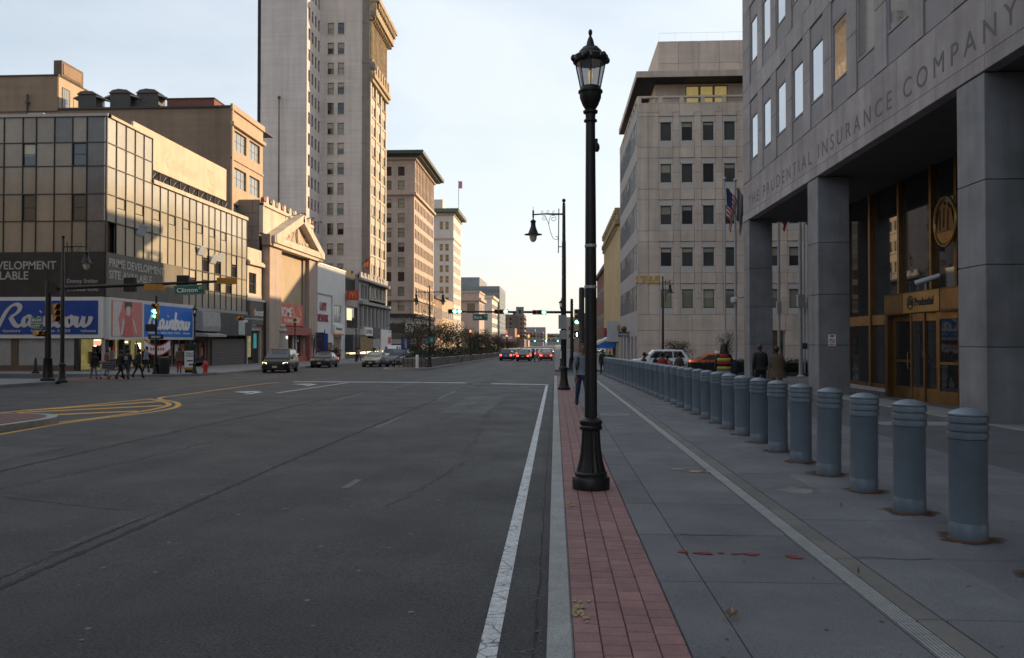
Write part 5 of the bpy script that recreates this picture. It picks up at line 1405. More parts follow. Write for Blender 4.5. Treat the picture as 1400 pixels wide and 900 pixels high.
bg_ = thing('cornice_building', 'pinkish beige office building with a wide dark overhanging cornice', 'building', (XL, 181, gz(181) + .15))
FBc, FBs = Face(-52, 181, 0), Face(XL, 181, 90)
mb = MB(); mb.box(-52, -32.4, 181.4, 210.8, -3, 44); wpart('building_core', mb, beige, bg_)
zr = [41.7, 38.5] + [34.35 - 3.34 * k for k in range(8)]
ops = [(a, a + 1.5, z - 2.1, z) for a in (3.4, 6.2, 10.4, 13.3, 16.3) for z in zr]
mb = MB(); FBc.wall(mb, 0, 20, 8.2, 44.2, ops, .3); wpart('side_wall', mb, beige, bg_)
for o_ in ops: FBc.window(bg_, *o_, .18, .08, mullm, 'sash', random.choice((0, 0, .4)), random.choice((glass, glassy)))
ops = [(1.1 + 2.15 * k, 2.35 + 2.15 * k, z - 2.2, z) for k in range(13) for z in zr]
mb = MB(); FBs.wall(mb, 0, 29.6, 8.2, 44.2, ops, .3); wpart('street_wall', mb, beige, bg_)
for o_ in ops: FBs.window(bg_, *o_, .18, .08, mullm, 'sash', random.choice((0, .3, .5)), random.choice((glass, glassy)))
for k in range(14):
    FBs.part('pilaster', bg_, .05 + 2.15 * k, .75 + 2.15 * k, 36, 43.5, -.2, 0, beige)
for z, d, h in ((35.2, .6, .55), (43.2, .6, .6), (11.2, .4, .5)):
    FBc.part('belt_course', bg_, 0, 20 + d, z, z + h, -d, .1, beige); FBs.part('belt_course', bg_, 0.01, 29.8, z, z + h, -d, .1, beige)
mb = MB(); mb.box(-54.2, -29.6, 178.8, 213.2, 44.2, 45.0).box(-53.5, -30.4, 179.6, 212.4, 43.82, 44.2); wpart('cornice', mb, greenroof, bg_)
FBc.part('lower_cornice', bg_, 0, 20.5, 7.4, 8.2, -.5, .2, mullm); FBs.part('lower_cornice', bg_, 0.02, 29.7, 7.4, 8.2, -.5, .2, mullm); FBc.part('fascia', bg_, 0, 20, 6.0, 7.4, 0, .3, greyst); FBs.part('fascia', bg_, 0, 29.6, 6, 7.4, 0, .3, cream)
FBc.part('shopfront', bg_, 0, 20, -2.5, 6.0, .05, .35, M('dark_shopfront', (.035, .032, .033), .5, .3, .6)); FBc.part('shopfront_band', bg_, 0, 20, 1.3, 2.4, -.2, .05, greyst); FBc.part('shopfront_band', bg_, 0, 20, 2.5, 3.8, -.1, .05, dkbr)
for a in (11, 14, 16.2): FBc.part('shop_pane', bg_, a, a + 1.3, -2.0, .9, -.02, .05, M('pale_shop_pane', (.25, .25, .24), .4, .4, .6))
for k in range(9): FBs.part('tall_pane', bg_, .8 + 3.2 * k, 2.9 + 3.2 * k, 1.4, 5.8, -.05, .0, MATS['pale_shop_pane']); 
mb = MB(); FBs.wall(mb, 0, 29.6, -2.5, 6, [], .2); wpart('street_base_wall', mb, M('dark_shopfront', ()), bg_)
FBs.part('red_sign', bg_, 2, 8, -.6, 1.3, -.6, 0, redp); FBs.part('white_sign', bg_, 8.5, 13, -.4, 1.2, -.5, 0, lettw); FBs.part('orange_sign', bg_, 14, 20, -.6, 1.0, -.5, 0, amber)

wt = thing('white_tower', 'narrow white office tower with green eaves farther down the left side', 'building', (XL, 252, gz(252) + .15))
FWc, FWs = Face(-46, 252, 0), Face(XL, 252, 90)
mb = MB(); mb.box(-46, -32.4, 252.4, 272, -3, 42.5).box(-42, -36, 256, 262, 43, 47.5); wpart('building_core', mb, wtower, wt)
ops = [(a, a + 1.1, z - 2.2, z) for a in (6.0, 9.6, 11.4) for z in [32.7 - 3.37 * k for k in range(9)]] + [(9.6, 10.7, 37.2, 39.8), (11.4, 12.5, 37.2, 39.8), (6, 7.1, 37.2, 39.8)]
mb = MB(); FWc.wall(mb, 0, 14, -3, 42.6, ops, .3); wpart('side_wall', mb, wtower, wt)
for o_ in ops: FWc.window(wt, *o_, .18, .08, cream, 'sash', 0, M('amber_pane', (.26, .20, .10), .2, .2, 1, obj=.3))
ops = [(1 + 2.3 * k, 2.1 + 2.3 * k, z - 2.2, z) for k in range(8) for z in [39.5] + [32.7 - 3.37 * k for k in range(9)]]
mb = MB(); FWs.wall(mb, 0, 20, -3, 42.6, ops, .3); wpart('street_wall', mb, wtower, wt)
for o_ in ops: FWs.window(wt, *o_, .18, .08, cream, 'sash', 0, MATS['amber_pane'])
mb = MB(); mb.box(-48, -30.2, 250.2, 273.5, 42.6, 43.7); wpart('eaves', mb, M('eaves_green', (.10, .13, .09), .7, .2, 1), wt)
mb = MB(); mb.box(-46.6, -31.7, 251.6, 272.5, 41.7, 42.5).box(-46.2, -31.8, 251.8, 272.4, 34.0, 34.6); wpart('belt_course', mb, pinkst, wt)
rf = thing('roof_flag', 'tiny flag flying on the roof of the white tower', 'flag', (-37, 262, 47.5))
mb = MB(); mb.tube([(5.4, 0, -4), (5.4, 0, 7.2)], .10, 5); part('flagpole', mb, mullm, rf); mb = MB(); mb.box(5.5, 6.6, -.02, .02, 4.6, 7); part('flag_cloth', mb, M('flag_pink', (.55, .18, .2), .7, .2, 2), rf)

def simple(nm, label, x0, x1, y0, y1, h, mat, rows_=(), per=3.0, wmat=None, wh=1.9, side_=True):
    b = thing(nm, label, 'building', (x1, y0, gz(y0)))
    mb = MB(); mb.box(x0, x1, y0, y1, -4, h); wpart('wall', mb, mat, b)
    FX, FY = Face(x0, y0, 0), Face(x1, y0, 90)
    for z in rows_:
        for F_, L_2 in ((FX, x1 - x0), (FY, y1 - y0)):
            n = min(16, int(L_2 / per))
            for k in range(n):
                F_.window(b, k * L_2 / n + .25 * per, k * L_2 / n + .75 * per, z, z + wh, -.06, .08, mullm, 'plain', 0, wmat or glass)
    return b
s1 = simple('shop_building', 'small brick shop building with dark windows beside the cornice building', -44, XL, 211.2, 226, 13.4, tan, (3.6, 8.2), 3.2, None, 2.8); mb = MB(); mb.box(-44, -31.5, 210.9, 226.2, 13.4, 14.0); wpart('cornice', mb, dkbr, s1)
s2 = simple('shop_building', 'buff two storey shop building in front of the white tower', -44, XL, 226.3, 251, 14.2, tanlit, (8.6,), 4)
s3 = simple('stone_building', 'square stone bank building beyond the white tower', -46, -28.4, 300, 322, 20.2, pinkst, (12.6,), 5.6, None, 3.6); mb = MB(); mb.box(-47, -27.6, 299.2, 323, 17.2, 18.3).box(-46.4, -28.1, 299.7, 322.4, 20.2, 20.9); wpart('cornice', mb, pinkst, s3)
s4 = simple('stone_building', 'slim pale sunlit building beside the square stone bank', -33, -26.7, 340, 372, 20.6, wtower, (4, 8, 12, 16), 3.4); mb = MB(); mb.box(-33.4, -26.0, 339.6, 372.4, 20.2, 21.4); wpart('cornice', mb, cream, s4)
gh = thing('grey_highrise', 'wide grey modern high rise at the far left end of the street', 'building', (-29, 420, -2))
mb = MB(); mb.box(-62, -40, 424, 470, -4, 36).box(-62, -29.05, 420.4, 470, -4, 31); wpart('wall', mb, greyb, gh)
FH, FHs = Face(-50, 420.4, 0), Face(-29.05, 420.4, 90)
for k in range(11):
    FH.part('window_band', gh, .3, 20.6, .5 + 2.7 * k, 2.2 + 2.7 * k, -.08, .05, bluegl); FHs.part('window_band', gh, .5, 48, .5 + 2.7 * k, 2.2 + 2.7 * k, -.08, .05, bluegl)
for k in range(15):
    FH.part('concrete_fin', gh, k * 1.48 - .15, k * 1.48 + .15, -2, 31, -.25, .02, greyb)
s5 = simple('apartment_tower', 'brown apartment block closing the view at the end of the street', -38.8, -23, 600, 640, 22.3, M('far_brown_brick', (.17, .115, .095), .85, .1, .2), (4, 7.5, 11, 14.5, 18), 3.2); mb = MB(); mb.box(-31.5, -28, 599.4, 602, -3, 24.5); wpart('stair_tower', mb, dkbr, s5)
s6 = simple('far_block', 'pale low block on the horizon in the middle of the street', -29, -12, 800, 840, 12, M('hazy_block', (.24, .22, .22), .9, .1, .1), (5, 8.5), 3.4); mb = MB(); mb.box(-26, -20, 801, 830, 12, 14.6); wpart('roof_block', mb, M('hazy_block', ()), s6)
for i, (x0, x1, y0, h) in enumerate(((-46, -33, 274, 9), (-44, -32, 322.5, 8), (-48, -31, 380, 10), (-60, -30, 480, 9), (-60, -27, 540, 11), (-70, -22, 660, 8))):
    simple('row_building', ('low shop building beside the white tower', 'low shop building behind the square stone bank', 'low dark building in front of the grey high rise', 'low roof line beyond the grey high rise', 'low roof line before the brown apartment block', 'low roof line past the brown apartment block')[i], x0, x1, y0, y0 + 17 + i * 3, h, (dkbr, tan, pinkst, dkbr, tan, pinkst)[i], (3.2,), 4)
for i, (x0, x1, y0, h) in enumerate(((6, 30, 430, 15), (9, 60, 560, 17), (-11, 8, 1100, 13), (-60, -12, 1000, 20))):
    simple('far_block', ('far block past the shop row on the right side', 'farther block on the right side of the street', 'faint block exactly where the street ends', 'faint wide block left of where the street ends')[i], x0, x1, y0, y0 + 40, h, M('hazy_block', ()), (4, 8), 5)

for nm_, l_, b_, h_ in (('added_shade_block', 'unseen long block added along the left pavement to darken the near ground', (-70, -32.5, -75, 36), 18), ('added_shade_block', 'unseen block added far behind the camera to darken the near ground', (-30, 8, -150, -120), 30)):  # unseen blocks added to cut the skylight on the near ground
    simple(nm_, l_, b_[0], b_[1], b_[2], b_[3], h_, greyst, (5, 9, 13, 17, 21), 3.4)
# ------------------------------------------------------------------ street lamps
lg = M('lantern_glass', (.16, .17, .18), .12, .15, 6, spec=.9)
lg.node_tree.nodes['Principled BSDF'].inputs['Alpha'].default_value = .55
bulbm = M('bulb', (.8, .7, .5), .3, .1, 3, emit=.5, ecol=(1, .75, .35))
def acorn(loc, label, group='short lantern lamps along the street'):
    t = thing('street_lamp', label, 'street lamp', loc, 0, group)
    p = MB()
    p.lathe([(.216, 0), (.22, .02), (.22, .12), (.205, .145), (.19, .15), (.185, .175), (.192, .19), (.175, .21)], seg=32); part('lamp_base', p, black, t, smooth=True)
    p = MB(); pr = [(.172, .21), (.158, .26), (.138, .34), (.122, .44), (.112, .56), (.107, .66), (.106, .70)]
    p.lathe(pr, seg=32, flute=.085, fr=range(7)); part('fluted_base', p, black, t)
    p = MB(); p.lathe([(.106, .70), (.132, .715), (.136, .745), (.124, .765), (.134, .79), (.13, .82), (.095, .845), (.074, .86)], seg=24); part('base_collar', p, black, t, smooth=True)
    p = MB(); p.lathe([(.074, .85), (.071, 1.6), (.064, 3.2), (.056, 4.4), (.056, 4.50)], seg=20); part('pole', p, black, t, smooth=True)
    for z in (2.42, 2.92):
        p = MB(); p.lathe([(.069, z), (.071, z + .005), (.071, z + .03), (.069, z + .035)], seg=16); p.box(-.015, .015, -.085, -.06, z, z + .035); part('pole_band', p, alu, t)
    p = MB(); p.box(.05, .085, -.03, .03, 4.10, 4.24); p.ball((.075, 0, 4.14), (.035, .04, .06), 8, 5); part('outlet_box', p, black, t)
    p = MB(); p.lathe([(.056, 4.45), (.078, 4.455), (.078, 4.475), (.058, 4.485), (.060, 4.55), (.085, 4.56), (.088, 4.585), (.062, 4.60), (.065, 4.61), (.095, 4.66), (.125, 4.74), (.130, 4.80), (.145, 4.81), (.145, 4.83), (.130, 4.84), (.122, 4.87), (.115, 4.88)], seg=24); part('lantern_cup', p, black, t, smooth=True)
    p = MB(); p.lathe([(.112, 4.87), (.135, 4.98), (.158, 5.09), (.172, 5.17), (.174, 5.19)], seg=8); part('lantern_glass', p, lg, t)
    p = MB()
    for k in range(8):
        a = 6.283 * k / 8; p.tube([(r * math.cos(a), r * math.sin(a), z) for r, z in ((.115, 4.86), (.138, 4.98), (.161, 5.09), (.177, 5.19))], .0075, 5)
    part('lantern_ribs', p, black, t)
    p = MB(); p.lathe([(.016, 4.87), (.018, 4.97), (.024, 4.99), (.030, 5.03), (.018, 5.08), (.005, 5.09)], seg=12); part('bulb', p, bulbm, t, smooth=True)
    p = MB(); p.lathe([(.174, 5.17), (.205, 5.18), (.212, 5.20), (.212, 5.245), (.20, 5.255), (.165, 5.26)], seg=24); part('lantern_rim', p, black, t, smooth=True)
    for k in range(6):
        a = 6.283 * (k + .75) / 6
        q = MB(); q.prism([(.204 * math.cos(a + b), .204 * math.sin(a + b), z) for b, z in ((-.33, 5.205), (.33, 5.205), (.33, 5.24), (-.33, 5.24))], (.012 * math.cos(a), .012 * math.sin(a), 0)); part('rim_pane', q, M('rim_glass', (.28, .31, .35), .2, .1, 3), t)
        a = 6.283 * (k + .25) / 6
        q = MB(); q.ball((.208 * math.cos(a), .208 * math.sin(a), 5.22), (.034, .034, .044), 10, 6); part('rim_boss', q, black, t, smooth=True)
    p = MB(); p.lathe([(.19, 5.25), (.15, 5.262), (.146, 5.285), (.134, 5.315), (.112, 5.34), (.094, 5.352), (.094, 5.362), (.066, 5.370), (.050, 5.385), (.044, 5.42), (.030, 5.47), (.020, 5.49), (.013, 5.51), (.022, 5.53), (.024, 5.56), (.016, 5.58), (.004, 5.59)], seg=24); part('lantern_cap', p, black, t, smooth=True)
    return t
nl = acorn((.42, 9.53, .152 + gz(9.53)), 'near black lantern lamp post on the red brick strip, closest to camera')
nl.scale = (1, 1, .972)
for x, y, s, l in ((-23.35, 51, .80, 'short black lantern lamp in front of the grey awning beside the hydrant'), (-23.4, 71.3, .80, 'short black lantern lamp in front of the red shopfront under the pediment'), (-24.0, 96, .8, 'short black lantern lamp in front of the white building'), (.5, 62.8, 1.0, 'distant lantern lamp behind the tall pendant lamp on the right kerb')):
    d = dup(nl, (x, y, .15 + gz(y)), 0, l); d.scale = (s, s, s)

def pendant(loc, label, h, dirs, armz, L, hb=.9):
    t = thing('street_lamp', label, 'street lamp', loc, 0, 'tall pendant street lamps')
    p = MB(); p.lathe([(.25, 0), (.25, .10), (.21, .13), (.19, .20), (.15, .40), (.135, .60), (.13, .75), (.155, .78), (.155, .88), (.10, .93)], seg=20, flute=.05, fr=(3, 4, 5, 6)); part('lamp_base', p, black, t)
    p = MB(); p.lathe([(.10, .9), (.09, 3), (.08, armz - 1.1), (.07, armz - 1.08), (.06, h - .28), (.045, h - .25), (.075, h - .22), (.05, h - .19), (.03, h - .17), (.075, h - .10), (.07, h - .04), (.02, h)], seg=14); part('pole', p, black, t, smooth=True)
    for s in dirs:
        p = MB(); p.tube([(0, 0, armz), (s * L * .35, 0, armz), (s * L * .6, 0, armz + .015), (s * L, 0, armz - .01)], [.035, .04, .03, .028], 8); p.tube([(s * L, 0, armz - .12), (s * L, 0, armz + .16)], .035, 8); p.tube([(s * L, 0, armz + .16), (s * L, 0, armz + .32)], .008, 4)
        p.tube([(s * .22, 0, armz - 1.55), (s * .20, 0, armz + .22)], .022, 6); p.tube([(0, 0, armz - 1.3), (s * .22, 0, armz - 1.3)], .018, 5); part('arm', p, black, t)
        p = MB()
        def scr(cx, cz, r, a0, a1, n=14, fx=1):
            return [(s * (cx + fx * r * (1 - .75 * i / n) * math.cos(R(a0 + (a1 - a0) * i / n))), 0, cz + r * (1 - .75 * i / n) * math.sin(R(a0 + (a1 - a0) * i / n))) for i in range(n + 1)]
        p.tube([(s * .75, 0, armz - .04), (s * .62, 0, armz - .35), (s * .52, 0, armz - .75), (s * .42, 0, armz - .98), (s * .28, 0, armz - 1.02)] + scr(.30, armz - .93, .09, 270, 20), .011, 5); p.tube(scr(.42, armz - .18, .14, 60, 520), .010, 5); p.tube(scr(.80, armz - .16, .11, 60, 520), .009, 5); p.tube([(s * .6, 0, armz - .4), (s * .58, 0, armz - .2), (s * .52, 0, armz - .06)], .010, 5); p.tube(scr(.62, armz + .11, .07, -90, 300), .007, 4); p.tube(scr(.85, armz + .10, .06, -90, 300), .007, 4); p.tube(scr(.4, armz + .10, .06, -90, 300), .007, 4); part('scroll_bracket', p, black, t)
        p = MB(); z = armz - .2
        p.lathe([(.02, z + .1), (.03, z), (.05, z - .02), (.10, z - .05), (.115, z - .08), (.09, z - .16), (.10, z - .28), (.15, z - .42), (.19, z - .52), (.20, z - .56), (.36, z - .60), (.36, z - .615), (.15, z - .60)], s * L, 0, 0, 20); part('lamp_shade', p, black, t, smooth=True)
        p = MB(); p.lathe([(.15, z - .60), (.15, z - .68), (.135, z - .78), (.10, z - .86), (.05, z - .90), (.01, z - .91)], s * L, 0, 0, 16); part('lamp_glass', p, lampcl, t, smooth=True)
    return t
pendant((.35, 32, .15 + gz(32)), 'tall black lamp pole on the right kerb with one pendant lantern over the road', 7.6, (-1,), 6.98, 1.22)
pendant((-23.55, 37.3, .15 + gz(37.3)), 'tall black lamp with one pendant lantern at the left corner by the blue sign', 7.05, (1,), 6.5, 1.15)
pendant((-10.75, 68.5, .15 + gz(68.5)), 'double armed pendant lamp on the planted median', 7.0, (-1, 1), 6.45, 1.15)
pendant((8.3, 62.6, .15 + gz(62.6)), 'dark pendant lamp standing in front of the 765 building', 7.2, (1,), 6.75, .55)

# ------------------------------------------------------------------ traffic signals
def head(par, x, y, z, n=3, horiz=False, lit=None, lm=None, s=.33, rz=0, body=amber, lens2=None):
    o = put('signal_head', None, par, (x, y, z), rz)
    for i in range(n):
        dx, dz = ((i - (n - 1) / 2) * s, 0) if horiz else (0, ((n - 1) / 2 - i) * s)
        p = MB(); p.box(dx - s * .48, dx + s * .48, -.02, .20, dz - s * .48, dz + s * .48)
        vis = [(dx + .15 * math.cos(R(a)), .0, dz + .15 * math.sin(R(a))) for a in range(-20, 201, 20)]
        for a, b in zip(vis, vis[1:]):
            p.hexa([(a[0], -.24, a[2]), (b[0], -.24, b[2]), (b[0], -.02, b[2]), (a[0], -.02, a[2])] + [(q[0] + (q[0] - dx) * .06, yy, q[2] + (q[2] - dz) * .06) for q, yy in ((a, -.24), (b, -.24), (b, -.02), (a, -.02))])
        part('signal_section', p, body, o)
        p = MB(); p.ball((dx, -.03, dz), (.135, .03, .135), 14, 6); part('lens', p, lm if (lit is not None and (i == lit or i == lens2)) else lensoff, o, smooth=True)
    return o
def street_sign(par, x, y, z, w, h, txt, tw, sup=None, rz=0):
    o = put('street_sign', None, par, (x, y, z), rz)
    p = MB(); p.box(0, w, -.012, .012, 0, h); part('sign_plate', p, greens, o)
    p = MB(); e = .025
    p.box(e, w - e, -.014, -.012, e, e + .02).box(e, w - e, -.014, -.012, h - e - .02, h - e).box(e, e + .02, -.014, -.012, e, h - e).box(w - e - .02, w - e, -.014, -.012, e, h - e); part('sign_border', p, lettg, o)
    put('sign_lettering', text_mesh(txt, lettw, tw, h * .45, ext=.006, bold=.01), o, (w * .1, -.012, h * .27))
    if sup:
        put('sign_lettering', text_mesh(sup, lettw, w * .12, h * .22, ext=.006), o, (w * .8, -.012, h * .55))
    return o
def pole_base(t, r=.2, h=.9):
    p = MB(); p.lathe([(r * 1.7, 0), (r * 1.7, .12), (r * 1.4, .16), (r * 1.25, .4), (r, h), (r * 1.1, h + .03), (r * .6, h + .08)], seg=16); part('pole_base', p, black, t, smooth=True)
g = .15 + gz(38.9)
ml = thing('traffic_signal', 'black signal mast with a long arm holding the Clinton Street sign', 'traffic signal', (-25.3, 38.9, g))
pole_base(ml, .2, 1.1)
p = MB(); p.lathe([(.15, 1.0), (.13, 4.8), (.12, 5.0)], seg=14); p.tube([(-.05, 0, 4.7), (-.05, 0, 5.75)], .02, 5); part('pole', p, black, ml, smooth=True)
zl = lambda x: 4.61 + .36 * x / 9.5
p = MB(); p.tube([(0, 0, zl(0)), (4.5, 0, zl(4.5)), (9.5, 0, zl(9.5))], [.10, .085, .06], 10); p.box(.1, .5, -.12, .12, zl(0) - .25, zl(0) + .3); part('mast_arm', p, black, ml, smooth=True)
for x in (4.15, 6.85):
    p = MB(); p.box(x - .27, x + .27, -.05, .22, zl(x) - .32, zl(x) + .38); part('signal_back', p, blackm, ml)
for x in (5.45, 9.1):
    head(ml, x, .0, zl(x) - .16 if x < 6 else zl(x), 3, True, None, None, .31, math.pi + .35)
o = street_sign(ml, 6.5, -.14, zl(6.5) - .62, 1.58, .50, 'Clinton', 1.05, 'ST'); o.rotation_euler = (0, R(-2.2), 0)
p = MB(); p.box(7.0, 7.04, -.13, -.08, zl(7) - .2, zl(7) + .05).box(7.6, 7.64, -.13, -.08, zl(7) - .2, zl(7) + .05); part('sign_hanger', p, black, ml)
head(ml, .52, -.1, 3.40, 3, False, None, None, .30, .9)
street_sign(ml, -.75, -.2, 2.9, .62, .28, 'BROAD', .5); street_sign(ml, -.75, -.2, 2.58, .62, .28, 'CITY', .4)
head(ml, -.35, -.05, 2.35, 2, True, None, None, .26, 1.2)

g = .15 + gz(62.2)
mr_ = thing('traffic_signal', 'signal mast on the right far corner with green lights across the road', 'traffic signal', (1.28, 62.2, g))
pole_base(mr_, .18, .9)
az_ = 4.08 - g
p = MB(); p.lathe([(.13, .9), (.11, 5.2), (.1, 5.45)], seg=12); part('pole', p, black, mr_, smooth=True)
p = MB(); p.tube([(0, 0, az_), (-5, 0, az_ + .03), (-9.6, 0, az_ + .08)], [.10, .085, .06], 8); part('mast_arm', p, black, mr_, smooth=True)
head(mr_, -9.05, -.1, az_ + .08, 3, True, 2, gsig, .36, 0, amber, 1); head(mr_, -5.45, -.1, az_ + .05, 3, True, 2, gsig, .36); head(mr_, -2.5, -.1, az_, 3, True, 2, gsig, .36)
street_sign(mr_, -7.65, -.12, az_ - .62, 1.15, .5, 'Bank', .62, 'ST')
p = MB(); p.box(-4.3, -3.7, -.16, -.10, az_ - .28, az_ + .42); part('lane_sign', p, lettg, mr_); p = MB(); p.box(-4.08, -3.92, -.17, -.16, az_ - .1, az_ + .2); part('sign_symbol', p, charc, mr_)
head(mr_, .38, -.16, az_ - .36, 3, False, 2, gsig, .40)
p = MB(); p.box(.18, .62, -.25, .05, az_ - 1.95, az_ - 1.45); part('walk_signal_box', p, blackm, mr_)
p = MB(); p.prism([(.36, -.255, az_ - 1.86), (.42, -.255, az_ - 1.86), (.44, -.255, az_ - 1.7), (.40, -.255, az_ - 1.55), (.34, -.255, az_ - 1.6), (.33, -.255, az_ - 1.74)], (0, -.01, 0)); part('walk_symbol', p, wsig, mr_)

def post_signal(x, y, h, label, lm, lit, z, rz=0):
    t = thing('traffic_signal', label, 'traffic signal', (x, y, .15 + gz(y)), rz)
    pole_base(t, .13, .6); p = MB(); p.lathe([(.08, .6), (.07, h)], seg=10); part('pole', p, black, t, smooth=True)
    head(t, .0, -.14, z, 3, False, lit, lm, .34)
    return t
ps = post_signal(-25.2, 49.6, 4.95, 'post mounted signal showing green in front of the bright blue sign', gsig, 1, 3.95)
ps_h = [c for c in ps.children if c.name.startswith('signal_head')][0]
p = MB(); p.prism([(-.13, -.08, -.30), (.02, -.08, -.2), (.02, -.08, -.26), (.13, -.08, -.26), (.13, -.08, -.36), (.02, -.08, -.36), (.02, -.08, -.42)], (0, -.02, 0)); part('green_arrow', p, gsig, ps_h)
p = MB(); p.box(-.62, -.15, -.15, .2, 2.7, 3.15); part('walk_signal_box', p, blackm, ps)
p = MB(); p.box(-.45, .52, -.1, -.08, 2.2, 2.5); part('one_way_sign', p, blackm, ps); put('sign_lettering', text_mesh('ONE WAY', lettw, .62, .14, ext=.006, bold=.01), ps, (-.27, -.1, 2.28))
post_signal(-11.4, 108, 4.0, 'thin signal post with a red light above the planted median', rsig, 0, 3.6)
post_signal(-9.0, 150, 4.2, 'far signal post showing red beside the brown car queue', rsig, 0, 3.6)
def far_mast(y, x0, heads, z, label):
    g = .15 + gz(y); t = thing('traffic_signal', label, 'traffic signal', (x0, y, g)); pole_base(t, .18, .9)
    p = MB(); p.lathe([(.13, .9), (.10, z - g + .6)], seg=10); part('pole', p, black, t); p = MB(); p.tube([(0, 0, z - g), (min(h[0] for h in heads) - .6 - x0, 0, z - g)], [.09, .06], 6); part('mast_arm', p, black, t)
    for hx, m_ in heads:
        head(t, hx - x0, -.1, z - g, 3, True, 0 if m_ is rsig else 2, m_, .42)
far_mast(132, 1.4, [(-5.6, rsig), (-3.9, rsig), (-1.0, rsig)], 2.75, 'far signal mast with red lights above the car queue')
far_mast(190, 1.6, [(-5.2, gsig), (-2.6, gsig), (.2, gsig)], 2.0, 'farthest signal mast with small green lights at the street end')
# left side signal with white arm by the shutter
wsm = thing('traffic_signal', 'short signal arm with an amber lamp and green sign by the shuttered shop', 'traffic signal', (-23.2, 63.2, .15 + gz(63.2)))
pole_base(wsm, .15, .8); p = MB(); p.lathe([(.12, .8), (.11, 5.3)], seg=10); part('pole', p, black, wsm, smooth=True); p = MB(); p.tube([(0, 0, 3.9), (-1.7, .0, 4.0)], .05, 6); part('mast_arm', p, alu, wsm)
head(wsm, -1.95, -.05, 4.0, 2, True, None, None, .3, 1.0); street_sign(wsm, -1.0, -.15, 3.3, .42, .32, 'CITY', .3)
p = MB(); p.box(-1.75, -1.4, -.1, .1, 3.7, 3.9); part('bracket', p, lettw, wsm)

# ------------------------------------------------------------------ bollards in a curving row
bol = None
ys = [5.95 + 1.2 * k for k in range(36)]
ord_ = ['first', 'second', 'third', 'fourth', 'fifth', 'sixth', 'seventh', 'eighth', 'ninth', 'tenth', 'eleventh', 'twelfth', 'thirteenth', 'fourteenth', 'fifteenth', 'sixteenth', 'seventeenth', 'eighteenth', 'nineteenth', 'twentieth']
for i, y in enumerate(ys):
    if i == 1: y = 7.19
    x = 3.57 if y < 20 else 3.57 - .55 * ((y - 20) / 28) ** 1.5
    if i == 0:
        bol = thing('bollard', 'x', 'bollard', (0, 0, 0), 0, 'blue grey steel bollards in a row along the pavement')
        r = .150
        p = MB(); p.lathe([(r, 0), (r, .865), (r + .002, .868)], seg=40); part('shaft', p, steelb, bol, smooth=True)
        p = MB(); pr = []
        for z in (.868, .938, 1.008):
            pr += [(r - .004, z), (r + .010, z + .006), (r + .012, z + .03), (r + .010, z + .057), (r - .004, z + .064)]
        p.lathe(pr, seg=40); part('ring_band', p, steelb, bol, smooth=True)
        p = MB(); p.lathe([(r - .004, 1.070), (r + .008, 1.074), (r + .008, 1.086), (r - .01, 1.098), (.115, 1.112), (.07, 1.128), (.03, 1.135), (.002, 1.137)], seg=40); part('domed_cap', p, steelb, bol, smooth=True)
        p = MB(); p.lathe([(r + .0012, .012), (r + .0016, .015), (r + .0016, .150), (r + .0004, .152)], seg=40); part('base_band', p, M('base_blue_grey', (.140, .176, .218), .44, .12, 5, metal=.2), bol, smooth=True)  # thin sleeve round the foot in a slightly different blue grey
        p = MB(); p.lathe([(r + .02, 0), (r + .012, .006), (r + .003, .011)], seg=40); part('rusty_foot', p, rust, bol, smooth=True)
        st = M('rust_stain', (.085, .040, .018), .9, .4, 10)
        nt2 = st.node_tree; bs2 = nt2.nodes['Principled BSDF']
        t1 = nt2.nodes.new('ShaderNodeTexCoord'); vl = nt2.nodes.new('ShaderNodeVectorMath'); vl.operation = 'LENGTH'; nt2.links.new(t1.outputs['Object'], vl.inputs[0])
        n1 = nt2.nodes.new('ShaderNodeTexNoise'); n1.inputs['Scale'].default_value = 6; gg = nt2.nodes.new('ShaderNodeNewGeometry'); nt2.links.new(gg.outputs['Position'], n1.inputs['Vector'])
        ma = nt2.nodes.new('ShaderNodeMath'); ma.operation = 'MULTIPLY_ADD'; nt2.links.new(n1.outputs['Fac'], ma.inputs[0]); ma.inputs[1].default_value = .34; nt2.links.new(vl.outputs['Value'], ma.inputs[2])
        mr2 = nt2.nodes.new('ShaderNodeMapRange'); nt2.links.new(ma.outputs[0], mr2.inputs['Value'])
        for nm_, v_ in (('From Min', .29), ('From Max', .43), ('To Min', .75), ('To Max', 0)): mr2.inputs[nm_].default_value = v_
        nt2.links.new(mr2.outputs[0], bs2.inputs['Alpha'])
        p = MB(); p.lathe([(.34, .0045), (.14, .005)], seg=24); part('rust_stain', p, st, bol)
        b = bol
    else:
        b = dup(bol)
    b.location = (x, y, gz(y) + .150); b.rotation_euler = (random.gauss(0, .006), random.gauss(0, .006), i * .7)
    if i == 0:
        b['label'] = 'nearest bollard of the row, cut by the right picture edge'
    elif i <= 20:
        b['label'] = '%s full steel bollard from the near end of the row' % ord_[i - 1]
    else:
        b['label'] = 'far steel bollard, number %s from the far end of the long row' % ('one two three four five six seven eight nine ten eleven twelve thirteen fourteen fifteen sixteen'.split()[35 - i])
for k, (x, y) in enumerate(((9.9, 57), (11.7, 56.5))):
    b = dup(bol, (x, y + 4, gz(60) + .15), 0, ('lone grey bollard standing behind the white utility car', 'lone grey bollard standing behind the orange taxi')[k])

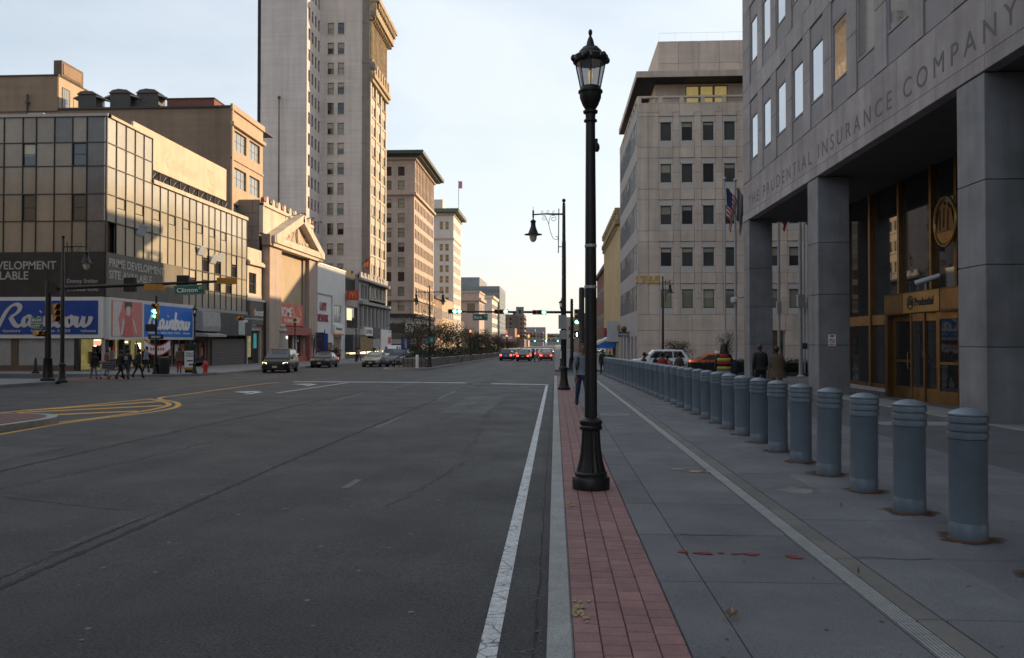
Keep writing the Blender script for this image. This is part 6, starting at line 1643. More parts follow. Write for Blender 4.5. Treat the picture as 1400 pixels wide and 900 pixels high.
# ------------------------------------------------------------------ flagpoles on the plaza
polem = M('flagpole_grey', (.30, .315, .34), .45, .1, 2)
for k, (x, y, r, l) in enumerate(((10.05, 48.2, .055, 'slim grey flagpole flying the striped flag, leftmost of the plaza poles'), (10.75, 48.6, .085, 'grey flagpole right beside the striped flag pole'), (13.15, 48.1, .085, 'grey flagpole seen between the first and second stone columns, leftmost there'), (13.95, 46.6, .115, 'thickest grey flagpole between the first and second stone columns'), (14.75, 48.5, .06, 'thin grey flagpole just right of the thickest one'), (15.0, 48.6, .06, 'grey flagpole partly hidden by the second stone column'))):
    z0 = .15 + gz(y)
    t = thing('flagpole', l, 'flagpole', (x, y, z0), 0, 'flagpoles on the office plaza')
    p = MB(); p.lathe([(r * 1.15, 0), (r, .3), (r, 3), (r * .7, 11.6)], seg=14); part('pole', p, polem, t, smooth=True)
    p = MB(); p.lathe([(r * 1.9, 0), (r * 1.9, .06), (r * 1.3, .12)], seg=14); part('pole_base', p, polem, t)
    p = MB(); p.ball((0, 0, 11.7), .11, 10, 6); part('ball_finial', p, alu, t, smooth=True)
    if k > 1:
        p = MB(); p.box(-r * 1.5, r * 1.5, -r * 1.5, r * 1.5, 4.0 if k % 2 else 3.7, 4.7 if k % 2 else 4.4); part('hand_box', p, polem, t)
        p = MB(); p.box(r * .9, r * 2.3, -r, r, 1.6, 1.95); part('cleat_box', p, charc, t)
def flag(x, y, z, w, h, label, mats, stripe):
    t = thing('flag', label, 'flag', (x, y, z))
    buckets = [MB() for _ in mats]
    N1, N2 = 10, 26
    def P(a, b):      # hanging limp: gathered towards the pole as it falls
        sp = w * (.22 + .78 * (1 - b) ** .8 * .35)
        return (.06 + a * sp + .05 * math.sin(9 * a + 3 * b), .12 * math.sin(7 * a + 2.2 * b) * a, -b * h - a * a * h * .55)
    for i in range(N1):
        for j in range(N2):
            q = [P(u / N1, v / N2) for u, v in ((i, j), (i + 1, j), (i + 1, j + 1), (i, j + 1))]
            buckets[stripe(i / N1, j / N2)].poly(q)
    for bk, (m_, nm_) in zip(buckets, mats):
        if bk.f:
            o = part(nm_, bk, m_, t, smooth=True)
            sm = o.modifiers.new('thick', 'SOLIDIFY'); sm.thickness = .006
    return t
fr_, fw_, fb_ = M('flag_red_cloth', (.32, .03, .035), .8, .1, 3), M('flag_white_cloth', (.5, .48, .46), .8, .1, 3), M('flag_blue_cloth', (.02, .03, .10), .8, .1, 3)
flag(10.05, 48.15, 10.9, 1.35, 1.7, 'red and white striped flag with blue canton hanging limp', [(fr_, 'red_stripes'), (fw_, 'white_stripes'), (fb_, 'blue_canton')], lambda a, b: 2 if (a < .55 and b < .54) else int(b * 13) % 2)
flag(10.75, 48.55, 11.0, 1.2, 1.9, 'dark striped flag hanging beside the office corner', [(M('flag_grey_cloth', (.20, .19, .19), .8, .2, 3), 'pale_folds'), (M('flag_dark_cloth', (.07, .06, .065), .8, .2, 3), 'dark_folds')], lambda a, b: int(a * 5) % 2)
flag(13.15, 48.0, 9.95, 1.3, 1.1, 'red flag corner showing under the office soffit, left one', [(fr_, 'cloth')], lambda a, b: 0)
flag(14.75, 48.4, 10.0, 1.3, 1.2, 'red flag corner showing under the office soffit, right one', [(fr_, 'cloth')], lambda a, b: 0)
dc = thing('dome_camera', 'white dome camera on a short arm fixed to a plaza flagpole', 'camera', (10.75, 48.5, 4.35))
p = MB(); p.tube([(.05, 0, .08), (.55, 0, .12)], .045, 6); p.tube([(0, -.1, .05), (-.12, -.25, .05)], .04, 6); part('arm', p, polem, dc); p = MB(); p.ball((-.18, -.3, -.12), .21, 12, 8); p.lathe([(.2, 0), (.2, .14), (.08, .2)], -.18, -.3, -.1, 12); part('dome', p, MATS['camera_white'], dc, smooth=True)

# ------------------------------------------------------------------ small street things
hy = thing('fire_hydrant', 'red fire hydrant on the pavement near the roller shutter', 'hydrant', (-23.2, 52.3, .15 + gz(52)))
p = MB(); p.lathe([(.20, 0), (.20, .05), (.14, .07), (.135, .50), (.17, .51), (.17, .56), (.145, .58), (.13, .68), (.08, .76), (.04, .78), (.04, .83)], seg=14); part('barrel', p, redp, hy, smooth=True)
p = MB(); p.tube([(-.24, 0, .42), (.24, 0, .42)], .07, 8); p.tube([(0, 0, .40), (0, -.22, .40)], .085, 8); part('outlet', p, redp, hy)
lbn = thing('litter_bin', 'dark cylindrical litter bin at the foot of the post signal', 'litter bin', (-24.75, 49.75, .15 + gz(49.7)))
p = MB(); p.lathe([(.30, 0), (.33, .05), (.34, .95), (.36, .97), (.36, 1.03), (.2, 1.1)], seg=16); part('drum', p, M('bin_dark', (.02, .017, .016), .6, .2, 3), lbn, smooth=True); p = MB(); p.lathe([(.37, .9), (.385, .92), (.37, .95)], seg=16); part('rim', p, black, lbn)
ab = thing('pavement_sign', 'white pavement sign board with black print and a yellow foot', 'sign', (-24.4, 52.6, .15 + gz(52)), R(20))
p = MB(); p.box(-.33, .33, -.05, .05, .35, 1.45); part('board', p, lettw, ab); p = MB(); p.box(-.34, .34, -.06, .06, .18, .35); part('yellow_foot', p, amber, ab); p = MB(); p.box(-.3, .3, -.04, .04, 0, .18); part('stand', p, blackm, ab)
put('board_lettering', text_mesh('PUBLIC', blackm, .48, .13, ext=.006, bold=.02), ab, (-.24, -.05, 1.22)); put('board_lettering', text_mesh('PARKING', blackm, .5, .12, ext=.006, bold=.02), ab, (-.25, -.05, 1.05)); p = MB(); p.box(-.18, .2, -.06, -.05, .75, .83).box(-.05, .2, -.06, -.05, .48, .58); part('arrow_print', p, blackm, ab)
bn2 = thing('cone_bollard', 'small black tapered post by the white hoarding of the corner store', 'bollard', (-33.6, 50.4, .15 + gz(50)))
p = MB(); p.lathe([(.24, 0), (.24, .08), (.17, .12), (.12, .6), (.08, .68), (.09, .72), (.05, 1.0), (.01, 1.05)], seg=14); part('post', p, black, bn2, smooth=True)
up = thing('utility_pole', 'dark utility pole partly hidden behind the near lamp post', 'pole', (1.55, 47.2, .15 + gz(47)))
p = MB(); p.lathe([(.22, 0), (.22, .9), (.17, 1.0), (.16, 5.1), (.12, 5.2)], seg=14); part('pole', p, M('brown_black', (.02, .016, .013), .6, .2, 4), up, smooth=True); p = MB(); p.box(.15, .5, -.1, .1, 4.6, 5.3); part('junction_box', p, lettg, up); p = MB(); p.box(-.25, -.1, -.18, .05, 3.2, 3.9); part('side_box', p, charc, up)
spn = thing('sign_post', 'steel post with small white parking signs strapped to the tall lamp', 'sign', (.30, 31.6, .15 + gz(31.6)))
p = MB(); p.tube([(-.02, .1, 1.2), (-.02, .1, 3.2)], .03, 6); part('post', p, black, spn); p = MB(); p.box(-.17, .15, -.06, -.04, 2.4, 2.95).box(-.13, .12, -.06, -.04, 2.0, 2.35); part('parking_sign', p, M('sign_grey_light', (.33, .33, .31), .6, .1, 3), spn)
kp = thing('kiosk_sign', 'tall dark blue sign panel standing before the white building', 'sign', (-24.6, 84.5, .15 + gz(84)))
p = MB(); p.box(-.85, .05, -.06, .06, .9, 3.3); part('navy_panel', p, M('navy_panel', (.012, .014, .05), .5, .1, 1), kp); p = MB(); p.box(.05, .45, -.07, .05, 1.0, 3.2); part('blue_panel', p, bluesign, kp); p = MB(); p.tube([(.1, .0, 0), (.1, 0, 3.6)], .05, 6); part('post', p, black, kp)
for nm_, lb_, x, y, w, h, z, m_ in (('blue_sign', 'small blue street banner on a pole beside the grey car', -14.3, 76.5, .9, 1.2, 1.5, bluesign), ('teal_sign', 'round edged teal sign on the double lamp of the median', -10.5, 68.1, .62, .6, 2.05, greens)):
    t = thing(nm_, lb_, 'sign', (x, y, .15 + gz(y))); p = MB(); p.box(-w / 2, w / 2, -.04, .0, z, z + h); part('panel', p, m_, t); p = MB(); p.tube([(0, .06, 0 if 'pole' in lb_ else z), (0, .06, z + h + .3)], .04, 6); part('post', p, black, t)
    p = MB(); p.box(-.1, .1, -.05, -.04, z + .15, z + h - .15); part('sign_print', p, lettg, t)
s77 = thing('number_sign', 'square white sign with two black numerals above the dark shop corner', 'sign', (-20.0, 110, gz(110)))
p = MB(); p.box(-.6, .6, -.05, .05, 4.0, 5.3); part('sign_plate', p, lettw, s77); put('numerals', text_mesh('77', blackm, .8, .9, ext=.02, bold=.02), s77, (-.4, -.05, 4.2)); p = MB(); p.tube([(0, .1, 0), (0, .1, 4.6)], .06, 6).tube([(-.3, .1, 0), (-.3, .1, 4.2)], .05, 6); part('post', p, black, s77)
pk = thing('pink_billboard', 'small pink billboard far away before the brown apartment block', 'billboard', (-9.0, 170, gz(170)))
p = MB(); p.box(-2.6, .4, -.1, .1, 3.2, 4.8); part('panel', p, M('pink_panel', (.50, .22, .32), .6, .3, 1.2), pk); p = MB(); p.tube([(-1, .1, 0), (-1, .1, 3.3)], .12, 6); part('post', p, black, pk); p = MB(); p.box(-2.2, 0, -.12, -.1, 3.7, 4.3); part('panel_print', p, lettw, pk)
pil = thing('stone_pillar', 'pale turned stone pillar between the minivan and the red shopfront', 'pillar', (-28.4, 82.6, .15 + gz(82)))
p = MB(); p.lathe([(.75, 0), (.75, .5), (.62, .6), (.72, .85), (.70, 1.0), (.45, 1.3), (.42, 1.5)], seg=20); part('pedestal', p, M('grey_white_stone', (.40, .39, .38), .8, .1, 2, streak=.1), pil, smooth=True)
p = MB(); p.lathe([(.40, 1.5), (.34, 2.4), (.30, 3.2), (.38, 3.3), (.44, 3.45), (.30, 3.7), (.34, 3.8), (.30, 4.0), (.05, 4.1)], seg=20); part('shaft', p, MATS['grey_white_stone'], pil, smooth=True)
# ------------------------------------------------------------------ vehicles (front points to -Y)
KIND = dict(
    sedan=dict(L=4.7, W=1.80, H=1.44, belt=.93, hood=.86, wb=1.25, rf=2.05, rr=1.55, rb=.72, trunk=.98),
    minivan=dict(L=4.9, W=1.95, H=1.76, belt=1.03, hood=.98, wb=.95, rf=1.95, rr=.40, rb=.12, trunk=1.05),
    suv=dict(L=4.6, W=1.88, H=1.70, belt=1.06, hood=1.02, wb=1.25, rf=1.95, rr=.55, rb=.14, trunk=1.06),
    van=dict(L=5.2, W=2.0, H=2.1, belt=1.2, hood=1.1, wb=.85, rf=1.6, rr=.25, rb=.08, trunk=1.2))
def car(label, loc, rz, kind, paint, front=lampoff, rear=tail, cat='car', group=None, name='parked_car'):
    K = KIND[kind]; L, W_, H, bt, hd = K['L'], K['W'], K['H'], K['belt'], K['hood']
    t = thing(name, label, cat, loc, rz, group)
    f, r, h = -L / 2, L / 2, W_ / 2
    def ring(y, zb, zt, w):
        s = [(w * .84, zb), (w * .97, zb + .10), (w, zb + .42 * (zt - zb)), (w * .99, zb + .72 * (zt - zb)), (w * .93, zt - .03), (w * .80, zt)]
        return [(x, y, z) for x, z in s] + [(-x, y, z) for x, z in reversed(s)]
    st = [(f, .34, .60, .80 * h), (f + .06, .24, .70, .90 * h), (f + .22, .2, hd - .13, .95 * h), (f + .6, .2, hd - .04, .985 * h), (f + K['wb'], .2, bt, h), (0, .2, bt, h), (r - K['rb'] - .02, .2, K['trunk'], .99 * h), (r - .14, .22, K['trunk'] - .05, .95 * h), (r - .03, .26, K['trunk'] - .16, .91 * h), (r, .36, .62, .84 * h)]
    p = MB(); p.loft([ring(*s) for s in st]); part('body', p, paint, t, smooth=True)
    wb_, wt_ = h * .93, h * .74
    def gring(y, zt, k):
        w = wb_ + (wt_ - wb_) * k
        s = [(wb_, bt - .06), (w, zt - .03 * k), (w * .9, zt + .01 * k), (w * .5, zt + .03 * k)]
        return [(x, y, z) for x, z in s] + [(-x, y, z) for x, z in reversed(s)]
    yb, yf, yr, ye = f + K['wb'], f + K['rf'], r - K['rr'], r - K['rb']
    p = MB(); p.loft([gring(yb, bt, 0), gring(yf, H - .05, 1), gring((yf + yr) / 2, H - .02, 1), gring(yr, H - .06, 1), gring(ye, bt, 0)]); part('cabin', p, paint, t, smooth=True)
    def xz(z):
        return wb_ + (wt_ - wb_) * (z - bt) / (H - .06 - bt) + .004
    z0, z1 = bt + .05, H - .13
    def quad(nm, pts, off):
        o = Vector(off); part(nm, MB().hexa([Vector(q) - o * .03 for q in pts] + [Vector(q) + o * .012 for q in pts]), carglass, t)
    k0, k1 = (z0 - bt) / (H - .05 - bt), (z1 + .03 - bt) / (H - .05 - bt)
    ly = lambda a, b, k: a + (b - a) * k
    quad('windscreen', [(-(xz(z0) - .08), ly(yb, yf, k0), z0), (xz(z0) - .08, ly(yb, yf, k0), z0), (xz(z1) - .06, ly(yb, yf, k1), z1 + .03), (-(xz(z1) - .06), ly(yb, yf, k1), z1 + .03)], (0, -.8, .6))
    quad('rear_window', [(-(xz(z0) - .10), ly(ye, yr, k0), z0), (xz(z0) - .10, ly(ye, yr, k0), z0), (xz(z1) - .08, ly(ye, yr, k1), z1 + .03), (-(xz(z1) - .08), ly(ye, yr, k1), z1 + .03)], (0, .85, .5))
    n = 3 if kind != 'sedan' else 2
    lo = [ly(yb, yf, k0) + .22, ly(ye, yr, k0) - .22]; hi = [ly(yb, yf, k1) + .10, ly(ye, yr, k1) - .12]
    for s in (-1, 1):
        for i in range(n):
            a0, a1 = lo[0] + (lo[1] - lo[0]) * i / n + .04, lo[0] + (lo[1] - lo[0]) * (i + 1) / n - .04
            b0, b1 = hi[0] + (hi[1] - hi[0]) * i / n + .04, hi[0] + (hi[1] - hi[0]) * (i + 1) / n - .04
            quad('side_window', [(s * xz(z0), a0, z0), (s * xz(z0), a1, z0), (s * xz(z1), b1, z1), (s * xz(z1), b0, z1)], (s, 0, .2))
        m = MB(); m.ball((s * (h + .05), yb + .35, bt + .02), (.10, .06, .07), 8, 5); part('mirror', m, paint, t, smooth=True)
        for y in (f + .88, r - .92):
            w = put('wheel', None, t, (s * (h - .11), y, .32))
            m = MB(); m.tube([(-.10, 0, 0), (.10, 0, 0)], .375, 18); part('wheel_arch', m, blackm, w)
            m = MB(); m.tube([(-.10, 0, 0), (-.08, 0, 0), (.08, 0, 0), (.118, 0, 0)] if s > 0 else [(-.118, 0, 0), (-.08, 0, 0), (.08, 0, 0), (.1, 0, 0)], [.30, .32, .32, .29], 18); part('tyre', m, tyre, w)
            m = MB(); m.tube([(s * .02, 0, 0), (s * .124, 0, 0)], .195, 14); m.ball((s * .12, 0, 0), (.02, .06, .06), 8, 4); part('rim', m, rimm, w)
        m = MB(); m.hexa([(s * .58 * h, f + .02, .60), (s * .90 * h, f + .13, .60), (s * .88 * h, f + .30, .60), (s * .56 * h, f + .25, .60), (s * .60 * h, f + .06, .76), (s * .91 * h, f + .20, .79), (s * .88 * h, f + .34, .77), (s * .58 * h, f + .3, .74)]); part('headlight', m, front, t)
        m = MB(); m.box(*sorted((s * .62 * h, s * .93 * h)), r - .12, r + .015 - .02, .66, K['trunk'] - .12); part('tail_light', m, rear, t)
    m = MB(); m.box(-.55 * h, .55 * h, f - .012, f + .1, .46, .62).box(-.7 * h, .7 * h, f - .02, f + .1, .26, .36); part('grille', m, blackm, t)
    m = MB(); m.box(-.16, .16, f - .035, f - .01, .40, .52); part('licence_plate', m, plate, t)
    m = MB(); m.box(-.16, .16, r + .005, r + .03, .62, .76); part('licence_plate', m, plate, t)
    m = MB(); m.box(-.86 * h, .86 * h, r - .06, r + .02, .34, .5).box(-.86 * h, .86 * h, f - .01, f + .08, .36, .44); part('bumper', m, blackm, t)
    return t
def cp(n, c, r=.28):
    m = M(n, c, r, .03, 1, spec=.5 if sum(c) > .12 else .28); m.node_tree.nodes['Principled BSDF'].inputs['Coat Weight'].default_value = .25 if sum(c) > .12 else .0; return m
blk, dgrey, bge, silver = cp('car_black', (.006, .006, .007)), cp('car_charcoal', (.026, .028, .032)), cp('car_champagne', (.30, .285, .26)), cp('car_silver', (.40, .41, .42))
wht, org, blu, redc, slate = cp('car_white', (.66, .67, .68)), cp('car_orange', (.62, .13, .02)), cp('car_blue', (.015, .025, .12)), cp('car_red', (.26, .012, .014)), cp('car_slate', (.10, .115, .13))
G = lambda x, y, dz=0: (x, y, gz(y) + dz)
v = car('black minivan with lit headlamps coming along the left kerb', G(-20.6, 59.5), R(9), 'minivan', blk, lampw, cat='minivan', name='minivan')
car('dark charcoal sedan parked near the red shopfront', G(-21.6, 74.5), R(4), 'sedan', dgrey)
car('champagne sedan waiting in line left of the grey utility car', G(-17.45, 77.5), 0, 'sedan', bge, name='waiting_car')
car('grey utility car waiting beside the median nose', G(-15.2, 77.8), 0, 'suv', slate, name='waiting_car')
car('white van waiting behind the champagne sedan', G(-18.0, 89), 0, 'van', wht, cat='van', name='waiting_van')
car('silver sedan half hidden behind the grey utility car', G(-15.5, 90), 0, 'sedan', silver, name='waiting_car')
car('white utility car stopped on the cross street behind the bollards', G(7.6, 60.2), R(-90), 'suv', wht, tail, tail, name='stopped_car').rotation_euler = (0, 0, R(-90))
tx = car('orange taxi stopped behind the white utility car', G(12.0, 60.4), R(90), 'sedan', org, cat='taxi', name='taxi')
q1 = car('dark blue car with red tail lamps, left one of the car queue', G(-7.1, 118), math.pi, 'suv', blu, name='queue_car', group='cars queuing with tail lamps lit')
q2 = car('black sedan with red tail lamps, middle one at the front of the queue', G(-4.4, 111.5), math.pi, 'sedan', blk, name='queue_car', group='cars queuing with tail lamps lit')
q3 = car('red sedan with bright tail lamps near the right kerb, front of the queue', G(-1.3, 118), math.pi, 'sedan', redc, name='queue_car', group='cars queuing with tail lamps lit')
q4 = car('white utility car in the middle of the far queue', G(-4.6, 128), math.pi, 'suv', wht, name='queue_car', group='cars queuing with tail lamps lit')
lab_q = iter(('silver', 'white', 'dark', 'red', 'blue'))
far_lane = [(-7.4, 131, q2, 'black sedan directly behind the dark blue car of the queue'), (-1.7, 133, q4, 'white utility car directly behind the red sedan'), (-7.6, 145, q4, 'white utility car third in the left lane of the queue'), (-4.6, 142, q3, 'red sedan behind the white utility car of the middle lane'), (-1.8, 147, q2, 'black sedan third in the right lane of the queue')]
for x, y, src, l in far_lane:
    dup(src, G(x, y), math.pi, l)
for i in range(24):
    y = 158 + 10 * (i // 3) + random.uniform(-2, 2); x = (-7.6, -4.6, -1.8)[i % 3]
    dup((q1, q2, q3, q4)[(i * 3 + i // 3) % 4], G(x, y), math.pi, 'tiny car with lit tail lamps far down the queue')
oq = car('pale sedan coming along beyond the median with its lamps lit', G(-17.0, 120), 0, 'sedan', silver, lampw, name='oncoming_car', group='oncoming cars beyond the median')
dup(oq, G(-19.5, 140), 0, 'second pale oncoming sedan with lit lamps, farther off')
dup(oq, G(-16.6, 165), 0, 'third pale oncoming sedan with lit lamps, farthest off')
for i in range(5):
    dup(oq, G((-.9, -3.8, -6.7)[i % 3] - .4, 262 + 17 * i), 0, 'tiny pale car with lit lamps at the street end')
p = MB(); p.box(-.32, .32, -.12, .12, 1.44, 1.60); part('roof_sign', p, lettw, tx)

# ------------------------------------------------------------------ people
POSE = {}
def pose(nm, stride=.0, arm=.0, lean=0., bend=0.):
    """one continuous skin: 0 skin, 1 top, 2 trousers, 3 shoes; faces -Y"""
    if nm in POSE:
        return POSE[nm]
    V, E_, Rr, Tg = [], [], [], []
    def v(p_, r, par=None, tag=1):
        V.append(p_); Rr.append(r); Tg.append(tag)
        if par is not None:
            E_.append((par, len(V) - 1))
        return len(V) - 1
    pel = v((0, 0, .93), (.145, .105), None, 2)
    ab = v((0, -.02 - lean * .3, 1.10), (.135, .10), pel); ch = v((0, -.02 - lean * .7, 1.30), (.165, .115), ab); ut = v((0, .0 - lean, 1.42), (.12, .085), ch)
    nk = v((0, -.01 - lean * 1.1, 1.50), (.055, .055), ut, 0); v((0, -.03 - lean * 1.2, 1.58), (.05, .055), nk, 0)
    J = {}
    for s in (-1, 1):
        a = s * arm
        sh = v((s * .17, -lean, 1.41), (.075, .07), ut); el = v((s * .235, .10 * a - lean + .02, 1.13), (.052, .052), sh); wr = v((s * .235, .26 * a - lean - .06 - abs(arm) * .05, .90), (.036, .036), el); hd = v((s * .232, .30 * a - lean - .075 - abs(arm) * .05, .855), (.030, .032), wr, 0)
        J['hand%d' % s] = V[hd]
        q = -s * stride
        hp = v((s * .095, 0, .86), (.10, .105), pel, 2); kn = v((s * .10, .24 * q - .045, .48), (.066, .07), hp, 2); an = v((s * .10, .44 * q + (.05 if q > 0 else 0), .10 + (.07 if q > 0 else 0)), (.045, .048), kn, 2)
        to = v((s * .11, .44 * q - .14 + (.05 if q > 0 else 0), .045 + (.02 if q > 0 else 0)), (.045, .038), an, 3); v((s * .10, .44 * q + .04 + (.05 if q > 0 else 0), .05 + (.08 if q > 0 else 0)), (.04, .045), an, 3)
    me = bpy.data.meshes.new('body'); me.from_pydata(V, E_, [])
    ob_ = bpy.data.objects.new('body', me); C.objects.link(ob_)
    ob_.modifiers.new('s', 'SKIN'); sb = ob_.modifiers.new('d', 'SUBSURF'); sb.levels = 1
    for i, sv in enumerate(me.skin_vertices[0].data):
        sv.radius = Rr[i]; sv.use_root = i == 0
    bpy.context.view_layer.update()
    ev = bpy.data.meshes.new_from_object(ob_.evaluated_get(bpy.context.evaluated_depsgraph_get()))
    bpy.data.objects.remove(ob_)
    for _ in range(4):
        ev.materials.append(None)
    seg = [(Vector(V[a]), Vector(V[b]), Tg[b] if Tg[a] == Tg[b] or Tg[b] in (0, 3) else (Tg[b] if b > 1 else 1)) for a, b in E_]
    for pl in ev.polygons:
        c = pl.center; best = (9, 1)
        for a, b, tg in seg:
            ab_ = b - a; tt = max(0, min(1, (c - a).dot(ab_) / ab_.length_squared)); d = (c - a - ab_ * tt).length
            if d < best[0]: best = (d, tg)
        pl.material_index = best[1]; pl.use_smooth = True
    POSE[nm] = (ev, J, lean)
    return POSE[nm]
def head_mesh(sk):
    k = 'head' + sk.name
    if k in CACHE: return CACHE[k]
    p = MB(); p.lathe([(.004, -.118), (.035, -.112), (.055, -.085), (.066, -.045), (.073, .0), (.075, .04), (.068, .08), (.045, .108), (.004, .118)], seg=16, sx=1, sy=1.22)
    n = len(p.v)
    for i in range(n):
        x, y, z = p.v[i]
        if y < 0 and z < -.02: p.v[i] = (x * .95, y * .96, z)
        if y > 0 and z < -.05: p.v[i] = (x, y * .5, z)
    p.prism([(-.014, -.088, -.03), (.014, -.088, -.03), (.006, -.09, .018), (-.006, -.09, .018)], (0, -.02, -.004))
    for s in (-1, 1):
        p.ball((s * .075, .012, -.005), (.012, .022, .034), 6, 4)
    p.k = 1
    for s in (-1, 1):
        p.ball((s * .030, -.082, .022), (.013, .008, .007), 6, 4)
    p.k = 2; p.ball((0, -.082, -.058), (.025, .010, .008), 6, 4)
    CACHE[k] = p.mesh('head', [sk, hairb, M('lip', (.16, .06, .05), .5, .1, 5)], smooth=True)
    return CACHE[k]
def hand_mesh(sk):
    k = 'hand' + sk.name
    if k in CACHE: return CACHE[k]
    p = MB(); p.loft([[(x * w, y * t_, z) for x, y in ((-1, -1), (1, -1), (1, 1), (-1, 1))] for w, t_, z in ((.024, .016, .02), (.036, .015, -.035), (.040, .013, -.085))])
    for i, (L, x) in enumerate(((.062, -.030), (.075, -.010), (.070, .010), (.055, .029))):
        p.tube([(x, 0, -.08), (x, -.006, -.08 - L * .45), (x, -.022, -.08 - L * .8), (x, -.038, -.08 - L)], [.0095, .009, .008, .006], 6)
    p.tube([(-.030, -.004, -.02), (-.052, -.020, -.048), (-.050, -.032, -.078)], [.012, .010, .007], 6)
    CACHE[k] = p.mesh('hand', sk, smooth=True)
    return CACHE[k]
def person(label, loc, rz, top, trou, sk=skin_d, ps='walk', hair='short', h=1.75, hem=None, shoe=blackm, extra=None, group=None, topw=1.0, hairm=None):
    t = thing('person', label, 'person', loc, rz, group)
    P_ = dict(walk=(.62, .8, .03), walk2=(-.55, -.7, .03), stand=(.08, .12, 0), slow=(.3, .4, .02), push=(.35, .0, .12))[ps]
    ev, J, lean = pose(ps, *P_)
    me = ev.copy(); me.name = 'body'
    for i, m_ in enumerate((sk, top, trou, shoe)): me.materials[i] = m_
    put('body', me, t)
    hz = (0, -.035 - lean * 1.3, 1.645)
    put('head', head_mesh(sk), t, hz)
    for s in (-1, 1):
        o = put('hand', hand_mesh(sk), t, tuple(J['hand%d' % s])); o.scale = (-s, 1, 1)
    hm = hairm or hairb
    if hair == 'short':
        p = MB(); p.ball((0, .016 + hz[1], 1.685), (.086, .106, .104), 14, 8)
        for i, q in enumerate(p.v):
            if q[1] < hz[1] - .03 and q[2] < 1.705: p.v[i] = (q[0] * .9, hz[1] - .03, max(q[2], 1.69))
        part('hair', p, hm, t, smooth=True)
    elif hair == 'long':
        p = MB(); p.loft([[(rx * math.cos(6.283 * k / 12), yy + ry * math.sin(6.283 * k / 12), z) for k in range(12)] for rx, ry, yy, z in ((.03, .03, hz[1] + .02, 1.785), (.075, .08, hz[1] + .02, 1.755), (.10, .095, hz[1] + .035, 1.67), (.11, .075, hz[1] + .07, 1.56), (.12, .06, hz[1] + .10, 1.46), (.07, .03, hz[1] + .12, 1.40))]); part('hair', p, hm, t, smooth=True)
    elif hair == 'cap':
        p = MB(); p.ball((0, hz[1] + .005, 1.70), (.085, .10, .075), 14, 8); p.box(-.06, .06, hz[1] - .17, hz[1] - .05, 1.675, 1.69); part('cap', p, hm, t, smooth=True)
    elif hair == 'hood':
        p = MB(); p.ball((0, hz[1] + .02, 1.665), (.105, .115, .135), 14, 8); part('hood', p, top, t, smooth=True)
    if hem is not None:
        p = MB(); fl_ = (1.42 - hem) * .10
        rings = []
        for z, rx, ry in ((1.455, .085, .07), (1.42, .19, .115), (1.30, .205, .145), (1.10, .19, .14), (.98, .19 + fl_ * .4, .145 + fl_ * .3), (hem, .20 + fl_, .155 + fl_)):
            if z >= hem: rings.append([(rx * topw * math.cos(6.283 * k / 16), -lean * (z - .9) * 1.6 + ry * topw * math.sin(6.283 * k / 16), z) for k in range(16)])
        p.loft(rings); part('jacket', p, top, t, smooth=True)
    if extra: extra(t, lean)
    t.scale = (h / 1.765,) * 3
    return t
navy, blackc, greyc, tanc, redcl = M('navy_cloth', (.012, .015, .028), .85, .15, 9), M('black_cloth', (.010, .010, .011), .85, .2, 9), M('grey_blue_cloth', (.17, .195, .235), .85, .12, 9), M('khaki_cloth', (.085, .058, .034), .85, .2, 9), M('red_cloth', (.22, .015, .018), .85, .15, 9)
jean, jeanl, yelc, oran, pinkc, whitec, brn = M('blue_jean', (.035, .055, .10), .85, .2, 9), M('pale_jean', (.13, .17, .23), .85, .2, 9), M('yellow_cloth', (.36, .29, .035), .85, .12, 9), M('orange_brown_cloth', (.19, .06, .025), .85, .2, 9), M('pink_cloth', (.42, .14, .2), .85, .15, 9), M('white_cloth', (.5, .5, .52), .85, .1, 9), M('brown_cloth', (.045, .028, .02), .85, .2, 9)
def stripes(t, lean):
    for nm_, m_, z0, z1, k in (('red_yoke', redcl, 1.36, 1.47, .72), ('yellow_stripe', yelc, 1.24, 1.35, 1.0), ('red_stripe', redcl, 1.14, 1.24, 1.0), ('yellow_hem_stripe', yelc, 1.00, 1.10, 1.0), ('white_shirt_tail', M('pale_blue_shirt', (.33, .38, .55), .8, .1, 6), .84, .985, 1.02)):
        p = MB(); n = 14
        rx, ry = .214 * k, .156
        a0, a1 = (0, 360) if nm_ == 'red_yoke' else (15, 165)
        rs_ = [[(rx * q * math.cos(R(a0 + (a1 - a0) * j / n)), ry * q * math.sin(R(a0 + (a1 - a0) * j / n)), z - (.03 if nm_ == 'white_shirt_tail' and z < .9 and 4 < j < 10 else 0)) for j in range(n + 1)] for z, q in ((z0, 1.0), (z1, 1.0 if z1 < 1.3 else .97 if nm_ != 'red_yoke' else .80))]
        base = len(p.v); p.v += rs_[0] + rs_[1]
        for j in range(n):
            p.f.append((base + j, base + j + 1, base + n + 2 + j, base + n + 1 + j)); p.m.append(0)
        o = part(nm_, p, m_, t, smooth=True); sd_ = o.modifiers.new('thick', 'SOLIDIFY'); sd_.thickness = .008
    p = MB(); p.loft([[(rx * math.cos(6.283 * k / 10) - .30, ry * math.sin(6.283 * k / 10) - .02, z) for k in range(10)] for rx, ry, z in ((.04, .08, 1.30), (.12, .13, 1.2), (.13, .14, .98), (.10, .11, .88))]); part('shoulder_bag', p, navy, t, smooth=True)
person('woman in a black jacket with red and yellow stripes walking behind the bollards', G(5.0, 24.2, .15), R(168), blackc, navy, skin_d, 'slow', 'long', 1.78, .98, extra=stripes)
person('bald man in a dark jacket walking away beside the first stone column', G(6.72, 26.8, .15), R(185), blackc, navy, skin_d, 'slow', None, 1.80, .92)
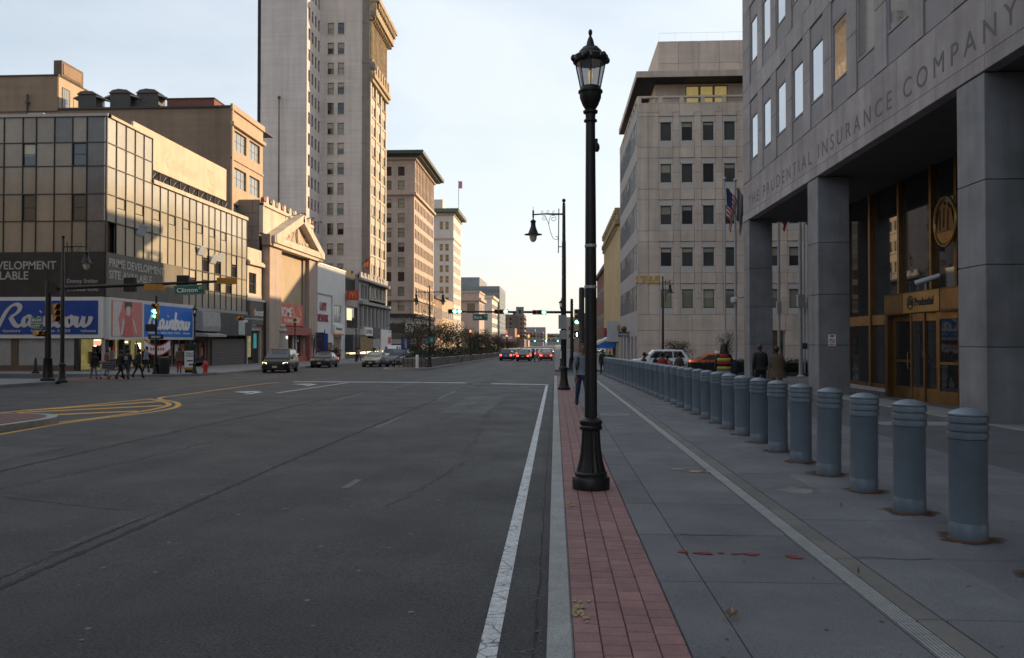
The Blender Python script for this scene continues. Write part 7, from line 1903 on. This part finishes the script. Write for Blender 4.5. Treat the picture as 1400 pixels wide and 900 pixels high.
person('person in a wide khaki coat and yellow trousers walking away by the first column', G(7.2, 26.6, .15), R(178), tanc, yelc, skin_d, 'slow', 'short', 1.70, .72, topw=1.2)
def straps(t, lean):
    p = MB()
    for s in (-1, 1):
        p.tube([(s * .10, .09, 1.46), (s * .115, -.02, 1.47), (s * .12, -.125, 1.38), (s * .13, -.155, 1.22), (s * .16, -.10, 1.06)], .022, 6)
    part('backpack_straps', p, blackc, t, smooth=True); p = MB(); p.loft([[(rx * math.cos(6.283 * k / 10), .2 + ry * math.sin(6.283 * k / 10), z) for k in range(10)] for rx, ry, z in ((.08, .05, 1.45), (.14, .1, 1.35), (.15, .11, 1.1), (.12, .08, .98))]); part('backpack', p, blackc, t, smooth=True)
person('walker in a pale grey jacket and jeans, half hidden by the near lamp post', G(.74, 22.3, .15), R(8), greyc, jean, skin_m, 'walk', 'short', 1.76, .92, extra=straps)
person('dark clothed walker at the far end of the bollard row', G(3.15, 53.6), R(180), blackc, blackc, skin_d, 'walk', 'short', 1.7, .9)
person('person in a bright orange cap at the far end of the bollard row', G(3.75, 56), R(10), blackc, blackc, skin_m, 'stand', 'cap', 1.6, .9, hairm=redp)
for l, x, y, m_, hr, h_, a in (('person in brown coat, left of the pair beyond the bollards before the white sign post', 3.75, 34.5, brn, 'short', 1.46, 95), ('person in black hooded coat, right of the pair beyond the bollards', 4.2, 34.2, blackc, 'hood', 1.44, 80), ('person in a red jumper behind the bollards near the white utility car', 3.98, 30.3, redcl, 'short', 1.50, 150), ('person in a pale pink top half hidden by the red jumper', 4.35, 31.5, pinkc, 'short', 1.40, 170), ('person in dark brown coat in front of the white utility car', 4.62, 30.4, brn, 'short', 1.52, 120)):
    person(l, G(x, y, .15), R(a), m_, blackc, skin_d, 'slow', hr, h_, .85)
person('person in pale pink crossing the street in front of the car queue', G(-2.4, 104), R(90), pinkc, jean, skin_m, 'walk', 'long', 1.7, .8)
person('dark clothed person crossing in front of the far queue', G(-2.9, 104.5), R(90), blackc, blackc, skin_d, 'walk2', 'short', 1.75, .9)
person('person in white at the right kerb beside the far crossing', G(.55, 61.9, .15), R(60), whitec, blackc, skin_d, 'stand', 'short', 1.7, .9)
# people in front of the corner store
person('hunched person in dark coat pushing a shopping trolley, leftmost at the store', G(-26.3, 44.6), R(60), blackc, jeanl, skin_d, 'push', 'hood', 1.55, .85)
person('person in an orange brown jacket standing with a trolley near the store corner', G(-27.6, 48.2), R(100), oran, jeanl, skin_d, 'stand', 'short', 1.75, .85)
person('dark dressed person, left of the group crossing by the store', G(-24.75, 44.6), R(150), blackc, blackc, skin_d, 'walk', 'short', 1.68, .9)
def num(t, lean):
    put('shirt_print', text_mesh('71', whitec, .2, .2, ext=.01, bold=.03), t, (.1, .165, 1.15), math.pi)
person('person in a dark shirt with white numerals on the back, middle of the group', G(-24.3, 44.6), R(170), navy, jean, skin_d, 'slow', 'short', 1.72, .92, extra=num)
def bag(t, lean):
    p = MB(); p.ball((.28, .05, .95), (.2, .16, .26), 10, 6); part('carried_bag', p, blackc, t, smooth=True)
person('person in black carrying a full dark bag, right of the group', G(-24.55, 46.2), R(140), blackc, blackc, skin_d, 'walk2', 'short', 1.75, .9, extra=bag)
person('person in a grey jacket leaving the yellow lit store entrance', G(-27.2, 52.2, .15), R(100), greyc, blackc, skin_d, 'slow', 'short', 1.74, .9)
person('person in a brown top and long red trousers beside the pavement sign board', G(-24.3, 50.9, .15), R(10), tanc, M('red_trousers', (.30, .015, .012), .85, .1, 9), skin_d, 'stand', 'long', 1.72, .82)
for i, (x, y, m_, l) in enumerate(((-24.3, 98, pinkc, 'person in pink by the burger shop'), (-24.9, 101, whitec, 'person in white by the burger shop'), (-23.9, 105, blackc, 'person in black by the burger shop'), (-25.3, 92, redcl, 'person in red at the street stall'), (-24.2, 110, whitec, 'person in white near the number sign'), (-25.5, 88.5, blackc, 'person in black at the street stall'))):
    person(l, G(x, y, .15), R(60 * i), m_, (jean, blackc)[i % 2], skin_d, ('slow', 'walk')[i % 2], ('short', 'long')[i % 2], 1.7, .88)
def trolley(x, y, rz, label):
    t = thing('shopping_trolley', label, 'trolley', G(x, y, 0), rz)
    p = MB()
    for k in range(6):
        p.tube([(-.25 + .1 * k, -.45, .62 + .04), (-.25 + .1 * k, .42, .56)], .008, 4); p.tube([(-.25 + .1 * k, -.45, .66), (-.27 + .108 * k, -.48, 1.0)], .007, 4)
    for z, e in ((.72, .02), (.86, .04), (1.0, .06)):
        p.tube([(-.25 - e * .3, -.45 - e, z), (.25 + e * .3, -.45 - e, z), (.27 + e * .3, .42 + e, z), (-.27 - e * .3, .42 + e, z), (-.25 - e * .3, -.45 - e, z)], .008, 4)
    part('basket', p, alu, t)
    p = MB(); p.tube([(-.22, -.42, .15), (-.22, .40, .2), (-.25, .46, 1.0)], .014, 5).tube([(.22, -.42, .15), (.22, .40, .2), (.25, .46, 1.0)], .014, 5); part('frame', p, alu, t)
    p = MB(); p.tube([(-.27, .50, 1.03), (.27, .50, 1.03)], .02, 6); part('handle', p, redp, t)
    for sx in (-.22, .22):
        for sy in (-.40, .40):
            p = MB(); p.tube([(sx - .015, sy, .07), (sx + .015, sy, .07)], .07, 10); part('wheel', p, tyre, t)
    p = MB(); p.box(-.22, .2, -.4, .3, .62, .98).box(-.1, .2, -.3, .1, .98, 1.12); part('load', p, M('bag_dark', (.04, .035, .035), .8, .3, 4), t)
    return t
trolley(-25.6, 44.9, R(60), 'shopping trolley pushed by the hunched person at the left crosswalk')
trolley(-26.9, 48.0, R(100), 'shopping trolley loaded beside the orange brown jacket')
stl = thing('street_stall', 'cluttered street stall with boxes and a red cover on the left pavement', 'stall', G(-25.6, 90, .15))
p = MB(); p.box(-1, 1, -.6, .6, .7, .78); part('table_top', p, greyst, stl)
for sx in (-.9, .9):
    for sy in (-.5, .5):
        p = MB(); p.box(sx - .03, sx + .03, sy - .03, sy + .03, 0, .7); part('leg', p, black, stl)
p = MB(); p.box(-.8, .1, -.5, .3, .78, 1.5); part('red_cover', p, redcl, stl); p = MB(); p.box(.2, .9, -.4, .4, .78, 1.3); part('box_pile', p, tanc, stl); p = MB(); p.box(-.6, .7, -.7, -.3, 0, .65); part('crate_pile', p, oran, stl)

# ------------------------------------------------------------------ plants
def leaves(mb, c, r, n, s, clumps=14, hollow=.35):
    cs = []
    for _ in range(clumps):
        while True:
            q = Vector((random.uniform(-1, 1), random.uniform(-1, 1), random.uniform(-1, 1)))
            if hollow < q.length < 1: break
        cs.append(q)
    for _ in range(n):
        b = random.choice(cs); q = b + Vector((random.gauss(0, .2), random.gauss(0, .2), random.gauss(0, .2)))
        p_ = Vector((c[0] + q.x * r[0], c[1] + q.y * r[1], c[2] + q.z * r[2]))
        a = Vector((random.gauss(0, 1), random.gauss(0, 1), random.gauss(0, 1))).normalized() * s * random.uniform(.6, 1.3); b2 = a.cross(Vector((random.gauss(0, 1), random.gauss(0, 1), random.gauss(0, 1)))).normalized() * s * .5
        mb.poly([p_ - a, p_ + b2, p_ + a, p_ - b2])
def tree(nm, label, x, y, h, cr, mat, n, s, cat='tree', group=None, base=.15, trunk_r=.07, twigs=26):
    t = thing(nm, label, cat, G(x, y, base), 0, group)
    p = MB(); th = h * .42
    p.tube([(0, 0, 0), (.03, .02, th * .5), (.0, .0, th), (.05, .0, h * .75)], [trunk_r, trunk_r * .8, trunk_r * .65, trunk_r * .2], 7)
    for k in range(twigs):
        a, l = random.uniform(0, 6.283), random.uniform(.45, 1.0); z = random.uniform(th * .75, h * .7); e = (cr * l * math.cos(a), cr * l * math.sin(a), min(h, z + (h - z) * random.uniform(.35, 1.0)))
        p.tube([(0, 0, z), (e[0] * .45, e[1] * .45, z + (e[2] - z) * .6), e], [trunk_r * .4, trunk_r * .22, trunk_r * .06], 5)
    part('trunk', p, bark, t)
    p = MB(); leaves(p, (0, 0, h * .68), (cr, cr, h * .34), n, s, 22); part('crown', p, mat, t)
    return t
names = ['first', 'second', 'third', 'fourth', 'fifth', 'sixth', 'seventh', 'eighth', 'ninth']
for k in range(17):
    y = 72.5 + 10.2 * k + random.uniform(-1.5, 1.5)
    tree('median_tree', 'small brown leaved tree on the median, %s along from its nose' % names[k] if k < 9 else 'distant brown tree of the median row, number %s from its far end' % ('one', 'two', 'three', 'four', 'five', 'six', 'seven', 'eight')[16 - k], -12.2 + random.uniform(-.5, .6), y, random.uniform(3.8, 4.6), random.uniform(1.7, 2.3), (leafb, leafg, leafb)[k % 3], 1500 if k < 9 else 900, .10, group='small trees on the planted median')
for k in range(8):
    y = 75 + 12 * k
    t = thing('planter_box', 'long concrete planter on the median, %s from its nose' % names[k], 'planter', G(-12.2, y, .15), 0, 'planters on the median')
    p = MB(); p.prism([(-1.3, -4.2, 0), (1.3, -4.2, 0), (1.45, -4.5, .75), (-1.45, -4.5, .75)], (0, 8.6, 0)); part('trough', p, planterm, t)
    p = MB(); leaves(p, (0, .2, 1.15), (1.5, 4.4, .75), 1500, .11, 26, 0); part('shrub', p, (leafg, hedgem, leafb)[k % 3], t)
tree('dry_bush', 'round dry brown bush standing against the 765 building', 10.1, 66.5, 2.35, 1.35, leafd, 2000, .05, 'bush', None, .15, .06, 60)
tree('dry_bush', 'taller dry brown bush half hidden by the flagpoles near the brown side door', 14.0, 66.5, 3.0, .9, leafb, 900, .05, 'bush', None, .15, .06, 40)
hg = thing('hedge', 'low dark clipped hedge in front of the flagpoles', 'hedge', G(12.8, 49.2, .14))
p = MB()
leaves(p, (0, 0, .62), (4.9, .75, .36), 9000, .055, 240, 0)
part('foliage', p, hedgem, hg); p = MB(); p.box(-4.7, 4.7, -.55, .55, .2, .8); part('inner_branches', p, M('hedge_inside', (.012, .013, .008), .9, .3, 5), hg); p = MB(); p.box(-5, 5.2, -.85, .85, 0, .22); part('planter_kerb', p, M('dark_granite', (.06, .058, .06), .7, .15, 3), hg)
pp = thing('street_planter', 'terracotta street planter with small shrub by the white building', 'planter', G(-23.5, 84, .15))
p = MB(); p.lathe([(.62, 0), (.85, .9), (.9, .92), (.9, 1.05), (.75, 1.06)], seg=8); part('pot', p, terrac, pp); p = MB(); leaves(p, (0, 0, 1.4), (.8, .8, .5), 500, .07); part('shrub', p, leafg, pp)
tree('street_tree', 'thin pale leafed tree in front of the pedimented building', -24.2, 79.5, 3.4, .75, M('pale_leaf', (.16, .13, .11), .8, .3, 3), 600, .06, 'tree')
tree('street_tree', 'dark small street tree by the glass shop window and hydrant', -26.0, 56.0, 2.2, .5, leafg, 500, .06, 'tree')
rl = thing('metal_railing', 'dark curved metal railing on the median nose with one white post', 'railing', G(-11.9, 66.6, .15))
p = MB()
for k in range(9):
    a = k / 8; x = -1.5 + 3 * a; z = .45 + .75 * math.sin(math.pi * min(1, a * .9 + .1)); p.tube([(x, 0, 0), (x, 0, z)], .03, 5)
p.tube([(-1.6, 0, .1)] + [(-1.5 + 3 * k / 12, 0, .45 + .75 * math.sin(math.pi * min(1, k / 12 * .9 + .1))) for k in range(13)], .045, 6); p.tube([(-1.5, 0, .4), (1.5, 0, .4)], .03, 5); part('rails', p, black, rl)
p = MB(); p.lathe([(.13, 0), (.13, 1.0), (.08, 1.08)], .45, -.25, 0, 12); part('white_post', p, lettw, rl)
